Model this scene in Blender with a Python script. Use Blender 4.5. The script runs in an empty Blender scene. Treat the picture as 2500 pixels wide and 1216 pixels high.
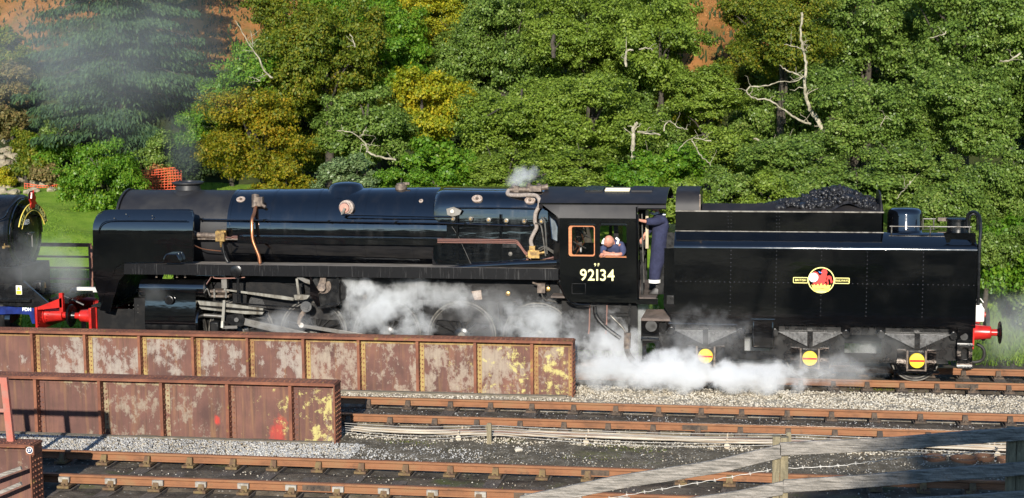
import bpy, bmesh, math, random
import numpy as np
from mathutils import Vector, Matrix
R = math.radians
scn = bpy.context.scene
col = scn.collection
# ------------------------------------------------------------------ camera
FPX, YAW, PITCH, ROLL = 3822.07, 0.161576, 0.117461, -0.008474
CAM = Vector((4.785, -32.738, 6.567))
_cy, _sy, _cp, _sp = math.cos(YAW), math.sin(YAW), math.cos(PITCH), math.sin(PITCH)
_F = Vector((-_sy*_cp, _cy*_cp, -_sp)); _R0 = Vector((_cy, _sy, 0)); _U0 = _R0.cross(_F)
_R = _R0*math.cos(ROLL) + _U0*math.sin(ROLL); _U = -_R0*math.sin(ROLL) + _U0*math.cos(ROLL)
cd = bpy.data.cameras.new('camera'); cam = bpy.data.objects.new('camera', cd); col.objects.link(cam)
cd.sensor_width = 36; cd.lens = FPX/2500*36; cd.clip_end = 3000; cd.clip_start = .1
cam.matrix_world = Matrix(((_R.x, _U.x, -_F.x, CAM.x), (_R.y, _U.y, -_F.y, CAM.y), (_R.z, _U.z, -_F.z, CAM.z), (0, 0, 0, 1)))
scn.camera = cam
# ------------------------------------------------------------------ light
SUN_EL, SUN_AZ = R(19.3), R(-4)          # light travels along +y, turned 4 degrees towards -x
w = bpy.data.worlds.new('World'); scn.world = w; w.use_nodes = True
nt = w.node_tree; bg = nt.nodes['Background']
sky = nt.nodes.new('ShaderNodeTexSky'); sky.sky_type = 'NISHITA'; sky.sun_disc = False
sky.sun_elevation = SUN_EL; sky.sun_rotation = R(180)+R(4); sky.air_density = 1.0; sky.dust_density = 0.02; sky.ozone_density = 3.0; sky.altitude = 300
nt.links.new(sky.outputs[0], bg.inputs[0]); bg.inputs[1].default_value = .12
sd = bpy.data.lights.new('sun', 'SUN'); sd.energy = 4.9; sd.angle = R(.53); sd.color = (1, .93, .82)
sun = bpy.data.objects.new('sun', sd); col.objects.link(sun)
_tr = Vector((math.sin(SUN_AZ)*math.cos(SUN_EL), math.cos(SUN_AZ)*math.cos(SUN_EL), -math.sin(SUN_EL)))
sun.rotation_euler = _tr.to_track_quat('-Z', 'Y').to_euler(); sun.location = (0, -40, 30)
vs = scn.view_settings; vs.view_transform = 'Standard'; vs.look = 'None'; vs.exposure = .54; vs.gamma = 1; vs.use_curve_mapping = False
cy = scn.cycles
cy.use_denoising = True; cy.max_bounces = 8; cy.diffuse_bounces = 2; cy.glossy_bounces = 3; cy.transmission_bounces = 4
cy.transparent_max_bounces = 12; cy.volume_bounces = 6; cy.volume_step_rate = 1.0; cy.volume_max_steps = 128
cy.use_adaptive_sampling = True; cy.adaptive_threshold = .02; cy.sample_clamp_indirect = 6
# ------------------------------------------------------------------ pixels of the photograph -> points
def ray(x, y): return _F + _R*((x-1250)/FPX) - _U*((y-608)/FPX)
def atY(x, y, Y):
    d = ray(x, y); return CAM + d*((Y-CAM.y)/d.y)
def atZ(x, y, Z):
    d = ray(x, y); return CAM + d*((Z-CAM.z)/d.z)
def xz(x, y, Y): p = atY(x, y, Y); return (p.x, p.z)
def pl(pts, Y): return [xz(x, y, Y) for x, y in pts]
# ------------------------------------------------------------------ materials
MATS = {}
def nn(t, k, **kw):
    n = t.nodes.new(k)
    for a, b in kw.items(): setattr(n, a, b)
    return n
def ramp(t, fac, stops, interp='LINEAR'):
    r = nn(t, 'ShaderNodeValToRGB'); e = r.color_ramp; e.interpolation = interp
    while len(e.elements) < len(stops): e.elements.new(.5)
    for el, (p, c) in zip(e.elements, stops):
        el.position = p; el.color = (*c, 1) if len(c) == 3 else c
    t.links.new(fac, r.inputs[0]); return r.outputs[0]
def noise(t, scale=5, detail=4, rough=.55, stretch=None, off=0):
    g = nn(t, 'ShaderNodeNewGeometry'); mp = nn(t, 'ShaderNodeMapping')
    t.links.new(g.outputs['Position'], mp.inputs[0])
    if stretch: mp.inputs['Scale'].default_value = stretch
    mp.inputs['Location'].default_value = (off, off*.7, off*.3)
    n = nn(t, 'ShaderNodeTexNoise'); n.inputs['Scale'].default_value = scale; n.inputs['Detail'].default_value = detail
    n.inputs['Roughness'].default_value = rough; t.links.new(mp.outputs[0], n.inputs['Vector']); return n.outputs[0]
def mixc(t, fac, a, b):
    m = nn(t, 'ShaderNodeMix', data_type='RGBA')
    for s, v in ((m.inputs[0], fac), (m.inputs[6], a), (m.inputs[7], b)):
        if hasattr(v, 'node'): t.links.new(v, s)
        else: s.default_value = v if isinstance(v, (int, float)) else (*v, 1)
    return m.outputs[2]
def math_(t, op, a, b=None, clamp=False):
    m = nn(t, 'ShaderNodeMath', operation=op); m.use_clamp = clamp
    for i, v in enumerate((a, b)):
        if v is None: continue
        if hasattr(v, 'node'): t.links.new(v, m.inputs[i])
        else: m.inputs[i].default_value = v
    return m.outputs[0]
def newmat(name):
    m = bpy.data.materials.new(name); m.use_nodes = True; MATS[name] = m
    return m, m.node_tree, m.node_tree.nodes['Principled BSDF']
def M(name, c, rough=.5, metal=0, c2=None, vs_=3, stops=(.4, .62), bump=0, bs=40, spec=.5, r2=None, stretch=None, detail=5, coat=0):
    m, t, b = newmat(name)
    b.inputs['Metallic'].default_value = metal; b.inputs['Roughness'].default_value = rough
    b.inputs['Specular IOR Level'].default_value = spec
    if coat: b.inputs['Coat Weight'].default_value = coat; b.inputs['Coat Roughness'].default_value = .06
    if c2 is None: b.inputs['Base Color'].default_value = (*c, 1)
    else:
        n = noise(t, vs_, detail, .6, stretch)
        t.links.new(ramp(t, n, [(stops[0], c), (stops[1], c2)]), b.inputs['Base Color'])
        if r2 is not None:
            t.links.new(ramp(t, n, [(stops[0], (rough,)*3), (stops[1], (r2,)*3)]), b.inputs['Roughness'])
    if bump:
        bp = nn(t, 'ShaderNodeBump'); bp.inputs['Strength'].default_value = bump; bp.inputs['Distance'].default_value = .02
        t.links.new(noise(t, bs, 4), bp.inputs['Height']); t.links.new(bp.outputs[0], b.inputs['Normal'])
    return m
M('black_gloss', (.0022, .0024, .0030), .06, c2=(.006, .006, .006), vs_=1.6, stops=(.5, .85), r2=.15, spec=.9, coat=1.0)
M('black_boiler', (.0020, .0024, .0036), .07, c2=(.012, .011, .010), vs_=2.6, stops=(.52, .9), r2=.32, spec=1.0, stretch=(1.6, 1, .3), coat=1.0)
M('black_semi', (.005, .0053, .006), .26, c2=(.013, .012, .011), vs_=5, stops=(.45, .8), r2=.5)
M('black_matte', (.017, .017, .020), .42, c2=(.030, .029, .029), vs_=2.2, stops=(.4, .75), r2=.58, spec=.4)
M('roof_black', (.014, .0135, .016), .5, c2=(.028, .025, .025), vs_=2.5, stops=(.4, .75), spec=.3)
M('under_black', (.005, .005, .0055), .45, c2=(.014, .012, .010), vs_=6, stops=(.5, .8), r2=.7, bump=.2, spec=.25)
M('footrail', (.02,.02,.02), .4)
M('valance_black', (.008, .008, .009), .25, c2=(.055, .052, .05), vs_=9, stops=(.58, .95), stretch=(3.4, 1, .22), r2=.6, detail=3)
M('footplate_grime', (.10, .09, .08), .8, c2=(.30, .26, .22), vs_=2, stops=(.35, .7), stretch=(1, 4, 1))
M('steel', (.26, .25, .235), .38, .8, c2=(.10, .085, .065), vs_=6, stops=(.45, .75), r2=.55)
M('steel_dull', (.20, .19, .17), .5, .7, c2=(.07, .06, .05), vs_=9, stops=(.42, .7), r2=.7)
M('slide_steel', (.27, .26, .225), .5, .45, c2=(.075, .062, .045), vs_=6, stops=(.42, .70), stretch=(1, 1, .25), r2=.6)
M('copper', (.62, .27, .14), .32, .9, c2=(.42, .17, .08), vs_=4)
M('copper_pink', (.55, .30, .24), .4, .8)
M('brass', (.52, .34, .12), .4, .8, c2=(.22, .14, .07), vs_=14)
M('fitting', (.20, .155, .12), .6, .3, c2=(.08, .06, .05), vs_=12)
M('lagging', (.34, .29, .25), .85, c2=(.22, .18, .155), vs_=30, bump=.5, bs=60)
M('cream_dirty', (.42, .35, .30), .7, c2=(.25, .18, .14), vs_=18)
M('red_paint', (.52, .020, .015), .3, c2=(.34, .014, .011), vs_=5)
M('red_dark', (.30, .03, .02), .45)
M('blue_paint', (.012, .028, .16), .3, c2=(.008, .016, .09), vs_=6)
M('yellow_lbl', (.86, .62, .03), .45, c2=(.78, .5, .02), vs_=8)
M('cream_letter', (.86, .80, .40), .5)
M('crest_gold', (.88, .68, .12), .5)
M('crest_line', (.88, .80, .26), .5)
M('crest_red', (.72, .03, .02), .5)
M('crest_blue', (.06, .25, .75), .5)
M('white_paint', (.78, .77, .72), .5)
M('white_reflect', (.85, .86, .84), .55)
M('cream_roof', (.75, .68, .48), .6)
M('orange_wood', (.55, .20, .07), .42, c2=(.42, .14, .05), vs_=4, stretch=(1, 1, 9))
M('pale_wood', (.52, .44, .30), .7, c2=(.36, .29, .19), vs_=5, stretch=(8, 8, 1))
M('coal', (.012, .012, .014), .35, c2=(.045, .045, .05), vs_=9, stops=(.45, .75), bump=.6, bs=25)
M('wheel_black', (.016, .0155, .016), .28, c2=(.045, .042, .038), vs_=7, stops=(.45, .8), r2=.5)
M('rubber', (.015, .014, .013), .55)
M('hose_grey', (.10, .09, .08), .7, c2=(.05, .045, .04), vs_=14)
M('skin', (.55, .27, .19), .5, c2=(.46, .20, .14), vs_=9)
M('overalls', (.016, .019, .050), .9, c2=(.026, .030, .072), vs_=7, bump=1.0, bs=14)
M('overalls_light', (.040, .050, .115), .9, c2=(.055, .066, .14), vs_=7, bump=.6, bs=18)
M('boot', (.016, .014, .013), .5)
M('hair', (.03, .02, .015), .8)
M('shirt', (.42, .42, .42), .9)
def ripple(name, st, sc, stretch):
    # slight waviness of the rolled plates, seen only in the reflections
    m = MATS[name]; t = m.node_tree; b = t.nodes['Principled BSDF']
    bp = nn(t, 'ShaderNodeBump'); bp.inputs['Strength'].default_value = st; bp.inputs['Distance'].default_value = .02
    t.links.new(noise(t, sc, 3, .55, stretch), bp.inputs['Height']); t.links.new(bp.outputs[0], b.inputs['Normal']); t.links.new(bp.outputs[0], b.inputs['Coat Normal'])
ripple('black_boiler', .26, 1.6, (.45, 3.0, 3.0)); ripple('black_gloss', .14, 1.5, (.8, 2, 2.0))
def glassmat():
    m, t, b = newmat('glass')
    b.inputs['Base Color'].default_value = (.01, .012, .012, 1); b.inputs['Roughness'].default_value = .03
    b.inputs['Transmission Weight'].default_value = 0; b.inputs['Alpha'].default_value = .16; b.inputs['Specular IOR Level'].default_value = .6
glassmat()
def rustmat():
    # rail side: warm orange-brown rust with dark grease blotches
    m, t, b = newmat('rail_rust')
    n = noise(t, 2.2, 5, .6, (1, 1, 2)); n2 = noise(t, 9, 4, .6, (.6, 1, 1), 4)
    c = ramp(t, n, [(.3, (.16, .072, .034)), (.5, (.25, .108, .048)), (.72, (.235, .132, .062))])
    c = mixc(t, ramp(t, n2, [(.60, (0, 0, 0)), (.74, (.6, .6, .6))]), c, (.05, .034, .022))
    t.links.new(c, b.inputs['Base Color']); b.inputs['Roughness'].default_value = .8
    bp = nn(t, 'ShaderNodeBump'); bp.inputs['Strength'].default_value = .25; bp.inputs['Distance'].default_value = .01
    t.links.new(noise(t, 30, 3), bp.inputs['Height']); t.links.new(bp.outputs[0], b.inputs['Normal'])
    m, t, b = newmat('girder_rust')
    n = noise(t, 1.8, 6, .62)
    c = ramp(t, n, [(.28, (.095, .038, .024)), (.48, (.175, .064, .036)), (.64, (.25, .098, .052)), (.8, (.20, .095, .058))])
    n2 = noise(t, 5, 5, .6, None, 9)
    c = mixc(t, ramp(t, n2, [(.62, (0, 0, 0)), (.7, (.55, .55, .55))]), c, (.34, .28, .05))
    t.links.new(c, b.inputs['Base Color']); b.inputs['Roughness'].default_value = .85
    bp = nn(t, 'ShaderNodeBump'); bp.inputs['Strength'].default_value = .4; bp.inputs['Distance'].default_value = .01
    t.links.new(noise(t, 22, 4), bp.inputs['Height']); t.links.new(bp.outputs[0], b.inputs['Normal'])
rustmat()
def webmat(name, pale, pale_amt, lichen_amt, lichen_x=None, red=None, base=((.075, .036, .030), (.135, .062, .048), (.19, .088, .060))):
    # plate-girder web: purple-brown rust, flaking pale paint, yellow lichen on the parts where it grows
    m, t, b = newmat(name)
    n = noise(t, 1.3, 6, .6, None, 3); n2 = noise(t, 3.6, 10, .74, (1, 1, .7), 11); n3 = noise(t, 4.6, 10, .78, None, 23); n4 = noise(t, 60, 3, .7)
    c = ramp(t, n, [(.3, base[0]), (.52, base[1]), (.72, base[2])])
    st = noise(t, 3.2, 4, .6, (3, 1, .25), 7)
    c = mixc(t, ramp(t, st, [(.52, (0, 0, 0)), (.75, (.5, .5, .5))]), c, (.27, .15, .06))
    st2 = noise(t, 4.5, 5, .65, (4, 1, .16), 17)
    c = mixc(t, ramp(t, st2, [(.54, (0, 0, 0)), (.78, (.7, .7, .7))]), c, (.045, .026, .02))
    k = .60 - pale_amt*.2
    big = noise(t, .55, 2, .5, None, 31)
    f = math_(t, 'ADD', n2, math_(t, 'MULTIPLY', math_(t, 'SUBTRACT', big, .5), .45))
    c = mixc(t, ramp(t, f, [(k-.01, (0, 0, 0)), (k+.03, (.55, .55, .55)), (k+.12, (.85, .85, .85))]), c, mixc(t, n4, pale, tuple(v*.62 for v in pale)))
    g = nn(t, 'ShaderNodeNewGeometry'); s = nn(t, 'ShaderNodeSeparateXYZ'); t.links.new(g.outputs['Position'], s.inputs[0])
    lf = n3
    if lichen_x is not None:   # lichen colony centred on this place of the girder
        dx = math_(t, 'ABSOLUTE', math_(t, 'SUBTRACT', s.outputs[0], lichen_x[0]))
        lf = math_(t, 'ADD', n3, math_(t, 'MULTIPLY', math_(t, 'SUBTRACT', 1.0, math_(t, 'DIVIDE', dx, lichen_x[1])), .13))
    kl = .72 - lichen_amt*.16
    c = mixc(t, ramp(t, lf, [(kl, (0, 0, 0)), (kl+.05, (.75, .75, .75))]), c, mixc(t, n4, (.46, .42, .10), (.60, .55, .24)))
    if red:
        for rx, rz, rr, amt in red:
            d = math_(t, 'ADD', math_(t, 'POWER', math_(t, 'SUBTRACT', s.outputs[0], rx), 2), math_(t, 'POWER', math_(t, 'MULTIPLY', math_(t, 'SUBTRACT', s.outputs[2], rz), .55), 2))
            d = math_(t, 'ADD', math_(t, 'DIVIDE', math_(t, 'SQRT', d), rr), math_(t, 'MULTIPLY', math_(t, 'SUBTRACT', n2, .5), 4.5))
            c = mixc(t, ramp(t, d, [(.35, (amt,)*3), (1.0, (0, 0, 0))]), c, (.62, .035, .022))
    c = mixc(t, ramp(t, st2, [(.50, (0, 0, 0)), (.8, (.55, .55, .55))]), c, (.10, .055, .035))
    t.links.new(c, b.inputs['Base Color']); b.inputs['Roughness'].default_value = .8
    bp = nn(t, 'ShaderNodeBump'); bp.inputs['Strength'].default_value = .35; bp.inputs['Distance'].default_value = .008
    t.links.new(n2, bp.inputs['Height']); t.links.new(bp.outputs[0], b.inputs['Normal'])
webmat('web_back', (.40, .335, .26), .42, .52, (.75, 3.0))
webmat('web_back_left', (.40, .36, .31), .43, .22)
webmat('web_front', (.34, .29, .22), -.06, .66, (-3.0, 1.5), [(-5.13, .1, .07, .7), (-3.98, -.08, .17, .42)])
def earthmat(name, stops, scale, fleck=None, moss=None, bump=.5):
    m, t, b = newmat(name)
    n = noise(t, scale, 7, .68)
    c = ramp(t, n, stops)
    if moss: c = mixc(t, ramp(t, noise(t, .9, 6, .65, None, 5), [(moss[0], (0, 0, 0)), (moss[0]+.12, (.8,)*3)]), c, moss[1])
    if fleck:
        v = nn(t, 'ShaderNodeTexVoronoi'); v.inputs['Scale'].default_value = fleck[0]
        g = nn(t, 'ShaderNodeNewGeometry'); t.links.new(g.outputs['Position'], v.inputs['Vector'])
        thr = math_(t, 'LESS_THAN', v.outputs['Distance'], fleck[1])
        sep = nn(t, 'ShaderNodeSeparateColor'); t.links.new(v.outputs['Color'], sep.inputs[0])
        thr = math_(t, 'MULTIPLY', thr, math_(t, 'GREATER_THAN', sep.outputs[0], fleck[3]))
        c = mixc(t, thr, c, mixc(t, sep.outputs[1], fleck[2], tuple(x*.55 for x in fleck[2])))
    t.links.new(c, b.inputs['Base Color']); b.inputs['Roughness'].default_value = .95; b.inputs['Specular IOR Level'].default_value = .2
    bp = nn(t, 'ShaderNodeBump'); bp.inputs['Strength'].default_value = bump; bp.inputs['Distance'].default_value = .05
    t.links.new(noise(t, scale*6, 5, .7), bp.inputs['Height']); t.links.new(bp.outputs[0], b.inputs['Normal'])
earthmat('ash_ground', [(.3, (.038, .032, .025)), (.5, (.085, .070, .053)), (.7, (.15, .125, .094))], 2.2, (14, .28, (.42, .39, .33), .8), (.62, (.07, .085, .02)))
earthmat('ash_brown', [(.3, (.045, .036, .027)), (.5, (.105, .084, .062)), (.7, (.17, .14, .105))], 2.6, (17, .25, (.40, .36, .30), .86), (.56, (.085, .10, .028)))
earthmat('ballast_bed', [(.3, (.16, .14, .11)), (.5, (.30, .265, .21)), (.7, (.42, .375, .30))], 7, (26, .35, (.55, .50, .41), .5))
earthmat('gravel_mixed', [(.3, (.07, .058, .042)), (.5, (.14, .118, .084)), (.7, (.23, .195, .145))], 3.5, (20, .32, (.5, .46, .38), .66), (.58, (.12, .125, .03)))
earthmat('grass_ground', [(.3, (.10, .18, .016)), (.5, (.16, .27, .024)), (.72, (.23, .31, .04))], 1.6, None, (.66, (.17, .16, .04)), .8)
earthmat('hill_bracken', [(.28, (.10, .10, .022)), (.45, (.22, .105, .03)), (.6, (.30, .13, .04)), (.78, (.26, .20, .07))], .9, None, (.60, (.10, .13, .025)), 1)
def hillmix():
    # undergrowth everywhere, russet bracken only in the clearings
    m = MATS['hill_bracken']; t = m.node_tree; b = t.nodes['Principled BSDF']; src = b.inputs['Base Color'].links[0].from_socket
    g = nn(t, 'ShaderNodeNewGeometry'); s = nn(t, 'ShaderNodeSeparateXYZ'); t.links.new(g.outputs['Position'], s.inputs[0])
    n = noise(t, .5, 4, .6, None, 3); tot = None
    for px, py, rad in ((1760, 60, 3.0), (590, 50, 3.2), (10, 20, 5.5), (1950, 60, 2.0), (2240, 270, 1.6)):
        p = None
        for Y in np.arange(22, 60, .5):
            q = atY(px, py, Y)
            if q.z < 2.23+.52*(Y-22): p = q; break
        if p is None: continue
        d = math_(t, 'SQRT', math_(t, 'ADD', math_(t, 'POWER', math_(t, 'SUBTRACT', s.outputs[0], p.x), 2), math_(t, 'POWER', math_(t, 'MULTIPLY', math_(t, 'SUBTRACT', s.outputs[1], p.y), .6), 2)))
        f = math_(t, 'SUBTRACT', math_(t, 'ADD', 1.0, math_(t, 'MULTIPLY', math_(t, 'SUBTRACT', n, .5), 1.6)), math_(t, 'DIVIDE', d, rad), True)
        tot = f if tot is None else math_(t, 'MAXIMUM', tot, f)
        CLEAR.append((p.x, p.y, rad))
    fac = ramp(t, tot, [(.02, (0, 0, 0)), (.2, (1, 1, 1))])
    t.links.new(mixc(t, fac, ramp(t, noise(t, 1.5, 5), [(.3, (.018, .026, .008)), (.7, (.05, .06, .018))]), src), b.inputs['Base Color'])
CLEAR = []
hillmix()
earthmat('bank_dark', [(.3, (.020, .030, .008)), (.6, (.045, .06, .016)), (.8, (.07, .07, .025))], 1.1, None, None, 1)
def leafmat(name, cols, trans=.35, rough=.42):
    m, t, b = newmat(name); out = t.nodes['Material Output']
    g = nn(t, 'ShaderNodeNewGeometry')
    n = noise(t, .8, 3, .5)
    f = math_(t, 'ADD', math_(t, 'MULTIPLY', g.outputs['Random Per Island'], .62), math_(t, 'MULTIPLY', math_(t, 'SUBTRACT', n, .2), .62))
    c = ramp(t, f, [(i/(len(cols)-1)*.8+.1, k) for i, k in enumerate(cols)])
    t.links.new(c, b.inputs['Base Color']); b.inputs['Roughness'].default_value = rough; b.inputs['Specular IOR Level'].default_value = .32
    tr = nn(t, 'ShaderNodeBsdfTranslucent'); mx = nn(t, 'ShaderNodeMixShader'); mx.inputs[0].default_value = trans
    hs = nn(t, 'ShaderNodeHueSaturation'); hs.inputs['Value'].default_value = 1.5; hs.inputs['Saturation'].default_value = 1.1; hs.inputs['Hue'].default_value = .485
    t.links.new(c, hs.inputs['Color']); t.links.new(hs.outputs[0], tr.inputs[0])
    t.links.new(b.outputs[0], mx.inputs[1]); t.links.new(tr.outputs[0], mx.inputs[2]); t.links.new(mx.outputs[0], out.inputs[0])
leafmat('leaf_alder', [(0.065, 0.1105, 0.013), (0.1365, 0.208, 0.0234), (0.195, 0.2795, 0.0338), (0.273, 0.338, 0.0585)], .34, .5)
leafmat('leaf_oak', [(0.0567, 0.0999, 0.0189), (0.1107, 0.1823, 0.0297), (0.162, 0.2497, 0.0432), (0.2565, 0.3172, 0.081)], .32, .42)
leafmat('leaf_bright', [(0.0625, 0.15, 0.0125), (0.1, 0.225, 0.0175), (0.15, 0.275, 0.0225), (0.25, 0.325, 0.0375)], .4)
leafmat('leaf_yellow', [(0.1265, 0.184, 0.0115), (0.253, 0.2875, 0.0161), (0.414, 0.391, 0.0207), (0.552, 0.414, 0.0253)], .4, .55)
leafmat('leaf_orange', [(.07, .11, .008), (.16, .185, .010), (.29, .255, .013), (.43, .275, .016)], .4, .55)
leafmat('leaf_olive', [(.055, .095, .010), (.10, .15, .013), (.17, .20, .016), (.29, .23, .02)], .38, .55)
leafmat('leaf_willow', [(0.065, 0.1105, 0.0364), (0.117, 0.182, 0.065), (0.169, 0.234, 0.091), (0.234, 0.286, 0.13)], .25, .35)
leafmat('leaf_spruce', [(.020, .046, .020), (.030, .066, .026), (.044, .090, .030), (.075, .125, .032)], .12, .75)
leafmat('leaf_shrub', [(0.078, 0.0845, 0.026), (0.143, 0.13, 0.039), (0.234, 0.182, 0.065), (0.325, 0.208, 0.091)], .3, .6)
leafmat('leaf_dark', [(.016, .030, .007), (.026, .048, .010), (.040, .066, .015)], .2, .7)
leafmat('leaf_rustbracken', [(.16,.10,.03),(.28,.13,.04),(.36,.15,.045),(.30,.22,.07)], .2, .7)
leafmat('grass_blade', [(.09, .17, .014), (.15, .26, .022), (.23, .33, .04)], .3, .6)
M('bark', (.075, .062, .046), .9, c2=(.035, .029, .022), vs_=7, bump=.8, bs=20)
M('bark_pale', (.40, .36, .27), .85, c2=(.20, .18, .12), vs_=8, bump=.5, bs=25)
M('stone', (.34, .29, .20), .9, c2=(.20, .17, .12), vs_=4, bump=.6, bs=14)
leafmat('stone_pale', [(.20,.165,.12),(.38,.335,.26),(.50,.455,.375),(.60,.57,.50)], 0, .9)
leafmat('stone_grey', [(.16,.155,.15),(.30,.295,.285),(.42,.415,.40),(.55,.545,.53)], 0, .9)
M('net_orange', (.70, .10, .035), .7)
M('sleeper_wood', (.070, .054, .042), .9, c2=(.14, .115, .09), vs_=5, stretch=(9, 1, 1), bump=.5, bs=30)
M('chair_iron', (.045, .035, .028), .85, c2=(.11, .075, .05), vs_=9, bump=.3)
M('chair_rust', (.11, .062, .036), .85, c2=(.17, .12, .05), vs_=9, bump=.3)
M('key_wood', (.36, .34, .30), .85, c2=(.22, .20, .17), vs_=14)
M('rail_top', (.30, .25, .20), .38, .8, c2=(.34, .15, .07), vs_=3, stretch=(.5, 6, 1))
M('rail_top_rusty', (.30, .115, .05), .7, c2=(.20, .085, .04), vs_=4)
M('fence_wood', (.33, .30, .265), .9, c2=(.085, .08, .07), vs_=5, stops=(.38, .68), bump=1, bs=34, stretch=(1.0, 12, 12), detail=10)
M('fence_post', (.25, .21, .13), .9, c2=(.14, .12, .075), vs_=5, bump=.6, bs=30, stretch=(9, 9, 1.2))
M('baulk_wood', (.22, .19, .15), .9, c2=(.11, .10, .07), vs_=4, bump=.5, stretch=(1.5, 8, 8))
M('rod_pale', (.52, .46, .36), .75, .1, c2=(.36, .27, .18), vs_=3, stretch=(.6, 3, 3))
M('rod_dark', (.17, .10, .08), .8, c2=(.30, .2, .14), vs_=3, stretch=(.6, 3, 3))
M('wire', (.38, .37, .35), .5, .5)
M('pot_iron', (.15, .075, .04), .85, c2=(.10, .05, .03), vs_=9)
M('rail_red', (.42, .12, .085), .6, c2=(.34, .17, .13), vs_=6)
M('parapet_rust', (.24, .115, .085), .8, c2=(.16, .07, .045), vs_=5)
M('plate_blue', (.02, .035, .11), .4)
M('spec_glass', (.34,.38,.40), .08, c2=(.16,.18,.19), vs_=3)
M('floor_board', (.13,.10,.085), .85, c2=(.075,.06,.05), vs_=6)
M('rivet_steel', (.06,.06,.065), .18, .2)
M('spring_steel', (.22,.22,.22), .35, .6, c2=(.08,.08,.08), vs_=20)
M('headboard_black', (.02,.018,.014), .3)
M('backhead', (.03, .03, .03), .4)
M('gauge_white', (.7, .7, .68), .4)
def setmat(o, m): o.data.materials.append(MATS[m] if isinstance(m, str) else m)
# ------------------------------------------------------------------ mesh building
class MB:
    def __init__(s): s.v = []; s.f = []
    def add(s, v, f):
        o = len(s.v); s.v += [tuple(p) for p in v]; s.f += [tuple(i+o for i in q) for q in f]; return s
    def box(s, x0, x1, y0, y1, z0, z1):
        return s.add([(x0,y0,z0),(x1,y0,z0),(x1,y1,z0),(x0,y1,z0),(x0,y0,z1),(x1,y0,z1),(x1,y1,z1),(x0,y1,z1)],
                     [(0,3,2,1),(4,5,6,7),(0,1,5,4),(1,2,6,5),(2,3,7,6),(3,0,4,7)])
    def cbox(s, b, sx, sy, sz, rot=None):
        vs = [Vector(((i&1)-.5, ((i>>1)&1)-.5, ((i>>2)&1)-.5)) for i in range(8)]
        vs = [Vector((q.x*sx, q.y*sy, q.z*sz)) for q in vs]
        if rot is not None: vs = [rot @ q for q in vs]
        return s.add([q+Vector(b) for q in vs], [(0,2,3,1),(4,5,7,6),(0,1,5,4),(1,3,7,5),(3,2,6,7),(2,0,4,6)])
    def rings(s, rs, closed=True, cap=True):
        n = len(rs[0]); v = [p for r in rs for p in r]; f = []
        for i in range(len(rs)-1):
            for j in range(n if closed else n-1):
                a = i*n+j; b = i*n+(j+1) % n
                f.append((a, b, b+n, a+n))
        if cap and closed: f += [tuple(range(n-1, -1, -1)), tuple(range((len(rs)-1)*n, len(rs)*n))]
        return s.add(v, f)
    def cyl(s, a, b, r0, r1=None, n=16, cap=True):
        a, b = Vector(a), Vector(b); r1 = r0 if r1 is None else r1
        d = (b-a).normalized(); u = d.orthogonal().normalized(); w_ = d.cross(u)
        return s.rings([[c+(u*math.cos(t)+w_*math.sin(t))*r for t in [k*2*math.pi/n for k in range(n)]] for c, r in ((a, r0), (b, r1))], cap=cap)
    def tube(s, pts, r, n=8, cap=True):
        P = [Vector(p) for p in pts]; rr = r if isinstance(r, (list, tuple)) else [r]*len(P)
        ups = None; out = []
        for i, p in enumerate(P):
            d = (P[min(i+1, len(P)-1)]-P[max(i-1, 0)]).normalized()
            u = d.orthogonal().normalized() if ups is None else (ups-d*ups.dot(d)).normalized()
            ups = u; w_ = d.cross(u)
            out.append([p+(u*math.cos(k*2*math.pi/n)+w_*math.sin(k*2*math.pi/n))*rr[i] for k in range(n)])
        return s.rings(out, cap=cap)
    def lathe(s, prof, c, ax='X', n=48, cap=True):
        rs = []
        for t, r in prof:
            ring = []
            for k in range(n):
                a = k*2*math.pi/n; q = (r*math.cos(a), r*math.sin(a))
                ring.append({'X': (c[0]+t, c[1]+q[0], c[2]+q[1]), 'Y': (c[0]+q[1], c[1]+t, c[2]+q[0]), 'Z': (c[0]+q[0], c[1]+q[1], c[2]+t)}[ax])
            rs.append(ring)
        return s.rings(rs, cap=cap)
    def plate(s, poly, y0, y1):           # outline in x,z, thickness along y
        a = sum(poly[i][0]*poly[(i+1) % len(poly)][1]-poly[(i+1) % len(poly)][0]*poly[i][1] for i in range(len(poly)))
        if a < 0: poly = poly[::-1]
        n = len(poly)
        return s.add([(x, y0, z) for x, z in poly]+[(x, y1, z) for x, z in poly],
                     [tuple(range(n)), tuple(range(2*n-1, n-1, -1))]+[(i, i+n, (i+1) % n+n, (i+1) % n) for i in range(n)])
    def bar(s, a, b, wz, y0, y1):         # flat bar between two x,z points
        a, b = Vector(a), Vector(b); d = (b-a).normalized(); n = Vector((-d.y, d.x))*wz/2
        return s.plate([tuple(a-n), tuple(b-n), tuple(b+n), tuple(a+n)], y0, y1)
    def mesh(s, name, sharp=R(35)):
        me = bpy.data.meshes.new(name); me.from_pydata(s.v, [], s.f); me.update()
        bm = bmesh.new(); bm.from_mesh(me); bmesh.ops.recalc_face_normals(bm, faces=bm.faces); bm.to_mesh(me); bm.free()
        if sharp is not None:
            me.polygons.foreach_set('use_smooth', [True]*len(me.polygons)); me.set_sharp_from_angle(angle=sharp)
        return me
    def build(s, name, m, parent=None, sharp=R(35), bevel=0, seg=2):
        me = s.mesh(name, sharp); o = bpy.data.objects.new(name, me); col.objects.link(o)
        if isinstance(m, (list, tuple)):
            for q in m: me.materials.append(MATS[q])
        else: me.materials.append(MATS[m])
        if parent: o.parent = parent
        if bevel:
            b = o.modifiers.new('bevel', 'BEVEL'); b.width = bevel; b.segments = seg; b.limit_method = 'ANGLE'; b.angle_limit = R(40)
        return o
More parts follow.
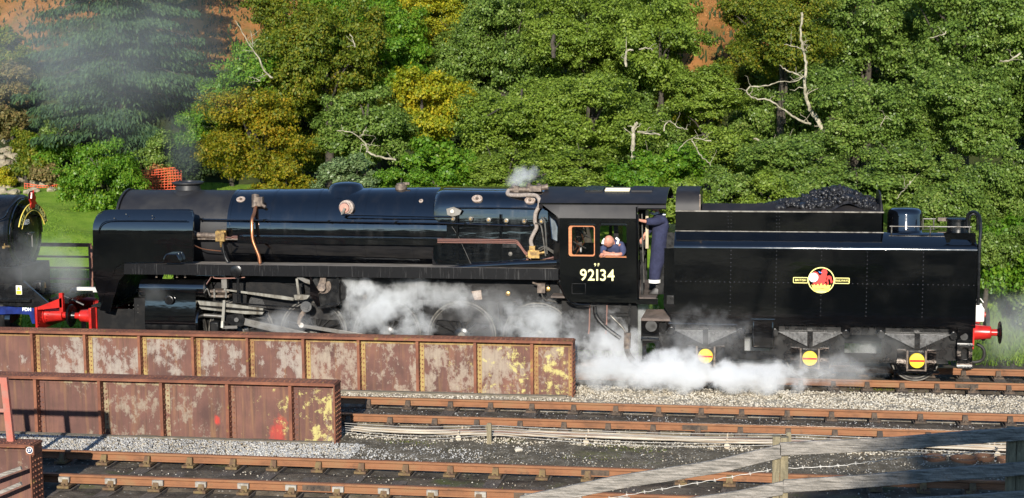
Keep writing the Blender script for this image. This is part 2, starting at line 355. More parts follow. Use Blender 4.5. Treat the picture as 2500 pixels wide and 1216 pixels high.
def empty(name, loc=(0, 0, 0)):
    o = bpy.data.objects.new(name, None); col.objects.link(o); o.empty_display_size = .2; return o
def tag(o, label=None, cat=None, group=None, kind=None):
    if label: o['label'] = label
    if cat: o['category'] = cat
    if group: o['group'] = group
    if kind: o['kind'] = kind
    return o
def npmesh(name, V, Fq, m, parent=None, smooth=False):     # V (n,3), Fq (m,k) numpy
    me = bpy.data.meshes.new(name); k = Fq.shape[1]
    me.vertices.add(len(V)); me.vertices.foreach_set('co', np.ascontiguousarray(V, np.float32).ravel())
    me.loops.add(Fq.size); me.loops.foreach_set('vertex_index', np.ascontiguousarray(Fq, np.int32).ravel())
    me.polygons.add(len(Fq)); me.polygons.foreach_set('loop_start', np.arange(0, Fq.size, k, dtype=np.int32))
    me.update(calc_edges=True); me.materials.append(MATS[m])
    if smooth: me.polygons.foreach_set('use_smooth', np.ones(len(Fq), bool))
    o = bpy.data.objects.new(name, me); col.objects.link(o)
    if parent: o.parent = parent
    return o
def arc(cx, cz, r, a0, a1, n=8): return [(cx+r*math.cos(R(a0+(a1-a0)*i/n)), cz+r*math.sin(R(a0+(a1-a0)*i/n))) for i in range(n+1)]
def rrect(x0, x1, z0, z1, r, n=5):
    return arc(x1-r, z0+r, r, -90, 0, n)+arc(x1-r, z1-r, r, 0, 90, n)+arc(x0+r, z1-r, r, 90, 180, n)+arc(x0+r, z0+r, r, 180, 270, n)
def ringplate(mb, outer, inner, y0, y1):  # outline with a hole; both lists same length
    n = len(outer); v = []
    for y in (y0, y1):
        v += [(x, y, z) for x, z in outer]+[(x, y, z) for x, z in inner]
    f = []
    for i in range(n):
        j = (i+1) % n
        f += [(i, j, n+j, n+i), (2*n+i, 3*n+i, 3*n+j, 2*n+j), (i, 2*n+i, 2*n+j, j), (n+i, n+j, 3*n+j, 3*n+i)]
    return mb.add(v, f)
def text(s_, size, loc, m, parent, name='lettering', bold=0., depth=.002, rot=(R(90), 0, 0), align='CENTER', sx=1, spacing=1):
    cu = bpy.data.curves.new('t', 'FONT'); cu.body = s_; cu.size = size; cu.offset = bold; cu.extrude = depth; cu.align_x = align; cu.align_y = 'CENTER'
    cu.space_character = spacing
    o = bpy.data.objects.new('t', cu); col.objects.link(o)
    dg = bpy.context.evaluated_depsgraph_get(); me = bpy.data.meshes.new_from_object(o.evaluated_get(dg))
    bpy.data.objects.remove(o); bpy.data.curves.remove(cu)
    mt = Matrix.Translation(Vector(loc)) @ Vector((0, 0, 0)).to_track_quat('Z', 'Y').to_matrix().to_4x4() if False else Matrix.Translation(Vector(loc))
    from mathutils import Euler
    me.transform(mt @ Euler(rot).to_matrix().to_4x4() @ Matrix.Diagonal((sx, 1, 1, 1)))
    me.materials.clear(); me.materials.append(MATS[m])
    o = bpy.data.objects.new(name, me); col.objects.link(o)
    if parent: o.parent = parent
    return o
rng = np.random.default_rng(7); random.seed(7)
# ================================================================== the ground
def smooth(a, b, x):
    t = np.clip((x-a)/(b-a), 0, 1); return t*t*(3-2*t)
def T(X, Y):
    X = np.asarray(X, float); Y = np.asarray(Y, float)
    z = np.full(np.broadcast(X, Y).shape, -.27)
    z = z + smooth(4.0, 12.5, Y)*1.8 + np.clip(Y-12.5, 0, 10)*.07
    z = z + np.clip(Y-22, 0, 60)*.52 + np.clip(Y-82, 0, 300)*.16
    z = z + np.clip(-12-Y, 0, 21)*.255*smooth(-11.5, -14.5, Y) - np.clip(-38-Y, 0, 140)*.05
    rough = .10*np.sin(X*.9+Y*.4)+.08*np.sin(Y*1.3-X*.35)+.05*np.sin(X*2.3+1.7*Y)
    return z + rough*smooth(5, 14, np.abs(Y+3.5)-2.5)*np.where(Y > 22, 3.0, 1.0)
def sheet(name, ys, m, label_kind='structure', xs=None, dz=0):
    xs = np.concatenate([np.linspace(-400, -50, 15), np.linspace(-45, 45, 121), np.linspace(50, 400, 15)]) if xs is None else xs
    XX, YY = np.meshgrid(xs, ys); ZZ = T(XX, YY)+dz
    V = np.stack([XX, YY, ZZ], -1).reshape(-1, 3); nx = len(xs); i = np.arange(len(ys)-1)[:, None]*nx+np.arange(nx-1)[None]
    Fq = np.stack([i, i+1, i+nx+1, i+nx], -1).reshape(-1, 4)
    return tag(npmesh(name, V, Fq, m, smooth=True), kind=label_kind)
sheet('ground', np.linspace(-12, 4, 33), 'ash_ground')
sheet('lawn', np.linspace(4, 22, 46), 'grass_ground')
sheet('hillside', np.concatenate([np.linspace(22, 82, 61), np.linspace(90, 400, 12)]), 'hill_bracken')
sheet('embankment', np.concatenate([np.linspace(-180, -44, 18), np.linspace(-40, -12, 57)]), 'bank_dark')
def strip(name, x0, x1, y0, y1, z, m, n=40):
    xs = np.linspace(x0, x1, n); ys = np.linspace(y0, y1, 12); XX, YY = np.meshgrid(xs, ys)
    edge = np.minimum(np.minimum(YY-y0, y1-YY), np.minimum(XX-x0, x1-XX))
    ZZ = np.where(edge < .02, -.30, z + .02*np.sin(XX*3.1+YY*5)+.012*np.sin(XX*7.7-YY*9))
    V = np.stack([XX, YY, ZZ], -1).reshape(-1, 3); i = np.arange(11)[:, None]*n+np.arange(n-1)[None]
    return tag(npmesh(name, V, np.stack([i, i+1, i+n+1, i+n], -1).reshape(-1, 4), m, smooth=True), kind='structure')
strip('ballast_bed', -30, 30, -2.72, -.30, -.205, 'ballast_bed', 160)
strip('cess_path', -30, 30, -7.6, -4.75, -.225, 'gravel_mixed', 160)
strip('ballast_bed', -30, 30, -4.30, -3.86, -.21, 'gravel_mixed', 160)
strip('ash_infill', -30, 30, -9.26, -7.88, -.222, 'ash_brown', 200)
strip('ash_infill', -30, 30, -3.86, -2.98, -.212, 'ash_ground', 200)
strip('ash_infill', -30, 30, .06, 1.44, -.21, 'ash_ground', 200)
strip('ash_infill', -30, 30, -11.2, -9.38, -.232, 'ash_brown', 200)
# loose stones
def stones(name, m, regions, label, cat):
    P = []; S = []
    for x0, x1, y0, y1, z, n, s0, s1 in regions:
        p = np.stack([rng.uniform(x0, x1, n), rng.uniform(y0, y1, n), np.full(n, z)], -1)
        P.append(p); S.append(rng.uniform(s0, s1, n))
    P = np.concatenate(P); S = np.concatenate(S); n = len(P)
    base = np.array([(1,0,0),(0,1,0),(-1,0,0),(0,-1,0),(0,0,.8),(0,0,-.8)], float)
    V = base[None]*rng.uniform(.55, 1.15, (n, 6, 1))*S[:, None, None]
    a = rng.uniform(0, 6.28, n); c, s = np.cos(a)[:, None], np.sin(a)[:, None]; b = rng.uniform(-.6, .6, n); cb, sb = np.cos(b)[:, None], np.sin(b)[:, None]
    x, y, z = V[..., 0], V[..., 1], V[..., 2]
    x, z = x*cb-z*sb, x*sb+z*cb; x, y = x*c-y*s, x*s+y*c
    V = np.stack([x, y, z], -1)+P[:, None]
    f = np.array([(0,1,4),(1,2,4),(2,3,4),(3,0,4),(1,0,5),(2,1,5),(3,2,5),(0,3,5)])
    Fq = (f[None]+6*np.arange(n)[:, None, None]).reshape(-1, 3)
    return tag(npmesh(name, V.reshape(-1, 3), Fq, m), label, cat, kind='stuff')
stones('ballast', 'stone_pale', [(-9, 14, -2.68, -.36, -.195, 21000, .018, .042), (-3, 14, -5.5, -4.7, -.22, 3800, .015, .036), (-3, 14, -4.28, -3.88, -.20, 1500, .014, .03),
       (-2.6, 12, -7.55, -5.4, -.222, 1500, .010, .024), (-9, -2.4, -7.55, -6.1, -.21, 2600, .018, .038), (-9, 10, -9.1, -8.0, -.218, 600, .010, .022)],
       'pale limestone ballast chippings lying between the tracks', 'ballast')
stones('gravel', 'stone_grey', [(-9.5, -2.3, -7.55, -5.9, -.21, 7500, .016, .036), (-2.4, 0, -7.4, -6.0, -.222, 700, .012, .028), (-9, 12, -3.85, -3.0, -.208, 900, .010, .022), (-2.6, 12, -7.55, -5.4, -.222, 900, .010, .022)],
       'grey stone chippings heaped along the foot of the front girder', 'gravel')
stones('cinders', 'coal', [(-9, 14, -3.85, -3.05, -.208, 2600, .010, .026), (2, 14, -.5, -.14, -.235, 1600, .010, .03), (-3, 14, -4.62, -4.44, -.25, 1500, .010, .026), (2, 14, .1, 1.4, -.207, 1800, .01, .028), (-9, 12, -9.2, -7.9, -.218, 700, .008, .02), (-2.6, 12, -7.6, -5.3, -.222, 1000, .008, .02)],
       'black ash and cinders lying along the rails', 'cinders')
# ================================================================== railway tracks
PROF = [(-.035,0),(.035,0),(.036,-.036),(.012,-.052),(.012,-.108),(.030,-.120),(.030,-.145),(-.030,-.145),(-.030,-.120),(-.012,-.108),(-.012,-.052),(-.036,-.036)]
def rail_mesh(x0, x1, top):
    mb = MB(); mb.rings([[(x, y, z) for y, z in PROF] for x in (x0, x1)]); me = mb.mesh('rail', R(30))
    me.materials.append(MATS['rail_rust']); me.materials.append(MATS[top])
    for p in me.polygons:
        if p.normal.z > .9 and p.center.z > -.01: p.material_index = 1
    return me
def share(name, me, parent, loc=(0, 0, 0), rz=0):
    o = bpy.data.objects.new(name, me); col.objects.link(o); o.parent = parent; o.location = loc; o.rotation_euler.z = rz; return o
def mesh_of(mb, m, sharp=R(35)):
    me = mb.mesh('piece', sharp)
    me.materials.append(MATS[m]); return me
sl = mesh_of(MB().box(-.125, .125, -1.3, 1.3, -.14, 0), 'sleeper_wood')
def chair(m):
    mb = MB().box(-.10, .10, -.19, .19, 0, .04)
    for s in (-1, 1):
        mb.rings([[(-.055, s*.13, .04), (.055, s*.13, .04), (.055, s*.045, .04), (-.055, s*.045, .04)], [(-.045, s*.075, .155), (.045, s*.075, .155), (.045, s*.045, .155), (-.045, s*.045, .155)]])
        mb.cyl((.0, s*.16, .03), (0, s*.16, .07), .022, n=6)
    return mesh_of(mb, m)
ch_iron, ch_rust = chair('chair_iron'), chair('chair_rust')
key = mesh_of(MB().box(-.09, .09, -.026, .026, -.055, .03), 'key_wood')
fish = mesh_of(MB().box(-.23, .23, -.014, .014, -.045, .045).cyl((-.16,-.03,0),(-.16,.0,0),.018,n=6).cyl((-.05,-.03,0),(-.05,0,0),.018,n=6).cyl((.05,-.03,0),(.05,0,0),.018,n=6).cyl((.16,-.03,0),(.16,0,0),.018,n=6), 'chair_iron')
def track(Y, X0, step, top, chm, label, keys, sz, joints=(), x0=-16, x1=16):
    t = tag(empty('railway_track'), label, 'track')
    for dy in (0, 1.5):
        rm = rail_mesh(-60, 60, top); share('rail', rm, t, (0, Y+dy, 0))
    k0 = int(math.floor((x0-X0)/step)); k1 = int(math.ceil((x1-X0)/step))
    for k in range(k0, k1+1):
        x = X0+k*step+random.uniform(-.03, .03)
        share('sleeper', sl, t, (x, Y+.75, -.19+sz+random.uniform(-.008, .008)), random.uniform(-.015, .015))
        for i, dy in enumerate((0, 1.5)):
            c = share('chair', chm, t, (x, Y+dy, -.195))
            if keys and i == 0: share('key', key, c, (random.uniform(-.03, .03), -.062, .13))
    for jx, dy in joints:
        share('fishplate', fish, t, (jx, Y+dy-.028, -.078))
    return t
track(0, 2.02, .70, 'rail_top', ch_iron, 'rusty railway track beneath the black locomotive and tender', False, 0, [(8.9, 0)])
track(-4.41, atZ(1374, 1027, 0).x, .82, 'rail_top', ch_iron, 'rusty railway track between the two rusty plate girders', False, -.015, [(atZ(1697, 1032, 0).x, 0)])
track(-9.32, atZ(1319, 1150, 0).x, .76, 'rail_top_rusty', ch_rust, 'rusty railway track between the front girder and the post fence', True, -.03, [(atZ(1452, 1145, 0).x, 1.5), (-2.2, 0), (1.2, 0)])
# ================================================================== plate girders
def rivet(mb, p, n, r=.018):
    p, n = Vector(p), Vector(n); u = n.orthogonal().normalized(); w_ = n.cross(u)
    ring = [[p+(u*math.cos(k*1.0472)+w_*math.sin(k*1.0472))*rr+n*h for k in range(6)] for rr, h in ((r, 0), (r*.62, r*.75))]
    v = ring[0]+ring[1]; mb.add(v, [(k, (k+1) % 6, 6+(k+1) % 6, 6+k) for k in range(6)]+[(6, 7, 8, 9, 10, 11)])
def girder(label, Y, X0, X1, Z0, Z1, stiff, wmats, fw=.40):
    g = tag(empty('plate_girder'), label, 'girder', None)
    xs = [X0]+[s for s in stiff if X0 < s < X1]+[X1]
    zt = Z1-.035
    for a, b in zip(xs[:-1], xs[1:]):
        dy = random.uniform(-.003, .003)
        wm = wmats[0] if (a+b)/2 < wmats[2] else wmats[1]
        MB().box(a, b, Y+dy, Y+.02, Z0, zt).build('web_panel', wm, g, None)
    MB().box(X0, X1+.02, Y-fw/2, Y+fw/2+.02, zt, Z1).build('top_flange', 'girder_rust', g, None, bevel=.006)
    n = int((X1-X0)/1.9)
    for k in range(n):   # cover plates lapped along the flange
        a = X0+(X1-X0)*k/n; MB().box(a+.004, a+(X1-X0)/n-.004, Y-fw/2+.02, Y+fw/2-.0, Z1+.001, Z1+.016).build('cover_plate', 'girder_rust', g, None)
    MB().box(X0, X1-.013, Y-.014, Y-.004, zt-.10, zt-.002).build('flange_angle', wmats[3], g, None)
    MB().box(X0, X1-.013, Y-.10, Y-.004, Z0-.01, Z0+.02).build('bottom_flange', 'girder_rust', g, None)
    rv = MB()
    for x in np.arange(X0+.05, X1, .105):
        rivet(rv, (x, Y-.014, zt-.055), (0, -1, 0), .017)
        for yy in (-.12, -.04, .06): rivet(rv, (x+random.uniform(-.01, .01), Y+yy, Z1+.016), (0, 0, 1), .017)
    for s in stiff:
        if not X0 < s < X1: continue
        st = MB().box(s-.012, s+.012, Y-.155, Y-.004, Z0+.02, zt-.002).box(s-.045, s+.012, Y-.167, Y-.155, Z0+.02, zt-.004)
        st.build('stiffener', 'girder_rust', g, None)
        MB().box(s+.012, s+.10, Y-.018, Y-.005, Z0+.02, zt-.104).build('stiffener_angle', wmats[3], g, None)
        for z in np.arange(Z0+.08, zt-.12, .095):
            rivet(rv, (s+.062, Y-.018, z), (0, -1, 0), .018); rivet(rv, (s+.012, Y-.09, z+.04), (1, 0, 0), .018)
            rivet(rv, (s-.06, Y-.003, z+.02), (0, -1, 0), .014)
    MB().box(X1-.012, X1+.012, Y-fw/2+.01, Y+fw/2, Z0-.04, zt-.002).build('end_plate', 'girder_rust', g, None)
    MB().box(X1-.10, X1-.013, Y-.018, Y-.005, Z0+.02, zt-.104).build('end_angle', wmats[3], g, None)
    for z in np.arange(Z0+.06, zt-.1, .085):
        rivet(rv, (X1-.055, Y-.018, z), (0, -1, 0), .017)
        for yy in (-.13, -.05, .06, .14): rivet(rv, (X1+.012, Y+yy, z), (1, 0, 0), .02)
    tag(rv.build('rivet_heads', 'girder_rust', g, R(60)), kind='stuff')
    return g
webmat('angle_yellow', (.44, .33, .12), .55, .5, None, None, ((.16, .08, .04), (.26, .15, .06), (.36, .22, .07)))
webmat('angle_rust', (.40, .34, .2), .15, .3)
bx = [atY(x, 900, -1.45).x for x in (90, 218, 350, 480, 612, 748, 882, 1025, 1165, 1303)]
fx = [atY(x, 1020, -5.75).x for x in (-50, 100, 255, 405, 565, 718)]
girder('long rusty riveted girder with flaking pale paint beside the locomotive', -1.45, -30, atY(1400, 900, -1.45).x, -.25, .955, [bx[0]-1.19*k for k in range(1, 15)]+bx, ('web_back_left', 'web_back', -5, 'angle_yellow'), .44)
girder('rusty riveted girder with red spray paint and yellow lichen on its end panels', -5.75, -30, atY(824, 1020, -5.75).x, -.29, .87, [fx[0]-1.17*k for k in range(1, 15)]+fx, ('web_front', 'web_front', -99, 'angle_rust'), .42)
g27 = girder('rusty girder end carrying the round number plate and the red railing', -10.2, -30, -6.50, -.62, .72, [-8.2, -9.4, -10.6], ('web_front', 'web_front', -99, 'angle_rust'), .40)
dp = xz(71, 1100, -10.42); 
disc = MB().lathe([(0, .052), (-.006, .052)], (dp[0], -10.402, dp[1]), 'Y', 24).build('number_disc', 'plate_blue', g27)
ringm = MB(); ringplate(ringm, arc(dp[0], dp[1], .056, 0, 345, 23), arc(dp[0], dp[1], .047, 0, 345, 23), -10.411, -10.40); ringm.build('rim', 'white_paint', disc)
text('27', .062, (dp[0], -10.409, dp[1]), 'white_paint', disc, 'numerals', .002)
MB().box(dp[0]-.07, dp[0]+.07, -10.4, -10.38, dp[1]-.08, dp[1]+.07).build('bracket', 'girder_rust', g27)
# red railing on that girder
rl = tag(empty('railing'), 'faded red iron railing standing on the numbered girder', 'railing')
for i in range(7):
    x = -6.95-.80*i
    m = MB(); a = Vector((x-.03, -10.2, 1.76)); b = Vector((x+.04, -10.2, .70))
    for (w0, w1, d0, d1) in ((-.055, .055, -.012, .0), (-.055, -.043, 0, .05), (.043, .055, 0, .05)):
        m.rings([[(c.x+w0, c.y+d0, c.z), (c.x+w1, c.y+d0, c.z), (c.x+w1, c.y+d1, c.z), (c.x+w0, c.y+d1, c.z)] for c in (a, b)])
    m.build('post', 'rail_red', rl, None)
MB().box(-12.2, -6.98, -10.199, -10.14, 1.66, 1.755).build('top_rail', 'rail_red', rl, None)
MB().box(-12.2, -6.98, -10.199, -10.15, 1.20, 1.26).build('mid_rail', 'rail_red', rl, None)
sr = MB(); a = xz(-30, 1172, -10.6); b = xz(52, 1142, -10.6)
sr.bar(a, b, .055, -10.62, -10.58); tag(sr.build('timber_rail', 'fence_wood', None), 'grey sloping timber rail below the number plate', 'rail', 'timber step rails')
sr = MB(); a = xz(-30, 1215, -10.6); b = xz(52, 1180, -10.6)
sr.bar(a, b, .055, -10.62, -10.58); tag(sr.build('timber_rail', 'fence_wood', None), 'lower sloping timber rail beside the numbered girder end', 'rail', 'timber step rails')
# timber kerbs at the girder feet
for lab, y, xa, xb, z in (('grey timber baulk along the foot of the spray-painted girder', -5.95, -14, -2.92, -.235), ('grey timber baulk along the foot of the girder beside the locomotive', -1.66, -14, .82, -.20)):
    mb = MB(); xs = np.linspace(xa, xb, 12)
    mb.rings([[(x, y-.05, z-.10+.008*math.sin(x*3)), (x, y+.05, z-.1), (x, y+.05, z+.055+.006*math.sin(x*2)), (x, y-.05, z+.05+.008*math.sin(x*4))] for x in xs])
    tag(mb.build('timber_baulk', 'baulk_wood', None), lab, 'baulk')
# ================================================================== point rodding, wires, posts
for i, (y, z, m, lb) in enumerate(((-4.98, -.13, 'rod_pale', 'long pale point rod laid closest to the middle track'), (-5.06, -.13, 'rod_dark', 'long dark rusty point rod lying between the pale rods'), (-5.14, -.13, 'rod_pale', 'long pale point rod between the dark rod and the outermost rod'), (-5.22, -.13, 'rod_pale', 'outermost long pale point rod next to the wire posts'))):
    pts = [(x, y+.01*math.sin(x*.8+i), z+.012*math.sin(x*1.1+i*2)) for x in np.linspace(-2.75, 16, 30)]
    tag(MB().tube(pts, .024, 8).build('point_rod', m), lb, 'rod', 'point rods beside the middle track')
for k, px in enumerate((1115, 1430, 1775, 2098, 2430)):
    p = atZ(px, 1082+.02*(px-1430), -.2); rs = tag(empty('rod_roller'), 'small round rod roller stand under the pale point rods', 'roller', 'roller stands under the point rods')
    MB().box(p.x-.06, p.x+.06, -5.32, -4.92, -.25, -.215).build('base', 'chair_iron', rs)
    for yy in (-5.30, -4.94): MB().box(p.x-.012, p.x+.012, yy-.01, yy+.01, -.215, -.05).build('upright', 'rod_pale', rs)
    MB().cyl((p.x, -5.30, -.185), (p.x, -4.94, -.185), .03, n=12).build('roller', 'steel_dull', rs)
    MB().lathe([(-.01, .052), (.01, .052)], (p.x, -5.33, -.19), 'Y', 16).build('wheel', 'rod_pale', rs)
def wirepost(px, py0, py1, Y, label):
    a = xz(px, py0, Y); b = xz(px, py1, Y); r = tag(empty('wire_post'), label, 'post', 'signal wire posts')
    MB().rings([[(b[0]-.042, Y-.035, b[1]-.05), (b[0]+.042, Y-.035, b[1]-.05), (b[0]+.042, Y+.035, b[1]-.05), (b[0]-.042, Y+.035, b[1]-.05)],
                [(a[0]-.05, Y-.03, a[1]-.02), (a[0]+.034, Y-.03, a[1]-.02), (a[0]+.034, Y+.03, a[1]-.02), (a[0]-.05, Y+.03, a[1]-.02)],
                [(a[0]-.035, Y-.02, a[1]), (a[0]+.02, Y-.02, a[1]), (a[0]+.02, Y+.02, a[1]), (a[0]-.035, Y+.02, a[1])]]).build('stake', 'fence_post', r)
    for k in range(3): MB().lathe([(-.006, .018), (.006, .018)], (a[0]+.01, Y+.045+.0*k, a[1]-.06-.07*k), 'Y', 10).build('pulley', 'steel_dull', r)
    return a
w1 = wirepost(1195, 1033, 1092, -5.5, 'short mossy wooden wire post beside the pale rods')
w2 = wirepost(1927, 1055, 1112, -5.5, 'short pale topped wire post behind the fence')
for i in range(5):
    pts = []
    for x in np.linspace(-2.8, 16, 40):
        z = w1[1]-.05-.045*i
        seg = [(-2.8, z-.04), (w1[0], z), (w2[0], w2[1]-.05-.05*i), (16, z-.05)]
        for (xa, za), (xb, zb) in zip(seg[:-1], seg[1:]):
            if xa <= x <= xb+1e-6: t_ = (x-xa)/(xb-xa); z = za+(zb-za)*t_-.05*math.sin(math.pi*t_)*(1+.3*i); break
        pts.append((x, -5.45+.012*i, z))
    tag(MB().tube(pts, .0045, 5).build('signal_wire', 'wire'), 'thin steel signal wire strung between the short posts', 'wire', 'signal wires')
def rock(c, r, m, seed):
    rr = np.random.default_rng(seed); bm = bmesh.new(); bmesh.ops.create_icosphere(bm, subdivisions=2, radius=r)
    for v in bm.verts:
        d = v.co.normalized(); k = 1+.18*math.sin(5*d.x+seed)+.15*math.sin(4*d.y+2*seed)+rr.uniform(-.08, .08); v.co = Vector((v.co.x*k*1.2, v.co.y*k, v.co.z*k*.7))+Vector(c)
    me = bpy.data.meshes.new('rock'); bm.to_mesh(me); bm.free(); me.materials.append(MATS[m]); o = bpy.data.objects.new('rock', me); col.objects.link(o); return o
p = atZ(1265, 1102, -.22); tag(rock((p.x, p.y, -.19), .062, 'stone_pale', 3), 'single white limestone lump on the ash beside the wire post', 'rock')
for k, (px, py, r) in enumerate(((2281, 1121, .20), (2353, 1125, .23), (2402, 1120, .17), (2458, 1126, .17))):
    p = atZ(px, py, -.22); mb = MB(); mb.lathe([(-.05, r*.93), (.02, r), (.03, r*.98), (.03, r*.86), (-.02, r*.80), (-.05, r*.80)], (p.x, p.y, -.19), 'Z', 28, cap=False)
    tag(mb.build('iron_ring', 'pot_iron'), 'rusty open iron ring lying on the ash behind the fence', 'ring', 'iron rings on the ash')
# ================================================================== post and rail fence
FY = -18.7
fn = tag(empty('timber_fence'), 'weathered grey post and rail fence in front of the tracks', 'fence')
def fpost(px, py, w_, pyb=1330):
    a = xz(px, py, FY); mb = MB()
    for k, (dx, dw) in enumerate(((-w_*.27, w_*.46), (w_*.24, w_*.5))):
        mb.box(a[0]+dx-dw/2, a[0]+dx+dw/2, FY-.01+.012*k, FY+.09, 1.2, a[1]-.012*k)
    mb.build('post', 'fence_post', fn, bevel=.006)
fpost(1906, 1066, .145); fpost(2484, 1046, .16)
def frail(pts, h, thick=.038, seed=0, m='fence_wood', bulge=0):
    P = sorted(pl(pts, FY-.03)); mb = MB(); n = 26; rs = []
    xs = np.linspace(P[0][0], P[-1][0], n)
    zs = np.interp(xs, [q[0] for q in P], [q[1] for q in P])
    for i, (x, z) in enumerate(zip(xs, zs)):
        k = h/2*(1+.012*math.sin(i*1.9+seed)+bulge*.5*abs(math.sin(i*.55)))
        wv = .003*math.sin(i*.4+seed)
        rs.append([(x, FY-.05-thick/2, z-k+wv), (x, FY-.05+thick/2, z-k+wv), (x, FY-.05+thick/2, z+k+wv), (x, FY-.05-thick/2, z+k+wv)])
    mb.rings(rs).build('rail', m, fn, R(25), bevel=.006)
frail([(1903, 1096), (2200, 1080), (2520, 1055)], .118, seed=1)
frail([(1912, 1186), (2200, 1166), (2520, 1140)], .118, seed=2)
frail([(1905, 1262), (2250, 1229), (2520, 1211)], .118, seed=3)
frail([(1908, 1100), (1760, 1135), (1500, 1178), (1270, 1225)], .125, seed=4, bulge=.06)
frail([(1912, 1190), (1790, 1214), (1600, 1244)], .12, seed=5, bulge=.06)
bw = MB(); pts = []
for i in range(121):
    t_ = i/120; px = 1240+1290*t_
    py = np.interp(px, [1240, 1500, 1700, 1890, 2050, 2200, 2350, 2530], [1262, 1215, 1180, 1146, 1138, 1118, 1108, 1085])
    q = xz(px, float(py), FY+.10); pts.append((q[0], FY+.11+.004*math.sin(i*2.1), q[1]+.004*math.sin(i*1.7)))
bw.tube(pts, .0035, 5)
for i in range(3, 120, 4):
    p = Vector(pts[i])
    for a in (40, 140, 100): bw.cyl(p-Vector((math.cos(R(a)), .2, math.sin(R(a))))*.016, p+Vector((math.cos(R(a)), .2, math.sin(R(a))))*.016, .0022, n=4)
tag(bw.build('barbed_wire', 'wire'), 'strand of barbed wire strung along the timber fence', 'wire')
# ================================================================== parapet railing beyond the locomotive
pr_ = tag(empty('parapet_railing'), 'rusty bar railing in front of the bright lawn', 'railing')
PY = 4.6
xr = atY(222, 640, PY).x; gz = -.27
for k in range(4): MB().box(xr-2.2*k-.05, xr-2.2*k+.05, PY-.02, PY+.03, gz, xz(222, 600, PY)[1]).build('post', 'parapet_rust', pr_, None)
for py, h in ((598, .095), (627, .05), (654, .05), (681, .05)):
    z = xz(222, py, PY)[1]; MB().box(xr-7, xr+.05, PY-.045, PY-.021, z-h/2, z+h/2).build('bar', 'parapet_rust', pr_, None)
z = xz(200, 706, 3.2)[1]; q = atY(175, 706, 3.2).x
wb = tag(empty('white_beam'), 'white painted beam end beyond the red buffers', 'beam'); MB().box(q, q+3, 3.1, 3.2, z-.06, z+.06).build('beam', 'white_paint', wb, None)
for k in (.3, 2.6): MB().box(q+k-.05, q+k+.05, 3.12, 3.18, -.3, z-.06).build('leg', 'parapet_rust', wb, None)
# ================================================================== the black locomotive
B = .75                                  # centre line of the near track
loco = tag(empty('steam_locomotive'), 'long black steam locomotive with smoke deflectors numbered 92134', 'locomotive')
def P(mb, name, m, par=None, **k): return mb.build(name, m, par or loco, **k)
def tubepx(pts, Y, r, n=8):              # pipe through photo points; Y one plane or a list
    ys = Y if isinstance(Y, (list, tuple)) else [Y]*len(pts)
    base = [Vector(atY(x, y, yy)) for (x, y), yy in zip(pts, ys)]
    if len(base) > 2:                    # Catmull-Rom smoothing
        out = []
        for i in range(len(base)-1):
            p0, p1, p2, p3 = base[max(i-1, 0)], base[i], base[i+1], base[min(i+2, len(base)-1)]
            for k in range(5):
                t_ = k/5; out.append(.5*((2*p1)+(p2-p0)*t_+(2*p0-5*p1+4*p2-p3)*t_*t_+(3*p1-p0-3*p2+p3)*t_**3))
        base = out+[base[-1]]
    return MB().tube(base, r, n)
# --- boiler, smokebox, firebox
ZC = 2.97
x_sb0, x_sb1 = -9.42, atY(556, 500, 0).x
x_fb = atY(1056, 520, -.2).x
sbx = P(MB().lathe([(x_sb0-.06, .30), (x_sb0-.05, .70), (x_sb0, .80), (x_sb0+.05, .852), (x_sb1, .852)], (0, B, ZC), 'X', 64), 'smokebox', 'black_matte')
P(MB().lathe([(x_sb0-.03, .80), (x_sb0-.03, .885), (x_sb0+.02, .885), (x_sb0+.02, .80)], (0, B, ZC), 'X', 64, cap=False), 'front_ring', 'black_matte', sbx)
def boil_r(x): return .872+(.952-.872)*max(0, min(1, (x-x_sb1)/(x_fb-x_sb1)))
xs = np.linspace(x_sb1, x_fb+.3, 10)
bl = P(MB().lathe([(x, boil_r(x)) for x in xs], (0, B, ZC), 'X', 96), 'boiler', 'black_boiler')
for px in (556, 655, 765, 885, 1003):    # cladding bands
    x = atY(px, 540, -.15).x; r = boil_r(x)+.008
    P(MB().lathe([(x-.03, r-.01), (x-.028, r), (x+.028, r), (x+.03, r-.01)], (0, B, ZC), 'X', 96, cap=False), 'cladding_band', 'black_boiler', bl)
rv = MB()
for dx in (-.05, -.12):
    for k in range(64):
        a = k*2*math.pi/64+dx; rivet(rv, (x_sb1+dx, B+.852*math.cos(a), ZC+.852*math.sin(a)), (0, math.cos(a), math.sin(a)), .010)
tag(P(rv, 'rivet_heads', 'black_matte', sbx), kind='stuff')
# Belpaire firebox: flat sides, rounded shoulders
def fbsec(x, k, top, hw):
    pts = []
    z0 = 2.1
    for s in (1,):
        prof = [(-hw-.07, z0), (-hw-.06, z0+.30), (-hw-.03, ZC-.1), (-hw, ZC+.25)]
        for t_ in range(1, 10):
            a = math.pi-(math.pi/2)*t_/9
            cx, cz, rr = -hw+k, top-k-.05, k
            prof.append((cx+rr*math.cos(a), cz+rr*math.sin(a)))
        for t_ in range(1, 5): prof.append((-(hw-k)*(1-t_/5), top-.05+.05*math.sin(math.pi/2*t_/5)))
    full = prof+[(-y, z) for y, z in prof[::-1]]
    return [(x, B+y, z) for y, z in full]
x_cab0 = .42
sec = [fbsec(x_fb-.03, .60, 3.90, .84), fbsec(x_fb+.03, .50, 3.925, .89), fbsec(x_fb+.14, .42, 3.935, .92), fbsec(x_fb+.5, .40, 3.935, .93), fbsec(-.6, .42, 3.925, .945), fbsec(x_cab0+.1, .44, 3.91, .955)]
fb = P(MB().rings(sec), 'firebox', 'black_boiler', sharp=R(50))
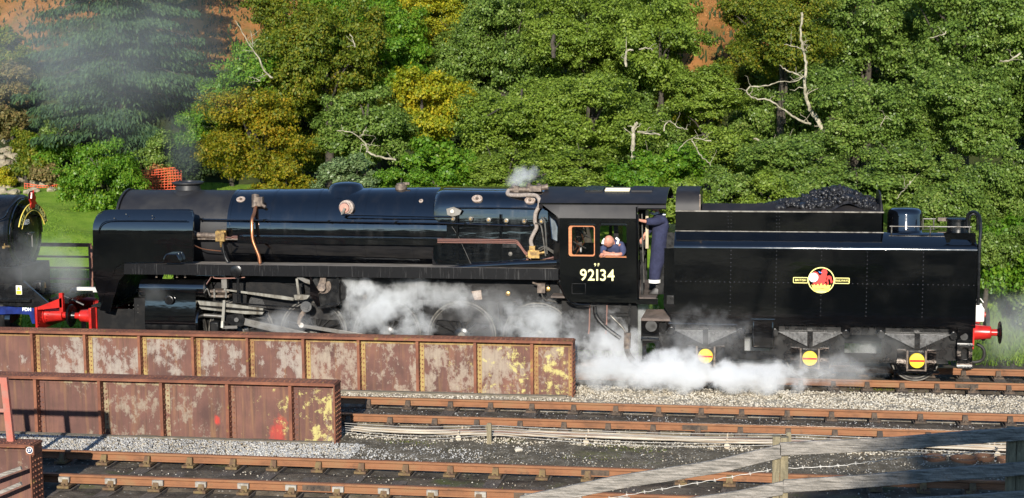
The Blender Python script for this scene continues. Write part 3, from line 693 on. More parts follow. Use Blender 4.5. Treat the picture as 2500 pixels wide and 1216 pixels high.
# firebox cladding seams
for px in (1117, 1223): P(MB().box(atY(px, 600, -.24).x-.025, atY(px, 600, -.24).x+.02, -.263, -.235, 2.35, 3.42), 'cladding_strip', 'black_boiler', fb)
P(tubepx([(1103, 553), (1120, 580), (1150, 645)], -.246, .006, 5), 'cladding_seam', 'steel_dull', fb)
# chimney, dome, safety valves
xc = atY(459, 450, B).x
P(MB().lathe([(3.72, .40), (3.80, .33), (3.83, .285), (3.93, .27), (3.955, .33), (3.975, .36), (4.0, .36), (4.02, .30), (4.02, .22), (3.85, .20)], (xc, B, 0), 'Z', 48, cap=False), 'chimney', 'black_matte')
xd = atY(846, 450, B).x
P(MB().lathe([(3.70, .56), (3.83, .44), (3.87, .41), (3.92, .385), (3.97, .345), (4.01, .25), (4.032, .12), (4.035, .01)], (xd, B, 0), 'Z', 48), 'dome', 'black_boiler')
for dx in (0,):
    x = atY(983, 455, B).x; m = MB().lathe([(3.85, .13), (3.95, .13), (3.96, .10), (4.0, .10), (4.01, .06), (4.02, .01)], (x, B-.15, 0), 'Z', 20); m.cbox((x+.12, B-.15, 4.0), .14, .05, .05)
    P(m, 'top_feed_cap', 'fitting')
sv = MB()
for k, px in enumerate((1258, 1290, 1318)):
    x = atY(px, 460, B).x; sv.lathe([(3.85, .07), (3.96, .07), (3.97, .05), (4.0, .05), (4.01, .02)], (x, B-.1+.2*(k % 2), 0), 'Z', 14)
P(sv, 'safety_valves', 'fitting')
mt = MB().cyl(atY(1245, 464, .2), atY(1300, 462, .2), .055, n=12).cyl(atY(1300, 462, .2), atY(1338, 456, .25), .05, .07, n=12).cbox(atY(1308, 460, .2), .26, .2, .12).cbox(atY(1262, 462, .2), .09, .15, .14)
P(mt, 'steam_manifold', 'fitting')
P(tubepx([(1242, 464), (1240, 474), (1262, 477), (1300, 476), (1314, 482), (1317, 500), (1308, 520), (1306, 540), (1310, 555), (1302, 572), (1296, 588), (1300, 605)], [.1, 0, -.08, -.18, -.24, -.29, -.31, -.32, -.33, -.34, -.36, -.36], .042, 10), 'lagged_pipe', 'lagging')
# --- chimney end of the boiler: fittings
def sidey(z, r): return B-math.sqrt(max(r*r-(z-ZC)**2, 1e-4))
def oval(px, py, rx, rz, r, name='washout_plug', m='cream_dirty', par=None):
    x, z = xz(px, py, -.1)
    for _ in range(4):
        yy = sidey(z, r); x, z = xz(px, py, yy)
    n = Vector((0, yy-B, z-ZC)).normalized(); u = Vector((1, 0, 0)); w_ = n.cross(u); c = Vector((x, yy, z))
    mb = MB(); rs = []
    for s_, h in ((1, -.02), (1, .012), (.72, .016), (.66, .004)):
        rs.append([c+n*h+u*rx*s_*math.cos(k*.2618)+w_*rz*s_*math.sin(k*.2618) for k in range(24)])
    mb.rings(rs); o = P(mb, name, m, par)
    mb = MB(); mb.cyl(c, c+n*.03, rx*.28, n=10); P(mb, 'plug', 'fitting', o); return c, n
oval(588, 487, .10, .085, boil_r(-6.6)); oval(1028, 491, .045, .05, boil_r(-2.6))
for px, py in ((1165, 485), (1294, 489)):
    x, z = xz(px, py, -.13); c = Vector((x, -.135, z)); n = Vector((0, -.80, .6)).normalized(); u = Vector((1, 0, 0)); w_ = n.cross(u)
    mb = MB().rings([[c+n*h+u*.115*s_*math.cos(k*.2618)+w_*.085*s_*math.sin(k*.2618) for k in range(24)] for s_, h in ((1, -.04), (1, .014), (.75, .018), (.68, .006))]); o = P(mb, 'washout_plug', 'cream_dirty')
    P(MB().cyl(c, c+n*.035, .035, n=10), 'plug', 'fitting', o)
for px, py in ((1106, 534), (1149, 534.5), (1193, 537), (1236, 539), (1280, 540), (1322, 540.5)):
    x, z = xz(px, py, -.235); o = P(MB().lathe([(.03, .05), (-.02, .05), (-.025, .035)], (x, -.235, z), 'Y', 14), 'washout_plug', 'steel_dull'); P(MB().lathe([(-.02, .02), (-.045, .02)], (x, -.235, z), 'Y', 8), 'plug', 'brass', o)
x, z = xz(1246, 620, -.24); P(MB().lathe([(.02, .045), (-.02, .045), (-.03, .02)], (x, -.24, z), 'Y', 12), 'washout_plug', 'steel_dull')
P(MB().box(xz(1228, 605, -.28)[0], xz(1262, 605, -.28)[0], -.33, -.2, xz(1240, 604, -.28)[1], xz(1240, 594, -.28)[1]), 'step', 'black_semi')
# clack valve and regulator rod
x, z = xz(845, 507, -.1)
rv_ = P(MB().lathe([(.12, .16), (.0, .16), (-.02, .12), (-.06, .12)], (x, -.10, z), 'Y', 24), 'regulator_cover', 'cream_dirty')
P(MB().lathe([(-.06, .115), (-.085, .10)], (x-.02, -.10, z), 'Y', 20), 'flange', 'copper_pink', rv_)
P(MB().bar(xz(842, 508, -.22), xz(835, 524, -.22), .05, -.24, -.20), 'crank', 'steel_dull', rv_)
P(tubepx([(836, 524), (970, 527), (1104, 530)], -.26, .022), 'regulator_rod', 'black_gloss')
P(MB().plate(pl([(1090, 510), (1108, 505), (1127, 514), (1122, 524), (1105, 529), (1092, 524)], -.30), -.31, -.23), 'rod_bracket', 'steel')
P(MB().cyl(atY(1104, 516, -.33), atY(1104, 516, -.22), .04, n=12), 'bracket_pivot', 'steel')
P(tubepx([(1112, 507), (1200, 507), (1310, 509)], -.29, .02), 'operating_rod', 'black_gloss')
hr = P(tubepx([(487, 535.5), (700, 539), (900, 542), (1080, 545), (1135, 547), (1297, 552.5)], [-.2, -.22, -.26, -.31, -.33, -.33], .020), 'handrail', 'black_gloss')
for px, py, yy in ((490, 535.5, -.2), (645, 538, -.22), (803, 540.5, -.25), (967, 543, -.29), (1137, 547, -.33), (1295, 552.5, -.33)):
    a = Vector(atY(px, py, yy)); P(MB().cyl(a-Vector((0, .02, 0)), a+Vector((0, .16, 0)), .028, .022, n=10), 'stanchion', 'black_gloss', hr)
# copper pipe down the boiler side, pump and small copper pipe
cp = P(tubepx([(624, 505), (621, 520), (616, 535), (615, 560), (617, 585), (624, 605), (632, 625), (635, 643)], [.0, -.12, -.24, -.31, -.33, -.34, -.34, -.34], .040, 12), 'feed_pipe', 'copper')
P(MB().cyl(atY(624, 476, .12), atY(622, 507, .02), .085, .065, n=16).cbox(atY(634, 492, .06), .16, .14, .2).cyl(atY(640, 500, .0), atY(648, 506, -.02), .035, n=10), 'clack_valve', 'fitting', cp)
pm = P(MB().cyl(atY(470, 573, -.3), atY(530, 576, -.3), .062, n=14).cyl(atY(468, 573, -.3), atY(478, 573, -.3), .085, n=14), 'lubricator_pump', 'fitting')
P(MB().cbox(atY(540, 576, -.3), .20, .18, .22).cyl(atY(530, 566, -.3), atY(552, 566, -.3), .05, n=10).cyl(atY(540, 584, -.33), atY(540, 603, -.33), .05, .025, n=10), 'pump_body', 'brass', pm)
for dy in (0, 4): P(tubepx([(550, 578+dy), (562, 580+dy), (570, 577+dy), (580, 577+dy)], -.28, .012, 6), 'oil_pipe', 'copper_pink', pm)
P(tubepx([(471, 597), (490, 606), (510, 610), (540, 613)], [-.5, -.42, -.34, -.3], .012, 6), 'oil_pipe', 'copper', pm)
P(tubepx([(543, 595), (545, 610), (550, 628), (556, 640)], -.32, .032, 8), 'drain_pipe', 'black_semi', pm)
P(MB().box(atY(472, 584, -.3).x, atY(580, 584, -.3).x, -.3, -.28, atY(500, 584, -.3).z-.01, atY(500, 584, -.3).z+.02), 'pipe_rail', 'fitting', pm)
# ledge along the boiler (conduit)
P(MB().box(atY(581, 576, -.2).x, x_fb+.2, -.27, -.1, xz(800, 580.5, -.22)[1]-.03, xz(800, 580.5, -.22)[1]+.005), 'conduit', 'black_gloss')
P(MB().box(atY(581, 576, -.2).x, x_fb+.2, -.255, -.1, xz(800, 580.5, -.22)[1]-.14, xz(800, 580.5, -.22)[1]-.03), 'conduit_cover', 'black_boiler')
for k in range(3): P(tubepx([(1068, 584+4*k), (1200, 585+4*k), (1250, 586+4*k), (1262, 588+4*k), (1272, 600+3*k), (1283, 615+3*k), (1296, 620+4*k)], -.30, .013, 6), 'oil_pipe', 'copper_pink')
P(MB().cbox(atY(1304, 620, -.36), .24, .16, .16).cbox(atY(1300, 608, -.36), .12, .12, .14).cyl(atY(1285, 626, -.36), atY(1330, 616, -.36), .035, n=8), 'live_steam_injector', 'brass')
for pts in ([(1315, 607), (1330, 602), (1345, 610), (1365, 622)], [(1318, 612), (1332, 606), (1348, 616), (1363, 624)], [(1285, 632), (1300, 639), (1335, 632), (1365, 624)], [(1306, 545), (1320, 550), (1326, 580), (1332, 625)], [(1322, 530), (1330, 545), (1334, 600), (1336, 620)]):
    P(tubepx(pts, -.38, .016, 6), 'injector_pipe', 'steel_dull' if pts[0][1] < 620 else 'copper_pink')
# long exhaust pipe lying on the running plate behind
P(tubepx([(1078, 656), (1150, 651), (1245, 646), (1365, 641)], -.42, [.035]*5+[.06]*5+[.085]*6, 14), 'ejector_pipe', 'black_gloss')
# --- running plate and valance
RPY = -.62
xr0, xr1 = atY(300, 643, RPY).x, atY(1363, 660, RPY).x
for s in (0, 1):
    ya, yb = (RPY, -.05) if s == 0 else (1.55, 2.12)
    P(MB().box(xr0, xr1, ya, yb, 2.285, 2.31), 'running_plate', 'footplate_grime')
    y0, y1 = (RPY-.012, RPY+.012) if s == 0 else (2.108, 2.132)
    P(MB().box(xr0-.01, xr1, y0, y1, 2.085, 2.318), 'valance', 'valance_black')
# curved front drop of the footplate
fd = pl([(304, 641), (303, 671), (292, 685), (268, 762), (244, 757), (262, 700), (286, 652)], RPY)
for y in (RPY-.014, 2.11): P(MB().plate(fd, y, y+.026), 'front_footstep', 'black_gloss')
P(MB().plate(pl([(300, 641), (302, 645), (286, 655), (264, 702), (246, 758), (242, 756), (260, 700), (283, 652)], RPY), RPY+.012, 2.11), 'front_apron', 'black_semi')
P(MB().box(-9.95, -9.35, -.35, 1.85, 1.30, 1.34), 'front_platform', 'black_semi')
# --- smoke deflectors
dfl = [(227, 560), (228, 545), (235, 528), (248, 517), (268, 513), (455, 512), (465, 515), (471, 524), (471, 640), (303, 641), (284, 652), (262, 700), (247, 742), (243, 728), (233, 700), (228, 660)]
def deflect(y0, sgn):
    poly = pl(dfl, RPY); zt = 3.12
    bm = bmesh.new(); vs = [bm.verts.new((x, 0, z)) for x, z in poly]; bm.faces.new(vs)
    for zc in np.linspace(2.95, 3.5, 12): bmesh.ops.bisect_plane(bm, geom=bm.verts[:]+bm.edges[:]+bm.faces[:], plane_co=(0, 0, zc), plane_no=(0, 0, 1))
    for v in bm.verts:
        k = max(0, v.co.z-2.98); v.co.y = y0+sgn*(k*k*.62)
    r = bmesh.ops.solidify(bm, geom=bm.faces[:], thickness=.014)
    bmesh.ops.recalc_face_normals(bm, faces=bm.faces)
    me = bpy.data.meshes.new('smoke_deflector'); bm.to_mesh(me); bm.free(); me.materials.append(MATS['black_gloss'])
    me.polygons.foreach_set('use_smooth', [True]*len(me.polygons)); me.set_sharp_from_angle(angle=R(30))
    o = bpy.data.objects.new('smoke_deflector', me); col.objects.link(o); o.parent = loco; return o
dn = deflect(RPY-.005, 1); df = deflect(2.12, -1)
P(tubepx([(229, 700), (228.5, 610), (228, 560), (231, 541), (240, 524), (258, 514.5), (300, 513.5), (455, 513), (466, 517), (471.5, 528), (471.5, 635)], [RPY, RPY, RPY+.02, RPY+.05, RPY+.10, RPY+.145, RPY+.15, RPY+.15, RPY+.13, RPY+.08, RPY], .014, 8), 'edge_beading', 'black_gloss', dn)
P(tubepx([(241, 570), (243, 556), (252, 544), (270, 538.5), (330, 537.5), (456, 538.5)], RPY-.045, .013, 8), 'handrail', 'black_gloss', dn)
rv = MB()
for px, py in ((247, 569), (252, 569), (237, 643), (243, 643), (249, 643), (279, 533), (372, 534), (308, 523), (372, 527)):
    q = atY(px, py, RPY); rivet(rv, (q.x, RPY+.0, q.z), (0, -1, 0), .016)
tag(P(rv, 'bolt_heads', 'steel_dull', dn), kind='stuff')
P(MB().plate(pl([(400, 641), (404, 626), (410, 618), (435, 618), (441, 627), (444, 641)], RPY-.1), RPY-.20, RPY-.02), 'mechanical_lubricator', 'black_gloss', bevel=.02)
# --- front buffer beam
P(MB().box(-9.94, -9.88, -.55, 2.05, .82, 1.30), 'buffer_beam', 'red_paint', bevel=.004)
for _y in (-.25, 1.70): P(MB().box(-9.88, -9.0, _y, _y+.05, .55, 1.25), 'front_frame', 'under_black')
def buffer(x, y, d, par, stock_m, head=.26, ln=.62):
    o = MB().lathe([(0, .20), (.02*d, .20), (.025*d, .165), (.34*d, .13), (.36*d, .135), (.38*d, .12), (.38*d, .07), (.54*d, .07)], (x, y, 1.06), 'X', 28).build('buffer', stock_m, par)
    MB().lathe([(.50*d, .075), ((ln-.045)*d, .09), ((ln-.04)*d, head-.02), ((ln-.02)*d, head), ((ln-.005)*d, head-.02), (ln*d, .05)], (x, y, 1.06), 'X', 32).build('head', 'black_semi', o)
    return o
for y in (-.12, 1.62): buffer(-9.94, y, -1, loco, 'red_paint')
P(MB().box(-9.93, -9.86, -.30, .06, .80, 1.32), 'buffer_pad', 'red_paint')
# --- cylinders and valve chest
CY = .75-1.02
xa, xb = xz(352, 740, -.6)[0], xz(478, 740, -.6)[0]
va, vb = xz(328, 690, -.6)[0], xz(502, 690, -.6)[0]
for s in (0, 1):
    yc = CY if s == 0 else 2*B-CY
    o = P(MB().lathe([(xa, .20), (xa+.01, .36), (xb, .36), (xb+.01, .20)], (0, yc, .98), 'X', 40), 'cylinder', 'black_semi')
    sgn = -1 if s == 0 else 1
    prof = [(yc+sgn*.36, .98), (yc+sgn*.355, 1.2), (yc+sgn*.30, 1.45), (yc+sgn*.28, 1.75), (yc-sgn*.30, 1.75), (yc-sgn*.30, .98)]
    P(MB().rings([[(x, y, z) for y, z in prof] for x in (xa+.012, xb-.012)]), 'cylinder_casing', 'black_gloss', o)
    o2 = P(MB().lathe([(va, .10), (va+.02, .17), (va+.06, .205), (vb-.06, .205), (vb-.02, .17), (vb, .10)], (0, yc-.02*(1 if s == 0 else -1), 1.74), 'X', 36), 'valve_chest', 'black_gloss')
    P(MB().lathe([(vb-.10, .215), (vb-.06, .215)], (0, yc-.02*(1 if s == 0 else -1), 1.74), 'X', 36), 'cover_ring', 'black_semi', o2)
    P(MB().lathe([(xb, .38), (xb+.04, .38), (xb+.06, .30)], (0, yc, .98), 'X', 36), 'end_cover', 'black_gloss', o)
for px in (380, 415, 430, 450): 
    q = atY(px, 674 if px != 415 else 666, -.45); P(MB().lathe([(0, .05 if px == 415 else .025), (.07, .045 if px == 415 else .02), (.08, .01)], (q.x, -.40, q.z-.04), 'Z', 12), 'relief_valve', 'fitting')
x, z = xz(413, 733, -.62); P(MB().lathe([(.02, .10), (-.012, .10), (-.016, .085), (-.012, .08)], (x, -.628, z), 'Y', 24), 'inspection_cover', 'black_semi')
rv = MB()
for i in range(3):
    for j in range(3): q = atY(315+11*i, 745+9*j, -.24); rivet(rv, q, (0, -1, 0), .012)
# --- frames
P(MB().plate([(-9.0, .62), (-8.6, .55), (1.3, .55), (1.3, 1.55), (-5.4, 1.62), (-9.0, 1.60)], .04, .07), 'main_frame', 'under_black')
P(MB().plate([(-9.0, .62), (-8.6, .55), (1.3, .55), (1.3, 1.55), (-5.4, 1.62), (-9.0, 1.60)], 1.43, 1.46), 'main_frame', 'under_black')
P(MB().box(-9.0, -8.4, -.24, .04, .75, 1.5), 'cylinder_stay', 'under_black'); tag(P(rv, 'bolt_heads', 'steel', None), kind='stuff')
P(MB().plate(pl([(520, 690), (560, 688), (680, 690), (740, 702), (745, 780), (520, 780)], -.05), -.06, -.02), 'frame_plate', 'under_black')
P(MB().box(-2.6, .6, -.15, 1.65, 1.55, 2.25), 'ashpan', 'under_black')
P(MB().box(-7.0, -2.6, .1, 1.4, 1.5, 2.2), 'boiler_cradle', 'under_black')
P(MB().box(-6.9, .4, -.3, -.05, 2.15, 2.28), 'running_plate_bracket', 'under_black')
# --- wheels
def wheel(r, nsp, yf, name, parent, weight=None, m='under_black', hub=.17, crank=None):
    o = MB(); n = 56
    tyre = MB().lathe([(0, r-.075), (0, r-.012), (.012, r), (.12, r+.004), (.13, r+.028), (.15, r+.028), (.15, r-.075)], (0, yf, 0), 'Y', n, cap=False)
    rim = MB().lathe([(.02, r-.075), (.02, r-.13), (.12, r-.13), (.12, r-.075)], (0, yf, 0), 'Y', n, cap=False)
    sp = MB()
    for k in range(nsp):
        a = 2*math.pi*k/nsp; d = Vector((math.cos(a), 0, math.sin(a))); t_ = Vector((-d.z, 0, d.x))
        rs = []
        for rr, w_, dep in ((hub*.8, .034, .055), (r*.5, .026, .042), (r-.11, .032, .042)):
            c = d*rr+Vector((0, yf+.075, 0)); rs.append([c-t_*w_-Vector((0, dep, 0))*.2, c-Vector((0, dep, 0)), c+t_*w_-Vector((0, dep, 0))*.2, c+Vector((0, dep*.6, 0))])
        sp.rings(rs)
    hb = MB().lathe([(-.02, .05), (-.02, hub*.62), (.01, hub), (.16, hub)], (0, yf, 0), 'Y', 28)
    return tyre, rim, sp, hb
meshes = {}
def wheelset(kind, r, nsp, hub, weight):
    t, ri, sp, hb = wheel(r, nsp, 0, kind, None, hub=hub)
    d = {'wheel': mesh_of(sp, 'wheel_black'), 'tyre': mesh_of(t, 'wheel_black'), 'rim': mesh_of(ri, 'wheel_black'), 'hub': mesh_of(hb, 'wheel_black')}
    if weight:
        a0, a1 = weight; outer = arc(0, 0, r-.10, a0, a1, 18)
        mb = MB().plate(outer, .025, .13); d['balance_weight'] = mesh_of(mb, 'wheel_black')
    ed = MB().lathe([(-.003, r-.030), (-.003, r-.012), (.010, r+.001)], (0, 0, 0), 'Y', 56, cap=False).lathe([(-.003, r-.082), (-.003, r-.068)], (0, 0, 0), 'Y', 56, cap=False); d['tyre_edge_glint'] = mesh_of(ed, 'steel_dull')  # brighter steel rings put in for the highlights on tyre edge and rim
    ax = MB().lathe([(-.03, .05), (-.03, .085), (.05, .085)], (0, 0, 0), 'Y', 20); d['axle_end'] = mesh_of(ax, 'steel_dull')
    meshes[kind] = d
wheelset('driver', .762, 16, .18, (28, 152)); wheelset('pony', .457, 10, .11, None); wheelset('tenderw', .50, 12, .13, None)
def put_wheel(kind, x, z, y, par, far=False, ry=0):
    d = meshes[kind]; o = share('wheel', d['wheel'], par, (x, y, z)); o.rotation_euler = (0, ry, math.pi if far else 0)
    for k in d:
        if k == 'wheel': continue
        c = bpy.data.objects.new(k, d[k]); col.objects.link(c); c.parent = o
    return o
for i in range(5):
    put_wheel('driver', -1.651*i, .762, -.07, loco, ry=R(3)); put_wheel('driver', -1.651*i, .762, 1.57, loco, True)
    P(MB().cyl((-1.651*i, 0, .762), (-1.651*i, 1.5, .762), .10, n=14), 'axle', 'under_black')
put_wheel('pony', -9.195, .457, -.07, loco); put_wheel('pony', -9.195, .457, 1.57, loco, True)
P(MB().cyl((-9.195, 0, .457), (-9.195, 1.5, .457), .08, n=14), 'axle', 'under_black')
# --- motion
P(MB().plate(pl([(484, 733), (560, 740), (645, 752), (645, 757), (560, 749), (490, 744)], -.40), -.47, -.38), 'slide_bar', 'slide_steel', bevel=.006)
P(MB().plate(pl([(488, 748), (560, 756), (646, 761), (643, 767), (600, 766), (495, 754)], -.40), -.47, -.38), 'slide_bar', 'slide_steel', bevel=.006)
P(MB().plate(pl([(488, 741), (640, 757), (640, 760), (488, 746)], -.40), -.43, -.42), 'slide_bar_gap', 'under_black')
P(MB().cyl(atY(478, 768, -.27), atY(590, 776, -.27), .045, n=14), 'piston_rod', 'steel')
P(MB().cbox(atY(482, 764, -.27), .13, .2, .16).cbox(atY(478, 744, -.40), .08, .1, .08), 'gland', 'copper_pink')
P(MB().plate(pl([(550, 770), (590, 764), (598, 780), (594, 796), (572, 800), (548, 782)], -.40), -.40, -.22).cyl(atY(577, 781, -.46), atY(577, 781, -.3), .055, n=16), 'crosshead', 'black_semi', bevel=.006)
P(MB().plate(pl([(545, 733), (551, 733), (548, 786), (541, 786)], -.52), -.545, -.51).cyl(atY(543, 800, -.55), atY(543, 784, -.53), .05, .035, n=10), 'combination_lever', 'slide_steel')
P(MB().bar(xz(543, 799, -.5), xz(580, 798, -.5), .06, -.53, -.49), 'union_link', 'steel')
# connecting rod (fluted) and coupling rods
a, b = xz(592, 784, -.36), xz(775, 826, -.36)
P(MB().bar(a, b, .16, -.38, -.33), 'connecting_rod', 'steel', bevel=.008)
P(MB().bar(xz(602, 785, -.39), xz(770, 823, -.39), .075, -.386, -.381), 'rod_flute', 'steel_dull')
P(MB().bar((-6.604, .47), (0, .47), .11, -.26, -.21), 'coupling_rod', 'steel', bevel=.008)
pinz = .47
for i in range(5): P(MB().lathe([(-.03, .06), (-.035, .105), (.05, .105)], (-1.651*i, -.25, pinz), 'Y', 18), 'crank_pin', 'steel')
P(MB().bar(xz(733, 794, -.40), xz(905, 822, -.40), .085, -.43, -.39), 'eccentric_rod', 'steel', bevel=.006)
P(MB().cyl(atY(735, 794, -.45), atY(735, 794, -.36), .055, n=14), 'rod_end', 'steel')
# expansion link, radius rod, brackets
P(MB().plate(pl([(549, 699), (552, 706), (690, 722), (718, 727), (717, 734), (690, 731), (560, 711), (546, 709)], -.45), -.47, -.42), 'radius_rod', 'slide_steel', bevel=.006)
P(MB().plate(pl([(718, 720), (735, 719), (757, 721), (750, 730), (738, 732), (720, 732)], -.47), -.49, -.42).cyl(atY(729, 726, -.52), atY(729, 726, -.4), .04, n=12), 'die_block', 'slide_steel')
P(MB().bar(xz(725, 680, -.47), xz(730, 720, -.47), .05, -.49, -.46), 'lifting_link', 'slide_steel')
P(MB().plate(pl([(724, 676), (735, 676), (757, 684), (757, 694), (745, 690), (728, 680)], -.50), -.52, -.46), 'lifting_arm', 'steel')
br = P(MB().plate(pl([(756, 675), (826, 676), (832, 690), (842, 705), (840, 730), (826, 742), (781, 749), (776, 750), (757, 719)], -.50), -.44, -.30), 'motion_bracket', 'black_semi')
P(MB().plate(pl([(757, 676), (761, 676), (778, 712), (783, 749), (776, 750), (758, 720)], -.55), -.58, -.44), 'bracket_flange', 'black_gloss', br)
P(MB().plate(pl([(822, 676), (828, 680), (829, 742), (824, 743)], -.55), -.57, -.44), 'bracket_flange', 'black_semi', br)
P(MB().plate(pl([(776, 749), (826, 741), (829, 745), (778, 754)], -.55), -.60, -.40), 'bracket_flange', 'black_semi', br)
P(MB().plate(pl([(784, 676), (797, 676), (794, 707), (782, 711), (773, 705)], -.50), -.52, -.45).cyl(atY(785, 702, -.58), atY(785, 702, -.45), .085, n=18), 'reversing_arm', 'fitting')
P(MB().plate(arc(*xz(790, 698, -.45), .17, -150, 40, 12)+[xz(790, 690, -.45)], -.46, -.44), 'expansion_link', 'fitting')
P(MB().cyl(atY(747, 749, -.55), atY(747, 749, -.42), .118, n=24).cyl(atY(747, 749, -.57), atY(747, 749, -.5), .06, n=12), 'return_crank', 'black_semi')
P(MB().plate(pl([(738, 758), (748, 762), (736, 778), (732, 795), (726, 790), (728, 772)], -.45), -.47, -.42), 'link_foot', 'fitting')
P(tubepx([(588, 741), (650, 746), (742, 752)], -.50, .018, 6), 'lubricator_drive', 'black_semi')
P(tubepx([(583, 650), (583, 668), (581, 690), (582, 738)], -.58, .03, 8), 'drive_arm', 'black_semi')
P(MB().lathe([(.0, .13), (-.06, .13), (-.07, .10)], (*[xz(578, 662, -.6)[0]], -.60, xz(578, 662, -.6)[1]), 'Y', 20), 'lubricator_wheel', 'black_semi')
P(MB().box(xz(515, 708, -.4)[0], xz(560, 708, -.4)[0], -.45, -.2, xz(530, 725, -.4)[1], xz(530, 720, -.4)[1]).box(xz(515, 708, -.4)[0], xz(560, 708, -.4)[0], -.45, -.2, xz(530, 713, -.4)[1], xz(530, 708, -.4)[1]).cyl(atY(500, 712, -.3), atY(550, 713, -.3), .05, n=12), 'valve_crosshead', 'fitting')
for px in (524, 552): P(MB().bar(xz(px, 706, -.46), xz(px, 727, -.46), .04, -.48, -.44), 'crosshead_guide', 'steel_dull')
P(MB().cbox(atY(549, 692, -.45), .12, .1, .2).cyl(atY(549, 700, -.45), atY(549, 675, -.45), .03, n=8), 'valve_spindle_guide', 'steel_dull')
P(tubepx([(521, 674), (526, 679), (570, 679), (598, 677)], -.5, .013, 6), 'oil_pipe', 'copper_pink'); P(tubepx([(504, 694), (510, 685), (516, 676)], -.5, .012, 6), 'oil_pipe', 'copper_pink')
P(tubepx([(498, 715), (506, 705), (512, 720), (514, 722)], -.5, .016, 6), 'oil_pipe', 'steel_dull')
P(MB().box(xz(570, 715, -.2)[0], xz(606, 715, -.2)[0], -.3, -.1, xz(590, 740, -.2)[1], xz(590, 712, -.2)[1]), 'reservoir_bracket', 'under_black', bevel=.02)
P(MB().cyl(atY(640, 745, .0), atY(640, 745, -.08), .3, n=30), 'frame_stretcher', 'under_black')
P(MB().cbox(atY(528, 797, -.3), .22, .3, .26), 'drain_cock_box', 'under_black', bevel=.04)
# springs, brake hangers and sand pipes between the wheels
for x in (-4.13, -2.48, -.83):
    P(MB().bar((x-.05, 1.5), (x+.02, .45), .07, -.08, -.02).cbox((x, -.1, .62), .12, .12, .42), 'brake_hanger', 'under_black')
    P(MB().cyl((x+.35, -.06, 1.58), (x+.35, -.12, 1.58), .05, n=12), 'lifting_hole', 'fitting')
P(MB().box(-.75, .25, -.12, -.02, 1.22, 1.42), 'spring_plank', 'under_black', bevel=.03)
P(MB().plate(pl([(1152, 711), (1175, 708), (1178, 730), (1160, 732)], -.15), -.2, -.1), 'sandbox_lid', 'cream_dirty')
P(MB().cbox(atY(1322, 703, -.5), .16, .12, .2).cyl(atY(1300, 690, -.5), atY(1320, 696, -.5), .02, n=6), 'steam_valve', 'fitting')
P(tubepx([(1322, 712), (1324, 722), (1332, 732), (1358, 737)], -.48, .013, 6), 'valve_pipe', 'steel_dull')
x, z = xz(1338, 706, -.2); P(MB().lathe([(.03, .05), (-.02, .05), (-.03, .02)], (x, -.2, z), 'Y', 12), 'washout_plug', 'brass')
x, z = xz(1240, 717, -.2); P(MB().lathe([(.06, .05), (-.02, .05), (-.03, .02)], (x, -.2, z), 'Y', 12), 'washout_plug', 'brass')
# pipe running under the cab front
P(tubepx([(1364, 686), (1372, 700), (1384, 728), (1396, 740), (1420, 745), (1440, 744)], -.58, .04, 10), 'exhaust_injector_pipe', 'black_gloss')
for px in (1440, 1482): P(tubepx([(px, 745), (px-1, 790), (px-3, 815)], -.4, .016, 6), 'copper_drain', 'copper_pink')
P(tubepx([(1452, 748), (1456, 772), (1480, 800), (1515, 826)], -.45, .045, 10), 'overflow_pipe', 'black_semi')
P(MB().box(.55, 2.15, -.3, -.2, .55, 1.6), 'rear_frame', 'under_black')
P(MB().lathe([(.1, .16), (-.02, .16), (-.03, .12)], (xz(1505, 788, -.3)[0], -.3, xz(1505, 788, -.3)[1]), 'Y', 20).cbox(atY(1510, 768, -.35), .5, .12, .06), 'injector_body', 'under_black')
P(MB().bar(xz(1538, 738, -.45), xz(1536, 812, -.45), .05, -.47, -.43), 'pipe_hanger', 'black_semi')
hz = P(tubepx([(1531, 812), (1530, 835), (1532, 858), (1541, 876), (1556, 886), (1575, 886), (1590, 880)], -.45, .062, 12), 'water_hose', 'hose_grey')
P(MB().cyl(atY(1532, 812, -.45), atY(1531, 850, -.45), .075, n=14), 'hose_clip', 'fitting', hz)
P(tubepx([(1490, 770), (1520, 800), (1533, 822)], -.42, .025, 8), 'overflow_pipe', 'steel_dull')
# --- cab
CABY = -.62
cabs = pl([(1367, 534), (1367, 640), (1371, 690), (1384, 722), (1400, 737), (1556, 736), (1556, 512), (1562, 506)], CABY)
cx0, cx1 = xz(1367, 640, CABY)[0], xz(1556, 640, CABY)[0]; cz0, cz1 = xz(1450, 738, CABY)[1], xz(1450, 534, CABY)[1]
wA = [xz(1386, 548, CABY), xz(1455, 628, CABY)]; wB = [xz(1463, 548, CABY), xz(1532, 630, CABY)]
def cabside(y0, y1):
    g = MB()   # panels round two window openings
    wz0, wz1 = min(wA[1][1], wB[1][1]), wA[0][1]
    g.plate([(cx0, wz0), (cx0, cz0+.42), (cx0+.12, cz0+.12), (cx0+.24, cz0), (cx1, cz0), (cx1, wz0)], y0, y1)
    g.box(cx0, wA[0][0], y0, y1, wz0, wz1).box(wA[1][0], wB[0][0], y0, y1, wz0, wz1).box(wB[1][0], cx1, y0, y1, wz0, wz1)
    g.box(cx0, cx1, y0, y1, wz1, cz1)
    return g
cs = P(cabside(CABY, CABY+.02), 'cab_side', 'black_gloss', sharp=None)
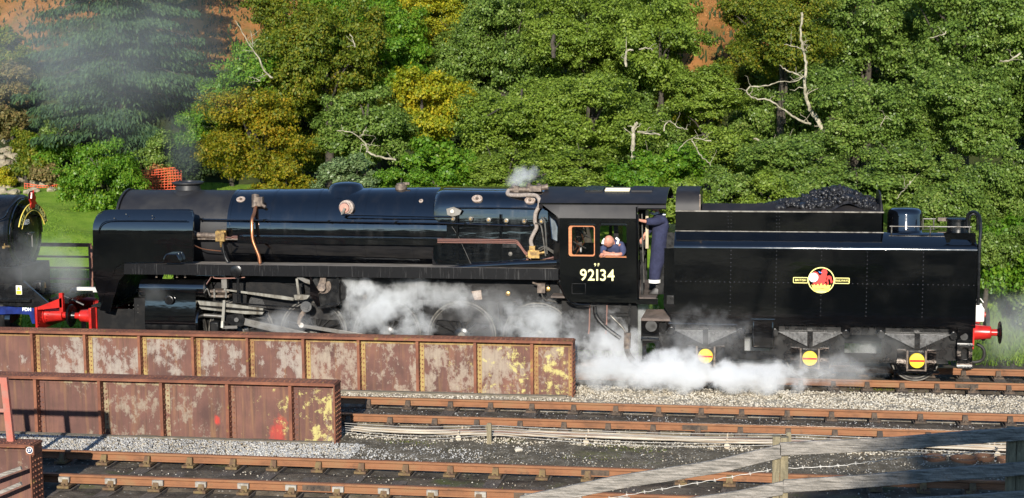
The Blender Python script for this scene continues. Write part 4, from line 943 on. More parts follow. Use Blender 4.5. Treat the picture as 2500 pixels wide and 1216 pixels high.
for w_, m, o in ((wA, 'orange_wood', .0), (wB, 'black_gloss', 0)):
    mb = MB(); ringplate(mb, rrect(w_[0][0]-.01, w_[1][0]+.01, w_[1][1]-.01, w_[0][1]+.01, .06), rrect(w_[0][0]+.02, w_[1][0]-.02, w_[1][1]+.02, w_[0][1]-.02, .05), CABY-.025, CABY+.01); P(mb, 'window_surround', 'black_gloss', cs)
    if m == 'orange_wood':
        mb = MB(); ringplate(mb, rrect(w_[0][0]+.015, w_[1][0]-.015, w_[1][1]+.015, w_[0][1]-.015, .05), rrect(w_[0][0]+.085, w_[1][0]-.04, w_[1][1]+.05, w_[0][1]-.045, .04), CABY-.012, CABY+.008); wf = P(mb, 'window_frame', 'orange_wood', cs)
        P(MB().plate(rrect(w_[0][0]+.08, w_[1][0]-.035, w_[1][1]+.045, w_[0][1]-.04, .03), CABY+.001, CABY+.005), 'pane', 'glass', wf)
P(MB().box(wB[0][0]+.02, wB[1][0]-.02, CABY-.03, CABY+.10, wB[1][1]+.012, wB[1][1]+.032), 'arm_rest', 'orange_wood', cs)
# far side of the cab with the same openings
P(cabside(2.10, 2.12), 'cab_side', 'black_semi', sharp=None)
# angled cab front with the tall spectacle glass
q0 = xz(1367, 640, CABY)[0]; qz = [xz(1367, y, CABY)[1] for y in (690, 532)]
for s, ys in ((0, (CABY, -.18)), (1, (2.12, 1.68))):
    xo, xi = cx0, cx0-.32
    P(MB().add([(xo, ys[0], qz[0]), (xi, ys[1], qz[0]), (xi, ys[1], 3.65), (xo, ys[0], qz[1])], [(0, 1, 2, 3)]), 'cab_front', 'black_semi')
    d = Vector((xi-xo, ys[1]-ys[0], 0)); o_ = Vector((xo, ys[0], 0)); nrm = Vector((-d.y, d.x, 0)).normalized(); nrm = nrm if nrm.x < 0 else -nrm
    z0, z1 = xz(1355, 593, -.5)[1], xz(1345, 529, -.4)[1]
    v = [o_+d*.10+Vector((0, 0, z0+.02)), o_+d*.55+Vector((0, 0, z0+.06)), o_+d*.75+Vector((0, 0, z1)), o_+d*.28+Vector((0, 0, z1-.08)), o_+d*.10+Vector((0, 0, z1-.20))]
    P(MB().add([p+nrm*.012 for p in v], [(0, 1, 2, 3, 4)]), 'spectacle_glass', 'spec_glass')
    fr = MB().tube([p+nrm*.014 for p in v+[v[0]]], .018, 6); P(fr, 'spectacle_frame', 'black_gloss')
P(MB().box(cx0-.3, cx0-.28, -.15, 1.65, 1.8, 3.8), 'cab_front', 'black_semi')
# roof: curved top, steep lower panels, lip along the gutter
def roofsec(x, lo, dy=0):
    prof = [(CABY+.0, lo), (CABY+.035, 3.60), (CABY+.075, 3.685)]
    r0 = (CABY+.075, 3.685)
    for t_ in range(1, 13):
        a = t_/12; prof.append((r0[0]+(B-r0[0])*a, 3.685+(3.925-3.685)*math.sin(a*math.pi/2)**.9))
    full = prof+[(2*B-y, z) for y, z in prof[-2::-1]]
    return [(x, y, z) for y, z in full]
lo = cz1
rf = MB()
xs_ = [(.12, 3.685), (.20, 3.66), (cx0-.02, lo+.02), (cx0, lo), (cx1-.02, lo), (cx1-.0, lo+.12), (cx1+.02, 3.60), (2.76, 3.60)]
outer = [roofsec(x, z) for x, z in xs_]; inner = [[(x, y+(.02 if y < B else -.02)*(abs(y-B) > .8), z-.022) for x, y, z in r] for r in outer]
rf.rings(outer, closed=False); rf.rings(inner, closed=False)
roof = P(rf, 'roof', 'roof_black', sharp=R(40))
for xe, s in ((outer[0], inner[0]), (outer[-1], inner[-1])): P(MB().rings([xe, s], closed=False), 'roof_edge', 'black_gloss', roof)
for s in (0, 1):
    yy = CABY+.062 if s == 0 else 2*B-CABY-.062
    P(MB().box(.12, 2.76, yy-.03, yy+.012, 3.672, 3.70), 'rain_strip', 'black_gloss', roof)
    yy = CABY-.012 if s == 0 else 2*B-CABY-.012
    P(MB().box(cx0, cx1, yy, yy+.022, lo-.03, lo+.01), 'rain_strip', 'black_gloss', roof)
rv = MB()
for k in range(14): rivet(rv, (cx0+.05+k*(cx1-cx0-.1)/13, CABY, lo-.06), (0, -1, 0), .017)
for k in range(9): rivet(rv, (cx0+.08+k*.1, CABY, wA[1][1]-.045), (0, -1, 0), .010); rivet(rv, (wB[0][0]+.02+k*.08, CABY, wA[1][1]-.05), (0, -1, 0), .010)
tag(P(rv, 'rivet_heads', 'black_gloss', cs), kind='stuff')
def roofz(y): a = (y-(CABY+.075))/(B-CABY-.075); return 3.685+.24*math.sin(min(1, max(0, a))*math.pi/2)**.9
for xa_, xb_, m in ((1.0, 1.38, 'black_semi'), (1.98, 2.42, 'roof_black')):
    P(MB().add([(xa_, .18, roofz(.18)+.03), (xb_, .18, roofz(.18)+.03), (xb_, .75, roofz(.75)+.03), (xa_, .75, roofz(.75)+.03)], [(0, 1, 2, 3)]).box(xa_, xb_, .16, .18, roofz(.17)-.01, roofz(.18)+.03), 'roof_shutter', m, roof)
for k in range(2): P(MB().box(1.42, 1.94, .18+.17*k, .30+.17*k, roofz(.2+.17*k)+.004, roofz(.25+.17*k)+.03), 'roof_slat', 'cream_roof', roof)
# doorway: handrails, rear cab pillar, floor, seat back
P(tubepx([(1554, 505), (1555, 600), (1557, 690), (1559, 732)], CABY-.03, .017, 8), 'handrail', 'black_gloss')
P(tubepx([(1567, 520), (1569, 600), (1572, 690)], -.2, .015, 8), 'handrail', 'steel_dull')
P(MB().box(cx1, cx1+.03, CABY, CABY+.05, cz0+.1, lo+.1), 'door_pillar', 'black_gloss')
P(MB().box(cx0-.2, 2.56, CABY+.03, 2.10, 1.70, 1.74), 'cab_floor', 'floor_board')
P(MB().box(cx1-.02, xz(1606, 730, CABY)[0], CABY-.01, CABY+.04, 1.60, 1.72), 'floor_edge', 'black_gloss')
P(MB().box(2.22, 2.27, -.25, -.05, 1.74, 2.45), 'cab_door', 'black_semi')
P(MB().box(2.30, 2.36, -.05, .03, 2.7, 3.5), 'door_jamb', 'pale_wood')
P(MB().box(cx1-.55, cx1-.45, .0, 1.0, 1.74, 3.2), 'seat_back', 'black_semi')
# backhead with gauges and handles, seen through the front window
bh = P(MB().box(cx0-.05, cx0+.05, -.25, 1.75, 1.75, 3.5), 'backhead', 'backhead')
for k in range(26):
    x = cx0+.06+rng.uniform(0, .35); y = rng.uniform(-.2, .9); z = rng.uniform(2.62, 3.22)
    kind = k % 4
    if kind == 0: P(MB().lathe([(0, .05), (.03, .055), (.035, .04)], (x, y, z), 'X', 14), 'gauge', 'gauge_white' if k % 8 == 0 else 'brass', bh)
    elif kind == 1: P(MB().tube([(x-.1, y, z-.2), (x+.05, y+.03, z), (x, y, z+.18)], .014, 6), 'pipe', 'copper', bh)
    elif kind == 2: P(MB().tube([(x-.1, y, z), (x+.2, y-.05, z-.15)], .016, 6), 'handle', 'steel', bh)
    else: P(MB().cbox((x, y, z), .08, .07, .1), 'valve', 'fitting', bh)
# numbers
num = text('92I34', .335, (xz(1458, 673, CABY)[0], CABY-.003, xz(1458, 673, CABY)[1]), 'cream_letter', loco, 'running_number', .0045, .0015, sx=.92, spacing=1.06)
text('9 F', .095, (xz(1457, 647, CABY)[0], CABY-.003, xz(1457, 647, CABY)[1]), 'cream_letter', loco, 'class_letters', .0005, .0015)
pnl = MB(); a, b = xz(1396, 692, CABY), xz(1430, 718, CABY); ringplate(pnl, rrect(a[0], b[0], b[1], a[1], .01, 2), rrect(a[0]+.008, b[0]-.008, b[1]+.008, a[1]-.008, .008, 2), CABY-.004, CABY+.002); P(pnl, 'inspection_panel', 'black_semi')
# ================================================================== the tender
tend = tag(empty('tender'), 'black riveted tender with crest and yellow axlebox covers behind the locomotive', 'tender')
def Q(mb, name, m, par=None, **k): return mb.build(name, m, par or tend, **k)
TY = -.53; TX0, TX1 = xz(1645, 690, TY)[0], xz(2384, 690, TY)[0]
TZ0, TZ1 = 1.27, 2.83
def tsec(x, top=True):
    prof = [(TY, TZ0), (TY, TZ1-.06)]
    for k in range(1, 9): a = k/8*R(62); prof.append((TY+.11*(1-math.cos(a)), TZ1-.06+.11*math.sin(a)))
    prof += [(TY+.40, 3.075), (TY+.46, 3.085)]
    return prof
full = tsec(0)+[(2*B-y, z) for y, z in tsec(0)[::-1]]
body = Q(MB().rings([[(x, y, z) for y, z in full] for x in (TX0, (TX0+TX1)/2, TX1)]), 'tank', 'black_gloss', sharp=R(25))
BY = TY+.43
bx1 = xz(2157, 540, BY)[0]
bz1 = 3.50
Q(MB().box(TX0+.005, bx1, BY, BY+.03, 3.07, bz1), 'bunker_side', 'black_gloss')
Q(MB().box(TX0+.005, bx1, 2*B-BY-.03, 2*B-BY, 3.07, bz1), 'bunker_side', 'black_gloss')
Q(MB().box(TX0+.005, bx1+.01, BY-.008, BY+.036, bz1-.012, bz1+.014), 'bunker_rim', 'steel_dull')
Q(MB().box(TX0+.005, bx1+.01, BY-.012, BY, 3.078, 3.092), 'bunker_foot_angle', 'steel_dull')
Q(MB().box(bx1-.03, bx1, BY, 2*B-BY, 3.07, bz1-.02), 'bunker_rear_plate', 'black_semi')
# sloping upper coal plate, and the arched front hood
sx1 = xz(1960, 505, .15)[0]
Q(MB().add([(TX0+.55, BY+.04, bz1+.0), (bx1, BY+.04, bz1+.0), (bx1, BY+.30, bz1+.14), (TX0+.55, BY+.30, bz1+.14), (TX0+.55, BY+.36, 3.3), (bx1, BY+.36, 3.3)], [(0, 1, 2, 3), (3, 2, 5, 4)]), 'coal_plate', 'roof_black', sharp=None)
def hood(x):
    pr = [(BY+.0, bz1-.01), (BY+.02, 3.62), (BY+.09, 3.80), (BY+.22, 3.89), (BY+.45, 3.925), (B, 3.94)]
    f_ = pr+[(2*B-y, z) for y, z in pr[-2::-1]]; return [(x, y, z) for y, z in f_]
Q(MB().rings([hood(TX0+.005), hood(TX0+.50), ], closed=False), 'front_hood', 'roof_black', sharp=R(40))
Q(MB().add(hood(TX0+.006), [tuple(range(len(hood(0))))]), 'front_plate', 'black_semi')
Q(MB().add(hood(TX0+.49), [tuple(range(len(hood(0))))]), 'hood_back', 'black_semi')
Q(MB().box(TX0+.495, TX0+.525, BY, BY+.05, bz1, 3.85), 'hood_edge', 'fitting')
# rear coal plate fin
fin = [(BY+.02, bz1-.02), (BY+.10, 3.68), (BY+.25, 3.80), (BY+.5, 3.87), (B, 3.88)]; fin = fin+[(2*B-y, z) for y, z in fin[-2::-1]]
Q(MB().rings([[(bx1-.06, y, z) for y, z in fin], [(bx1-.03, y, z) for y, z in fin]]), 'rear_fin', 'roof_black')
# rear deck fittings
xd0 = xz(2209, 540, .55)[0]
Q(MB().lathe([(3.08, .37), (3.10, .36), (3.42, .36), (3.49, .335), (3.53, .28), (3.55, .18), (3.555, .01)], (xd0, .55, 0), 'Z', 44), 'water_dome', 'black_boiler')
xf = xz(2338, 545, .8)[0]
fl = Q(MB().lathe([(3.08, .22), (3.26, .22), (3.27, .245), (3.30, .245), (3.315, .2), (3.32, .01)], (xf, .8, 0), 'Z', 36), 'filler_lid', 'black_semi')
Q(MB().box(xf-.40, xf-.2, .78, .88, 3.24, 3.31), 'lid_hinge', 'fitting', fl)
for yy, a, b in ((TY+.47, 2172, 2372), (2*B-TY-.47, 2240, 2305)):
    z = xz(2270, 553.5, TY+.47)[1]; zz = z; x0_, x1_ = xz(a, 553, TY+.47)[0], xz(b, 555, TY+.47)[0]
    hr2 = Q(MB().cyl((x0_, yy, zz), (x1_, yy, zz), .012, n=8), 'deck_rail', 'steel')
    for k in range(3): x = x0_+.04+k*(x1_-x0_-.08)/2; Q(MB().cyl((x, yy, 3.07), (x, yy, zz+.02), .014, n=8), 'rail_post', 'steel_dull', hr2)
lp = Q(MB().plate(pl([(2303, 568), (2382, 569), (2382, 592), (2372, 594), (2368, 586), (2322, 584), (2318, 592), (2311, 593)], TY+.1), TY+.09, TY+.12), 'lamp_step', 'black_gloss')
# tall hooped handrail at the rear corner
Q(tubepx([(2362, 560), (2362, 530), (2370, 519), (2382, 519), (2391, 530), (2394, 560), (2391, 610), (2389, 700), (2388, 745)], [.1, .1, .05, -.1, -.3, -.45, -.52, -.55, -.55], .035, 10), 'hoop_handrail', 'black_semi')
Q(tubepx([(2366, 562), (2367, 532), (2376, 522), (2386, 530), (2386, 562)], 1.5, .03, 8), 'hoop_handrail', 'black_semi')
Q(MB().box(TX1-.004, TX1+.02, TY+.1, 2*B-TY-.1, 1.3, 2.9), 'rear_plate', 'black_semi')
# rivet rows on the tank side
rv = MB()
for px0, px1 in ((1785, 1782), (1896, 1892), (2006, 2003), (2118, 2114), (2255, 2251)):
    for k in range(17):
        q = atY(px0+(px1-px0)*k/16, 612+156*k/16+(px0-1785)*.012, TY)
        if 640 < 612+156*k/16+3 < 722 and px0 == 2006: continue
        rivet(rv, (q.x, TY, q.z), (0, -1, 0), .012)
zr = xz(2000, 691.5, TY)[1]
for k in range(61):
    x = TX0+.05+k*(TX1-TX0-.1)/60
    if xz(1936, 690, TY)[0] < x < xz(2076, 690, TY)[0] : continue
    rivet(rv, (x, TY, zr), (0, -1, 0), .012)
for px in (1778, 1785, 1896, 1903):
    for k in range(6): q = atY(px, 520+8.5*k, BY); rivet(rv, (q.x, BY, q.z), (0, -1, 0), .010)
tag(Q(rv, 'rivet_heads', 'rivet_steel', body), kind='stuff')
# crest
cr = Q(MB().lathe([(0, .245), (-.004, .245)], (xz(2005, 684, TY)[0], TY, xz(2005, 684, TY)[1]), 'Y', 48), 'crest', 'black_gloss')
cxx, czz = xz(2005, 684, TY)
mb = MB(); ringplate(mb, arc(cxx, czz, .268, 0, 352.5, 47), arc(cxx, czz, .248, 0, 352.5, 47), TY-.007, TY-.001); Q(mb, 'crest_ring', 'crest_line', cr)
for s, wd in ((-1, 'BRITISH'), (1, 'RAILWAYS')):
    a, b = sorted((cxx+s*.262, cxx+s*.565))
    z0, z1 = czz-.068+.0, czz+.055
    mb = MB(); ringplate(mb, rrect(a, b, z0, z1, .02, 3), rrect(a+.014, b-.014, z0+.014, z1-.014, .012, 3), TY-.006, TY-.001); Q(mb, 'crest_panel', 'crest_line', cr)
    text(wd, .066, ((a+b)/2, TY-.004, (z0+z1)/2), 'crest_line', cr, 'crest_lettering', .0006, .001, sx=1.0 if s < 0 else .84)
def cp_(pts, m, y=-.006, name='crest_figure'):   # points in thousandths of the ring radius
    Q(MB().plate([(cxx+x*.268/100, czz+z*.268/100) for x, z in pts], TY+y, TY+y+.003), name, m, cr)
cp_([(-66, -34), (-30, -38), (30, -38), (44, -30), (26, -20), (40, 0), (46, 22), (40, 44), (46, 60), (36, 82), (12, 84), (2, 74), (-2, 60), (4, 50), (-4, 40), (-14, 36), (-30, 60), (-48, 66), (-62, 56), (-64, 40), (-40, 20), (-20, 10), (-30, -14), (-60, -22)], 'crest_red')
cp_([(40, -14), (36, 10), (42, 30), (58, 38), (74, 30), (80, 8), (86, -16), (72, -24), (66, 2), (58, 14), (50, 4), (56, -22), (52, -34)], 'crest_red')
cp_([(-22, 70), (-14, 56), (4, 54), (2, 60), (-10, 64)], 'crest_blue', -.0075)
cp_([(-58+36*math.cos(R(a)), 20+36*math.sin(R(a))) for a in range(0, 360, 15)], 'white_paint', -.0072, 'crest_wheel')
for a in range(0, 360, 30):
    c_, s_ = math.cos(R(a)), math.sin(R(a)); p0 = (-58+14*c_, 20+14*s_); p1 = (-58+25*c_, 20+25*s_); nx_, ny_ = -s_*1.8, c_*1.8
    cp_([(p0[0]-nx_, p0[1]-ny_), (p1[0]-nx_, p1[1]-ny_), (p1[0]+nx_, p1[1]+ny_), (p0[0]+nx_, p0[1]+ny_)], 'black_gloss', -.009, 'crest_spoke')
cp_([(-56, -86), (0, -92), (56, -86), (62, -64), (74, -34), (60, -40), (50, -32), (38, -44), (26, -28), (12, -44), (0, -22), (-12, -44), (-26, -28), (-38, -44), (-50, -32), (-60, -40), (-74, -34), (-62, -64)], 'crest_gold', -.0085, 'crest_crown')
cp_([(-58, -66), (0, -60), (58, -66), (57, -72), (0, -66), (-57, -72)], 'brass', -.0105, 'crest_band')
cp_([(-48, -86), (0, -80), (48, -86), (0, -93)], 'crest_line', -.0105, 'crest_band')
# front step side sheet and steps
Q(MB().plate(pl([(1622, 606), (1646, 605), (1648, 778), (1637, 778), (1620, 745)], TY), TY-.006, TY+.03), 'front_side_sheet', 'black_gloss')
Q(MB().box(xz(1628, 730, TY)[0], xz(1645, 730, TY)[0], TY-.03, TY-.006, xz(1635, 742, TY)[1], xz(1635, 722, TY)[1]), 'hinge_block', 'black_semi')
Q(MB().box(2.52, 2.95, -.1, 1.6, 1.74, 3.05), 'tender_front_bulkhead', 'black_semi')
Q(MB().add([(*xz(1565, 762, TY)[:1], TY-.03, xz(1565, 778, TY)[1]), (xz(1636, 778, TY)[0], TY-.03, xz(1636, 778, TY)[1]), (xz(1632, 752, -.2)[0], -.1, 1.42), (xz(1578, 752, -.2)[0], -.1, 1.42)], [(0, 1, 2, 3)]).box(xz(1565, 778, TY)[0], xz(1636, 778, TY)[0], TY-.04, TY-.03, xz(1600, 783, TY)[1], xz(1600, 777, TY)[1]), 'step_platform', 'floor_board', sharp=None)
st = Q(MB().box(xz(1565, 800, TY)[0], xz(1609, 800, TY)[0], TY+.0, TY+.03, xz(1590, 828, TY)[1], xz(1590, 780, TY)[1]), 'step_hanger', 'black_gloss')
Q(MB().cyl(atY(1590, 796, TY-.02), atY(1590, 796, TY+.02), .12, n=20), 'step_hole', 'under_black', st)
Q(MB().box(xz(1566, 820, TY)[0], xz(1610, 820, TY)[0], TY-.16, TY+.0, xz(1590, 829, TY)[1], xz(1590, 825, TY)[1]), 'step_tread', 'black_semi', st)
a, b = xz(1568, 830, TY), xz(1610, 880, TY)
mb = MB(); ringplate(mb, rrect(a[0], b[0], b[1], a[1], .004, 5), rrect(xz(1578, 850, TY)[0], xz(1600, 850, TY)[0], xz(1590, 864, TY)[1], xz(1590, 837, TY)[1], .06, 5), TY, TY+.025); Q(mb, 'lower_step_plate', 'black_gloss', st)
Q(MB().box(a[0]-.01, b[0]+.01, TY-.16, TY, b[1]-.02, b[1]+.02), 'step_tread', 'black_semi', st)
# underframe
FRY = -.36
zt, zb = TZ0, .43
def fr_plate(y):
    segs = MB(); xs0 = TX0-.35; xs1 = TX1-.05
    segs.box(xs0, xs1, y, y+.025, 1.0, zt)
    ax = (3.58, 5.71, 7.85)
    def pan(x0, x1, z0, z1): segs.box(x0, x1, y, y+.025, z0, z1)
    prev = xs0
    for x in ax: pan(x-.62, x+.62, zb, 1.0)
    pan(ax[0]+.62, ax[1]-.62, zb, .62); pan(ax[1]+.62, ax[2]-.62, zb, .62)
    pan(ax[0]+.62, ax[0]+.80, .62, 1.0); pan(ax[1]-.8, ax[1]-.62, .62, 1.0); pan(ax[1]+.62, ax[1]+.70, .62, 1.0); pan(ax[2]-.70, ax[2]-.62, .62, 1.0)
    pan(ax[2]+.62, xs1, .5, 1.0); pan(xs0, ax[0]-.62, .5, 1.0)
    return segs
Q(fr_plate(FRY), 'frame', 'black_semi', sharp=None); Q(fr_plate(2*B-FRY-.025), 'frame', 'black_semi', sharp=None)
Q(MB().box(TX0-.2, TX1-.02, FRY+.05, 2*B-FRY-.05, 1.15, 1.268), 'underframe', 'under_black')
Q(MB().box(TX0-.05, TX1, TY-.012, TY+.02, TZ0-.055, TZ0-.002), 'sole_bar', 'black_gloss')
Q(MB().box(TX0+.3, TX1-.4, .3, 1.2, .75, 1.15), 'water_scoop_box', 'under_black')
# long pipe under the tank
Q(MB().cyl((TX0-.1, TY+.02, TZ0-.07), (xz(1800, 790, TY)[0], TY+.02, TZ0-.075), .025, n=8), 'pipe', 'black_gloss')
box_ = Q(MB().box(xz(1837, 790, TY)[0], xz(1889, 790, TY)[0], TY-.02, FRY, xz(1860, 850, TY)[1], xz(1860, 782, TY)[1]), 'sand_box', 'black_gloss', bevel=.03)
Q(MB().box(xz(1835, 784, TY)[0], xz(1891, 784, TY)[0], TY-.05, FRY, xz(1860, 785, TY)[1], xz(1860, 779, TY)[1]), 'box_lid', 'black_gloss', box_)
rv = MB()
def bolts(mb, x, z, y, w_, h, nx, nz, r=.014):
    for i in range(nx):
        for j in range(nz): rivet(mb, (x-w_/2+w_*i/max(1, nx-1), y, z-h/2+h*j/max(1, nz-1)), (0, -1, 0), r)
for x, px, py in ((3.58, 1724, 870), (5.71, 1977, 875.5), (7.85, 2236, 880)):
    c = xz(px, py, FRY-.1)
    ab = Q(MB().box(x-.20, x-.165, FRY-.06, FRY, .28, .70).box(x+.165, x+.20, FRY-.06, FRY, .28, .70).box(x-.2, x+.2, FRY-.05, FRY, .28, .31), 'horn_guide', 'fitting')
    for s in (-1, 1):
        Q(MB().box(x+s*.30-.09, x+s*.30+.09, FRY-.03, FRY, .30, .72), 'horn_plate', 'black_gloss', ab)
        bolts(rv, x+s*.30, .51, FRY-.03, .11, .34, 2, 4, .016)
    Q(MB().box(x-.45, x+.45, FRY-.05, FRY, .24, .285), 'horn_stay', 'black_gloss', ab)
    axb = Q(MB().box(x-.16, x+.16, FRY-.10, FRY, .34, .68), 'axlebox', 'black_semi', bevel=.02)
    Q(MB().lathe([(0, .155), (-.03, .155), (-.045, .145), (-.05, .1), (-.05, .01)], (x, FRY-.10, .51), 'Y', 36), 'axlebox_cover', 'yellow_lbl', axb)
    Q(MB().box(x-.143, x+.143, FRY-.156, FRY-.149, .49, .532), 'red_stripe', 'red_paint', axb)
    # leaf spring: stack of tapered leaves
    sp = Q(MB().box(x-.055, x+.055, FRY-.13, FRY-.03, .74, 1.08), 'spring_buckle', 'black_semi')
    for k in range(14):
        L = .64-.042*k; z = 1.05-.0205*k
        Q(MB().plate([(x-L, z-.002), (x+L, z-.002), (x+L-.03, z-.019), (x-L+.03, z-.019)], FRY-.115, FRY-.04), 'spring_leaf', 'spring_steel', sp)
    for s in (-1, 1):
        Q(MB().box(x+s*.72-.09, x+s*.72+.09, FRY-.09, FRY, 1.0, 1.22), 'spring_hanger', 'black_gloss', sp)
        Q(MB().cyl((x+s*.72, FRY-.13, 1.03), (x+s*.72, FRY-.02, 1.03), .075, n=16), 'hanger_eye', 'black_semi', sp)
        bolts(rv, x+s*.72, 1.17, FRY-.09, .12, .06, 2, 2, .016)
    put_wheel('tenderw', x, .50, -.07, tend); put_wheel('tenderw', x, .50, 1.57, tend, True)
    Q(MB().cyl((x, -.3, .5), (x, 1.8, .5), .08, n=12), 'axle', 'under_black')
for px, py, w_, h, a, b in ((2113, 810, .36, .12, 4, 2), (2143, 875, .42, .0, 5, 1), (1740, 790, .4, .1, 4, 2), (1875, 875, .3, 0, 4, 1)):
    c = xz(px, py, FRY); bolts(rv, c[0], c[1], FRY, w_, h, a, b, .013)
tag(Q(rv, 'bolt_heads', 'black_gloss'), kind='stuff')
# rear end
RB = TX1-.08
Q(MB().box(RB, RB+.06, TY+.0, 2*B-TY, .78, 1.27), 'rear_buffer_beam', 'red_paint', bevel=.004)
for y in (-.12, 1.62): buffer(RB+.06, y, 1, tend, 'red_paint', .235, .58)
Q(MB().box(RB+.055, RB+.09, -.35, .09, .80, 1.30), 'buffer_pad', 'red_paint')
a, b = xz(2338, 805, TY), xz(2373, 897, TY)
mb = MB(); 
c0, c1 = xz(2350, 836, TY), xz(2366, 874, TY)
rs_ = Q(MB().box(a[0], b[0], TY-.01, TY+.02, xz(2350, 842, TY)[1], 1.22), 'rear_step', 'black_gloss')
Q(MB().cyl(atY(2354, 822, TY-.02), atY(2354, 822, TY), .075, n=16), 'step_hole', 'under_black', rs_)
mb = MB(); ringplate(mb, rrect(a[0], b[0], b[1], xz(2350, 843, TY)[1], .004, 5), rrect(xz(2346, 860, TY)[0], xz(2365, 860, TY)[0], xz(2355, 878, TY)[1], xz(2355, 848, TY)[1], .06, 5), TY-.01, TY+.015); Q(mb, 'rear_lower_step', 'black_gloss', rs_)
for pz in (842, 896): z = xz(2350, pz, TY)[1]; Q(MB().box(a[0]-.01, b[0]+.01, TY-.14, TY-.01, z-.01, z+.015), 'step_tread', 'black_semi', rs_)
Q(tubepx([(2385, 840), (2398, 848), (2403, 862), (2398, 878), (2385, 884), (2372, 884)], .5, .035, 10), 'brake_hose', 'rubber')
Q(tubepx([(2380, 790), (2392, 800), (2400, 830), (2404, 815), (2403, 770), (2398, 755)], .6, .03, 8), 'vacuum_pipe', 'black_semi')
# lamp hung on the rear of the tender
lq = Vector((TX1+.16, .25, xz(2390, 762, .25)[1]))
lamp = tag(empty('tail_lamp'), 'white oil lamp hung on the rear of the tender', 'lamp')
MB().rings([[(lq.x+s*a, lq.y+t_*a, lq.z+h) for s, t_ in ((-1, -1), (1, -1), (1, 1), (-1, 1))] for a, h in ((.09, -.19), (.10, -.17), (.10, .08), (.06, .14), (.06, .18))]).build('body', 'white_paint', lamp, bevel=.01)
MB().tube([(lq.x-.08, lq.y, lq.z+.1), (lq.x-.09, lq.y, lq.z+.24), (lq.x+.03, lq.y, lq.z+.28), (lq.x+.09, lq.y, lq.z+.2)], .012, 6).build('handle', 'white_paint', lamp)
MB().cyl((lq.x+.09, lq.y, lq.z-.05), (lq.x+.14, lq.y, lq.z-.05), .06, n=16).build('lens', 'red_dark', lamp)
MB().box(lq.x-.16, lq.x+.02, lq.y-.03, lq.y+.03, lq.z-.23, lq.z-.185).build('bracket', 'red_paint', lamp)
# ================================================================== coal
def coalheap():
    import itertools
    def hgt(x, y):
        t_ = (x-(TX0+.6))/(bx1-TX0-.66)
        h = 3.42+.10*smooth(.2, .5, t_)+.05*np.sin(x*5+y*3)*smooth(.2, .5, t_)
        g = .39*np.exp(-((t_-.78)/.19)**2)+.12*np.exp(-((t_-.5)/.12)**2)
        return h+g*(1-.75*np.clip(np.abs(y-.70)/.75, 0, 1)**2)+.03*np.sin(x*11+y*7)
    xs_ = np.linspace(TX0+.56, bx1-.06, 60); ys_ = np.linspace(BY+.10, 2*B-BY-.10, 26); XX, YY = np.meshgrid(xs_, ys_); ZZ = hgt(XX, YY)-.05
    V0 = np.stack([XX, YY, ZZ], -1).reshape(-1, 3); ii = np.arange(25)[:, None]*60+np.arange(59)[None]
    F0 = np.stack([ii, ii+1, ii+61, ii+60], -1).reshape(-1, 4)
    cube = np.array(list(itertools.product((-1, 1), repeat=3)), float)
    f = np.array([(0,1,3,2),(4,6,7,5),(0,4,5,1),(2,3,7,6),(0,2,6,4),(1,5,7,3)])
    allV = [V0]; allF = [F0]; k = len(V0)
    for i in range(3800):
        x = TX0+.6+(bx1-TX0-.72)*rng.random()**.75; y = rng.uniform(BY+.14, 2*B-BY-.14)
        z = float(hgt(x, y))-rng.uniform(-.01, .06)
        s = rng.uniform(.02, .055) if rng.random() < .85 else rng.uniform(.055, .10)
        A = np.linalg.qr(rng.normal(size=(3, 3)))[0]
        allV.append((cube*rng.uniform(.55, 1.15, (8, 1))*np.array([1, .8, .62])*s*.85)@A+np.array([x, y, z])); allF.append(f+k); k += 8
    o = npmesh('coal_pile', np.concatenate(allV), np.concatenate(allF), 'coal')
    tag(o, 'heap of black coal lumps piled in the tender bunker', 'coal', kind='stuff')
coalheap()
Q(MB().box(TX0+.5, bx1-.03, BY+.03, 2*B-BY-.03, 3.07, 3.33), 'coal_floor', 'coal')
# ================================================================== the crew
def skinmesh(name, verts, edges, m, parent, levels=2, root=0):
    me = bpy.data.meshes.new(name); me.from_pydata([v[:3] for v in verts], edges, []); o = bpy.data.objects.new(name, me); col.objects.link(o)
    md = o.modifiers.new('skin', 'SKIN'); md.use_smooth_shade = True; md.branch_smoothing = .6
    lay = me.skin_vertices[0].data
    for i, v in enumerate(verts):
        r = v[3]; lay[i].radius = r if isinstance(r, tuple) else (r, r); lay[i].use_root = (i == root)
    sb = o.modifiers.new('sub', 'SUBSURF'); sb.levels = levels; sb.render_levels = levels
    dg = bpy.context.evaluated_depsgraph_get(); me2 = bpy.data.meshes.new_from_object(o.evaluated_get(dg)); me2.name = name
    bpy.data.objects.remove(o); bpy.data.meshes.remove(me)
    me2.materials.clear(); me2.materials.append(MATS[m]); me2.polygons.foreach_set('use_smooth', [True]*len(me2.polygons))
    o2 = bpy.data.objects.new(name, me2); col.objects.link(o2); o2.parent = parent; return o2
def chain(verts, edges, pts, start=None):
    idx = []
    for p in pts:
        verts.append(p); idx.append(len(verts)-1)
    if start is not None: edges.append((start, idx[0]))
    edges += list(zip(idx[:-1], idx[1:])); return idx
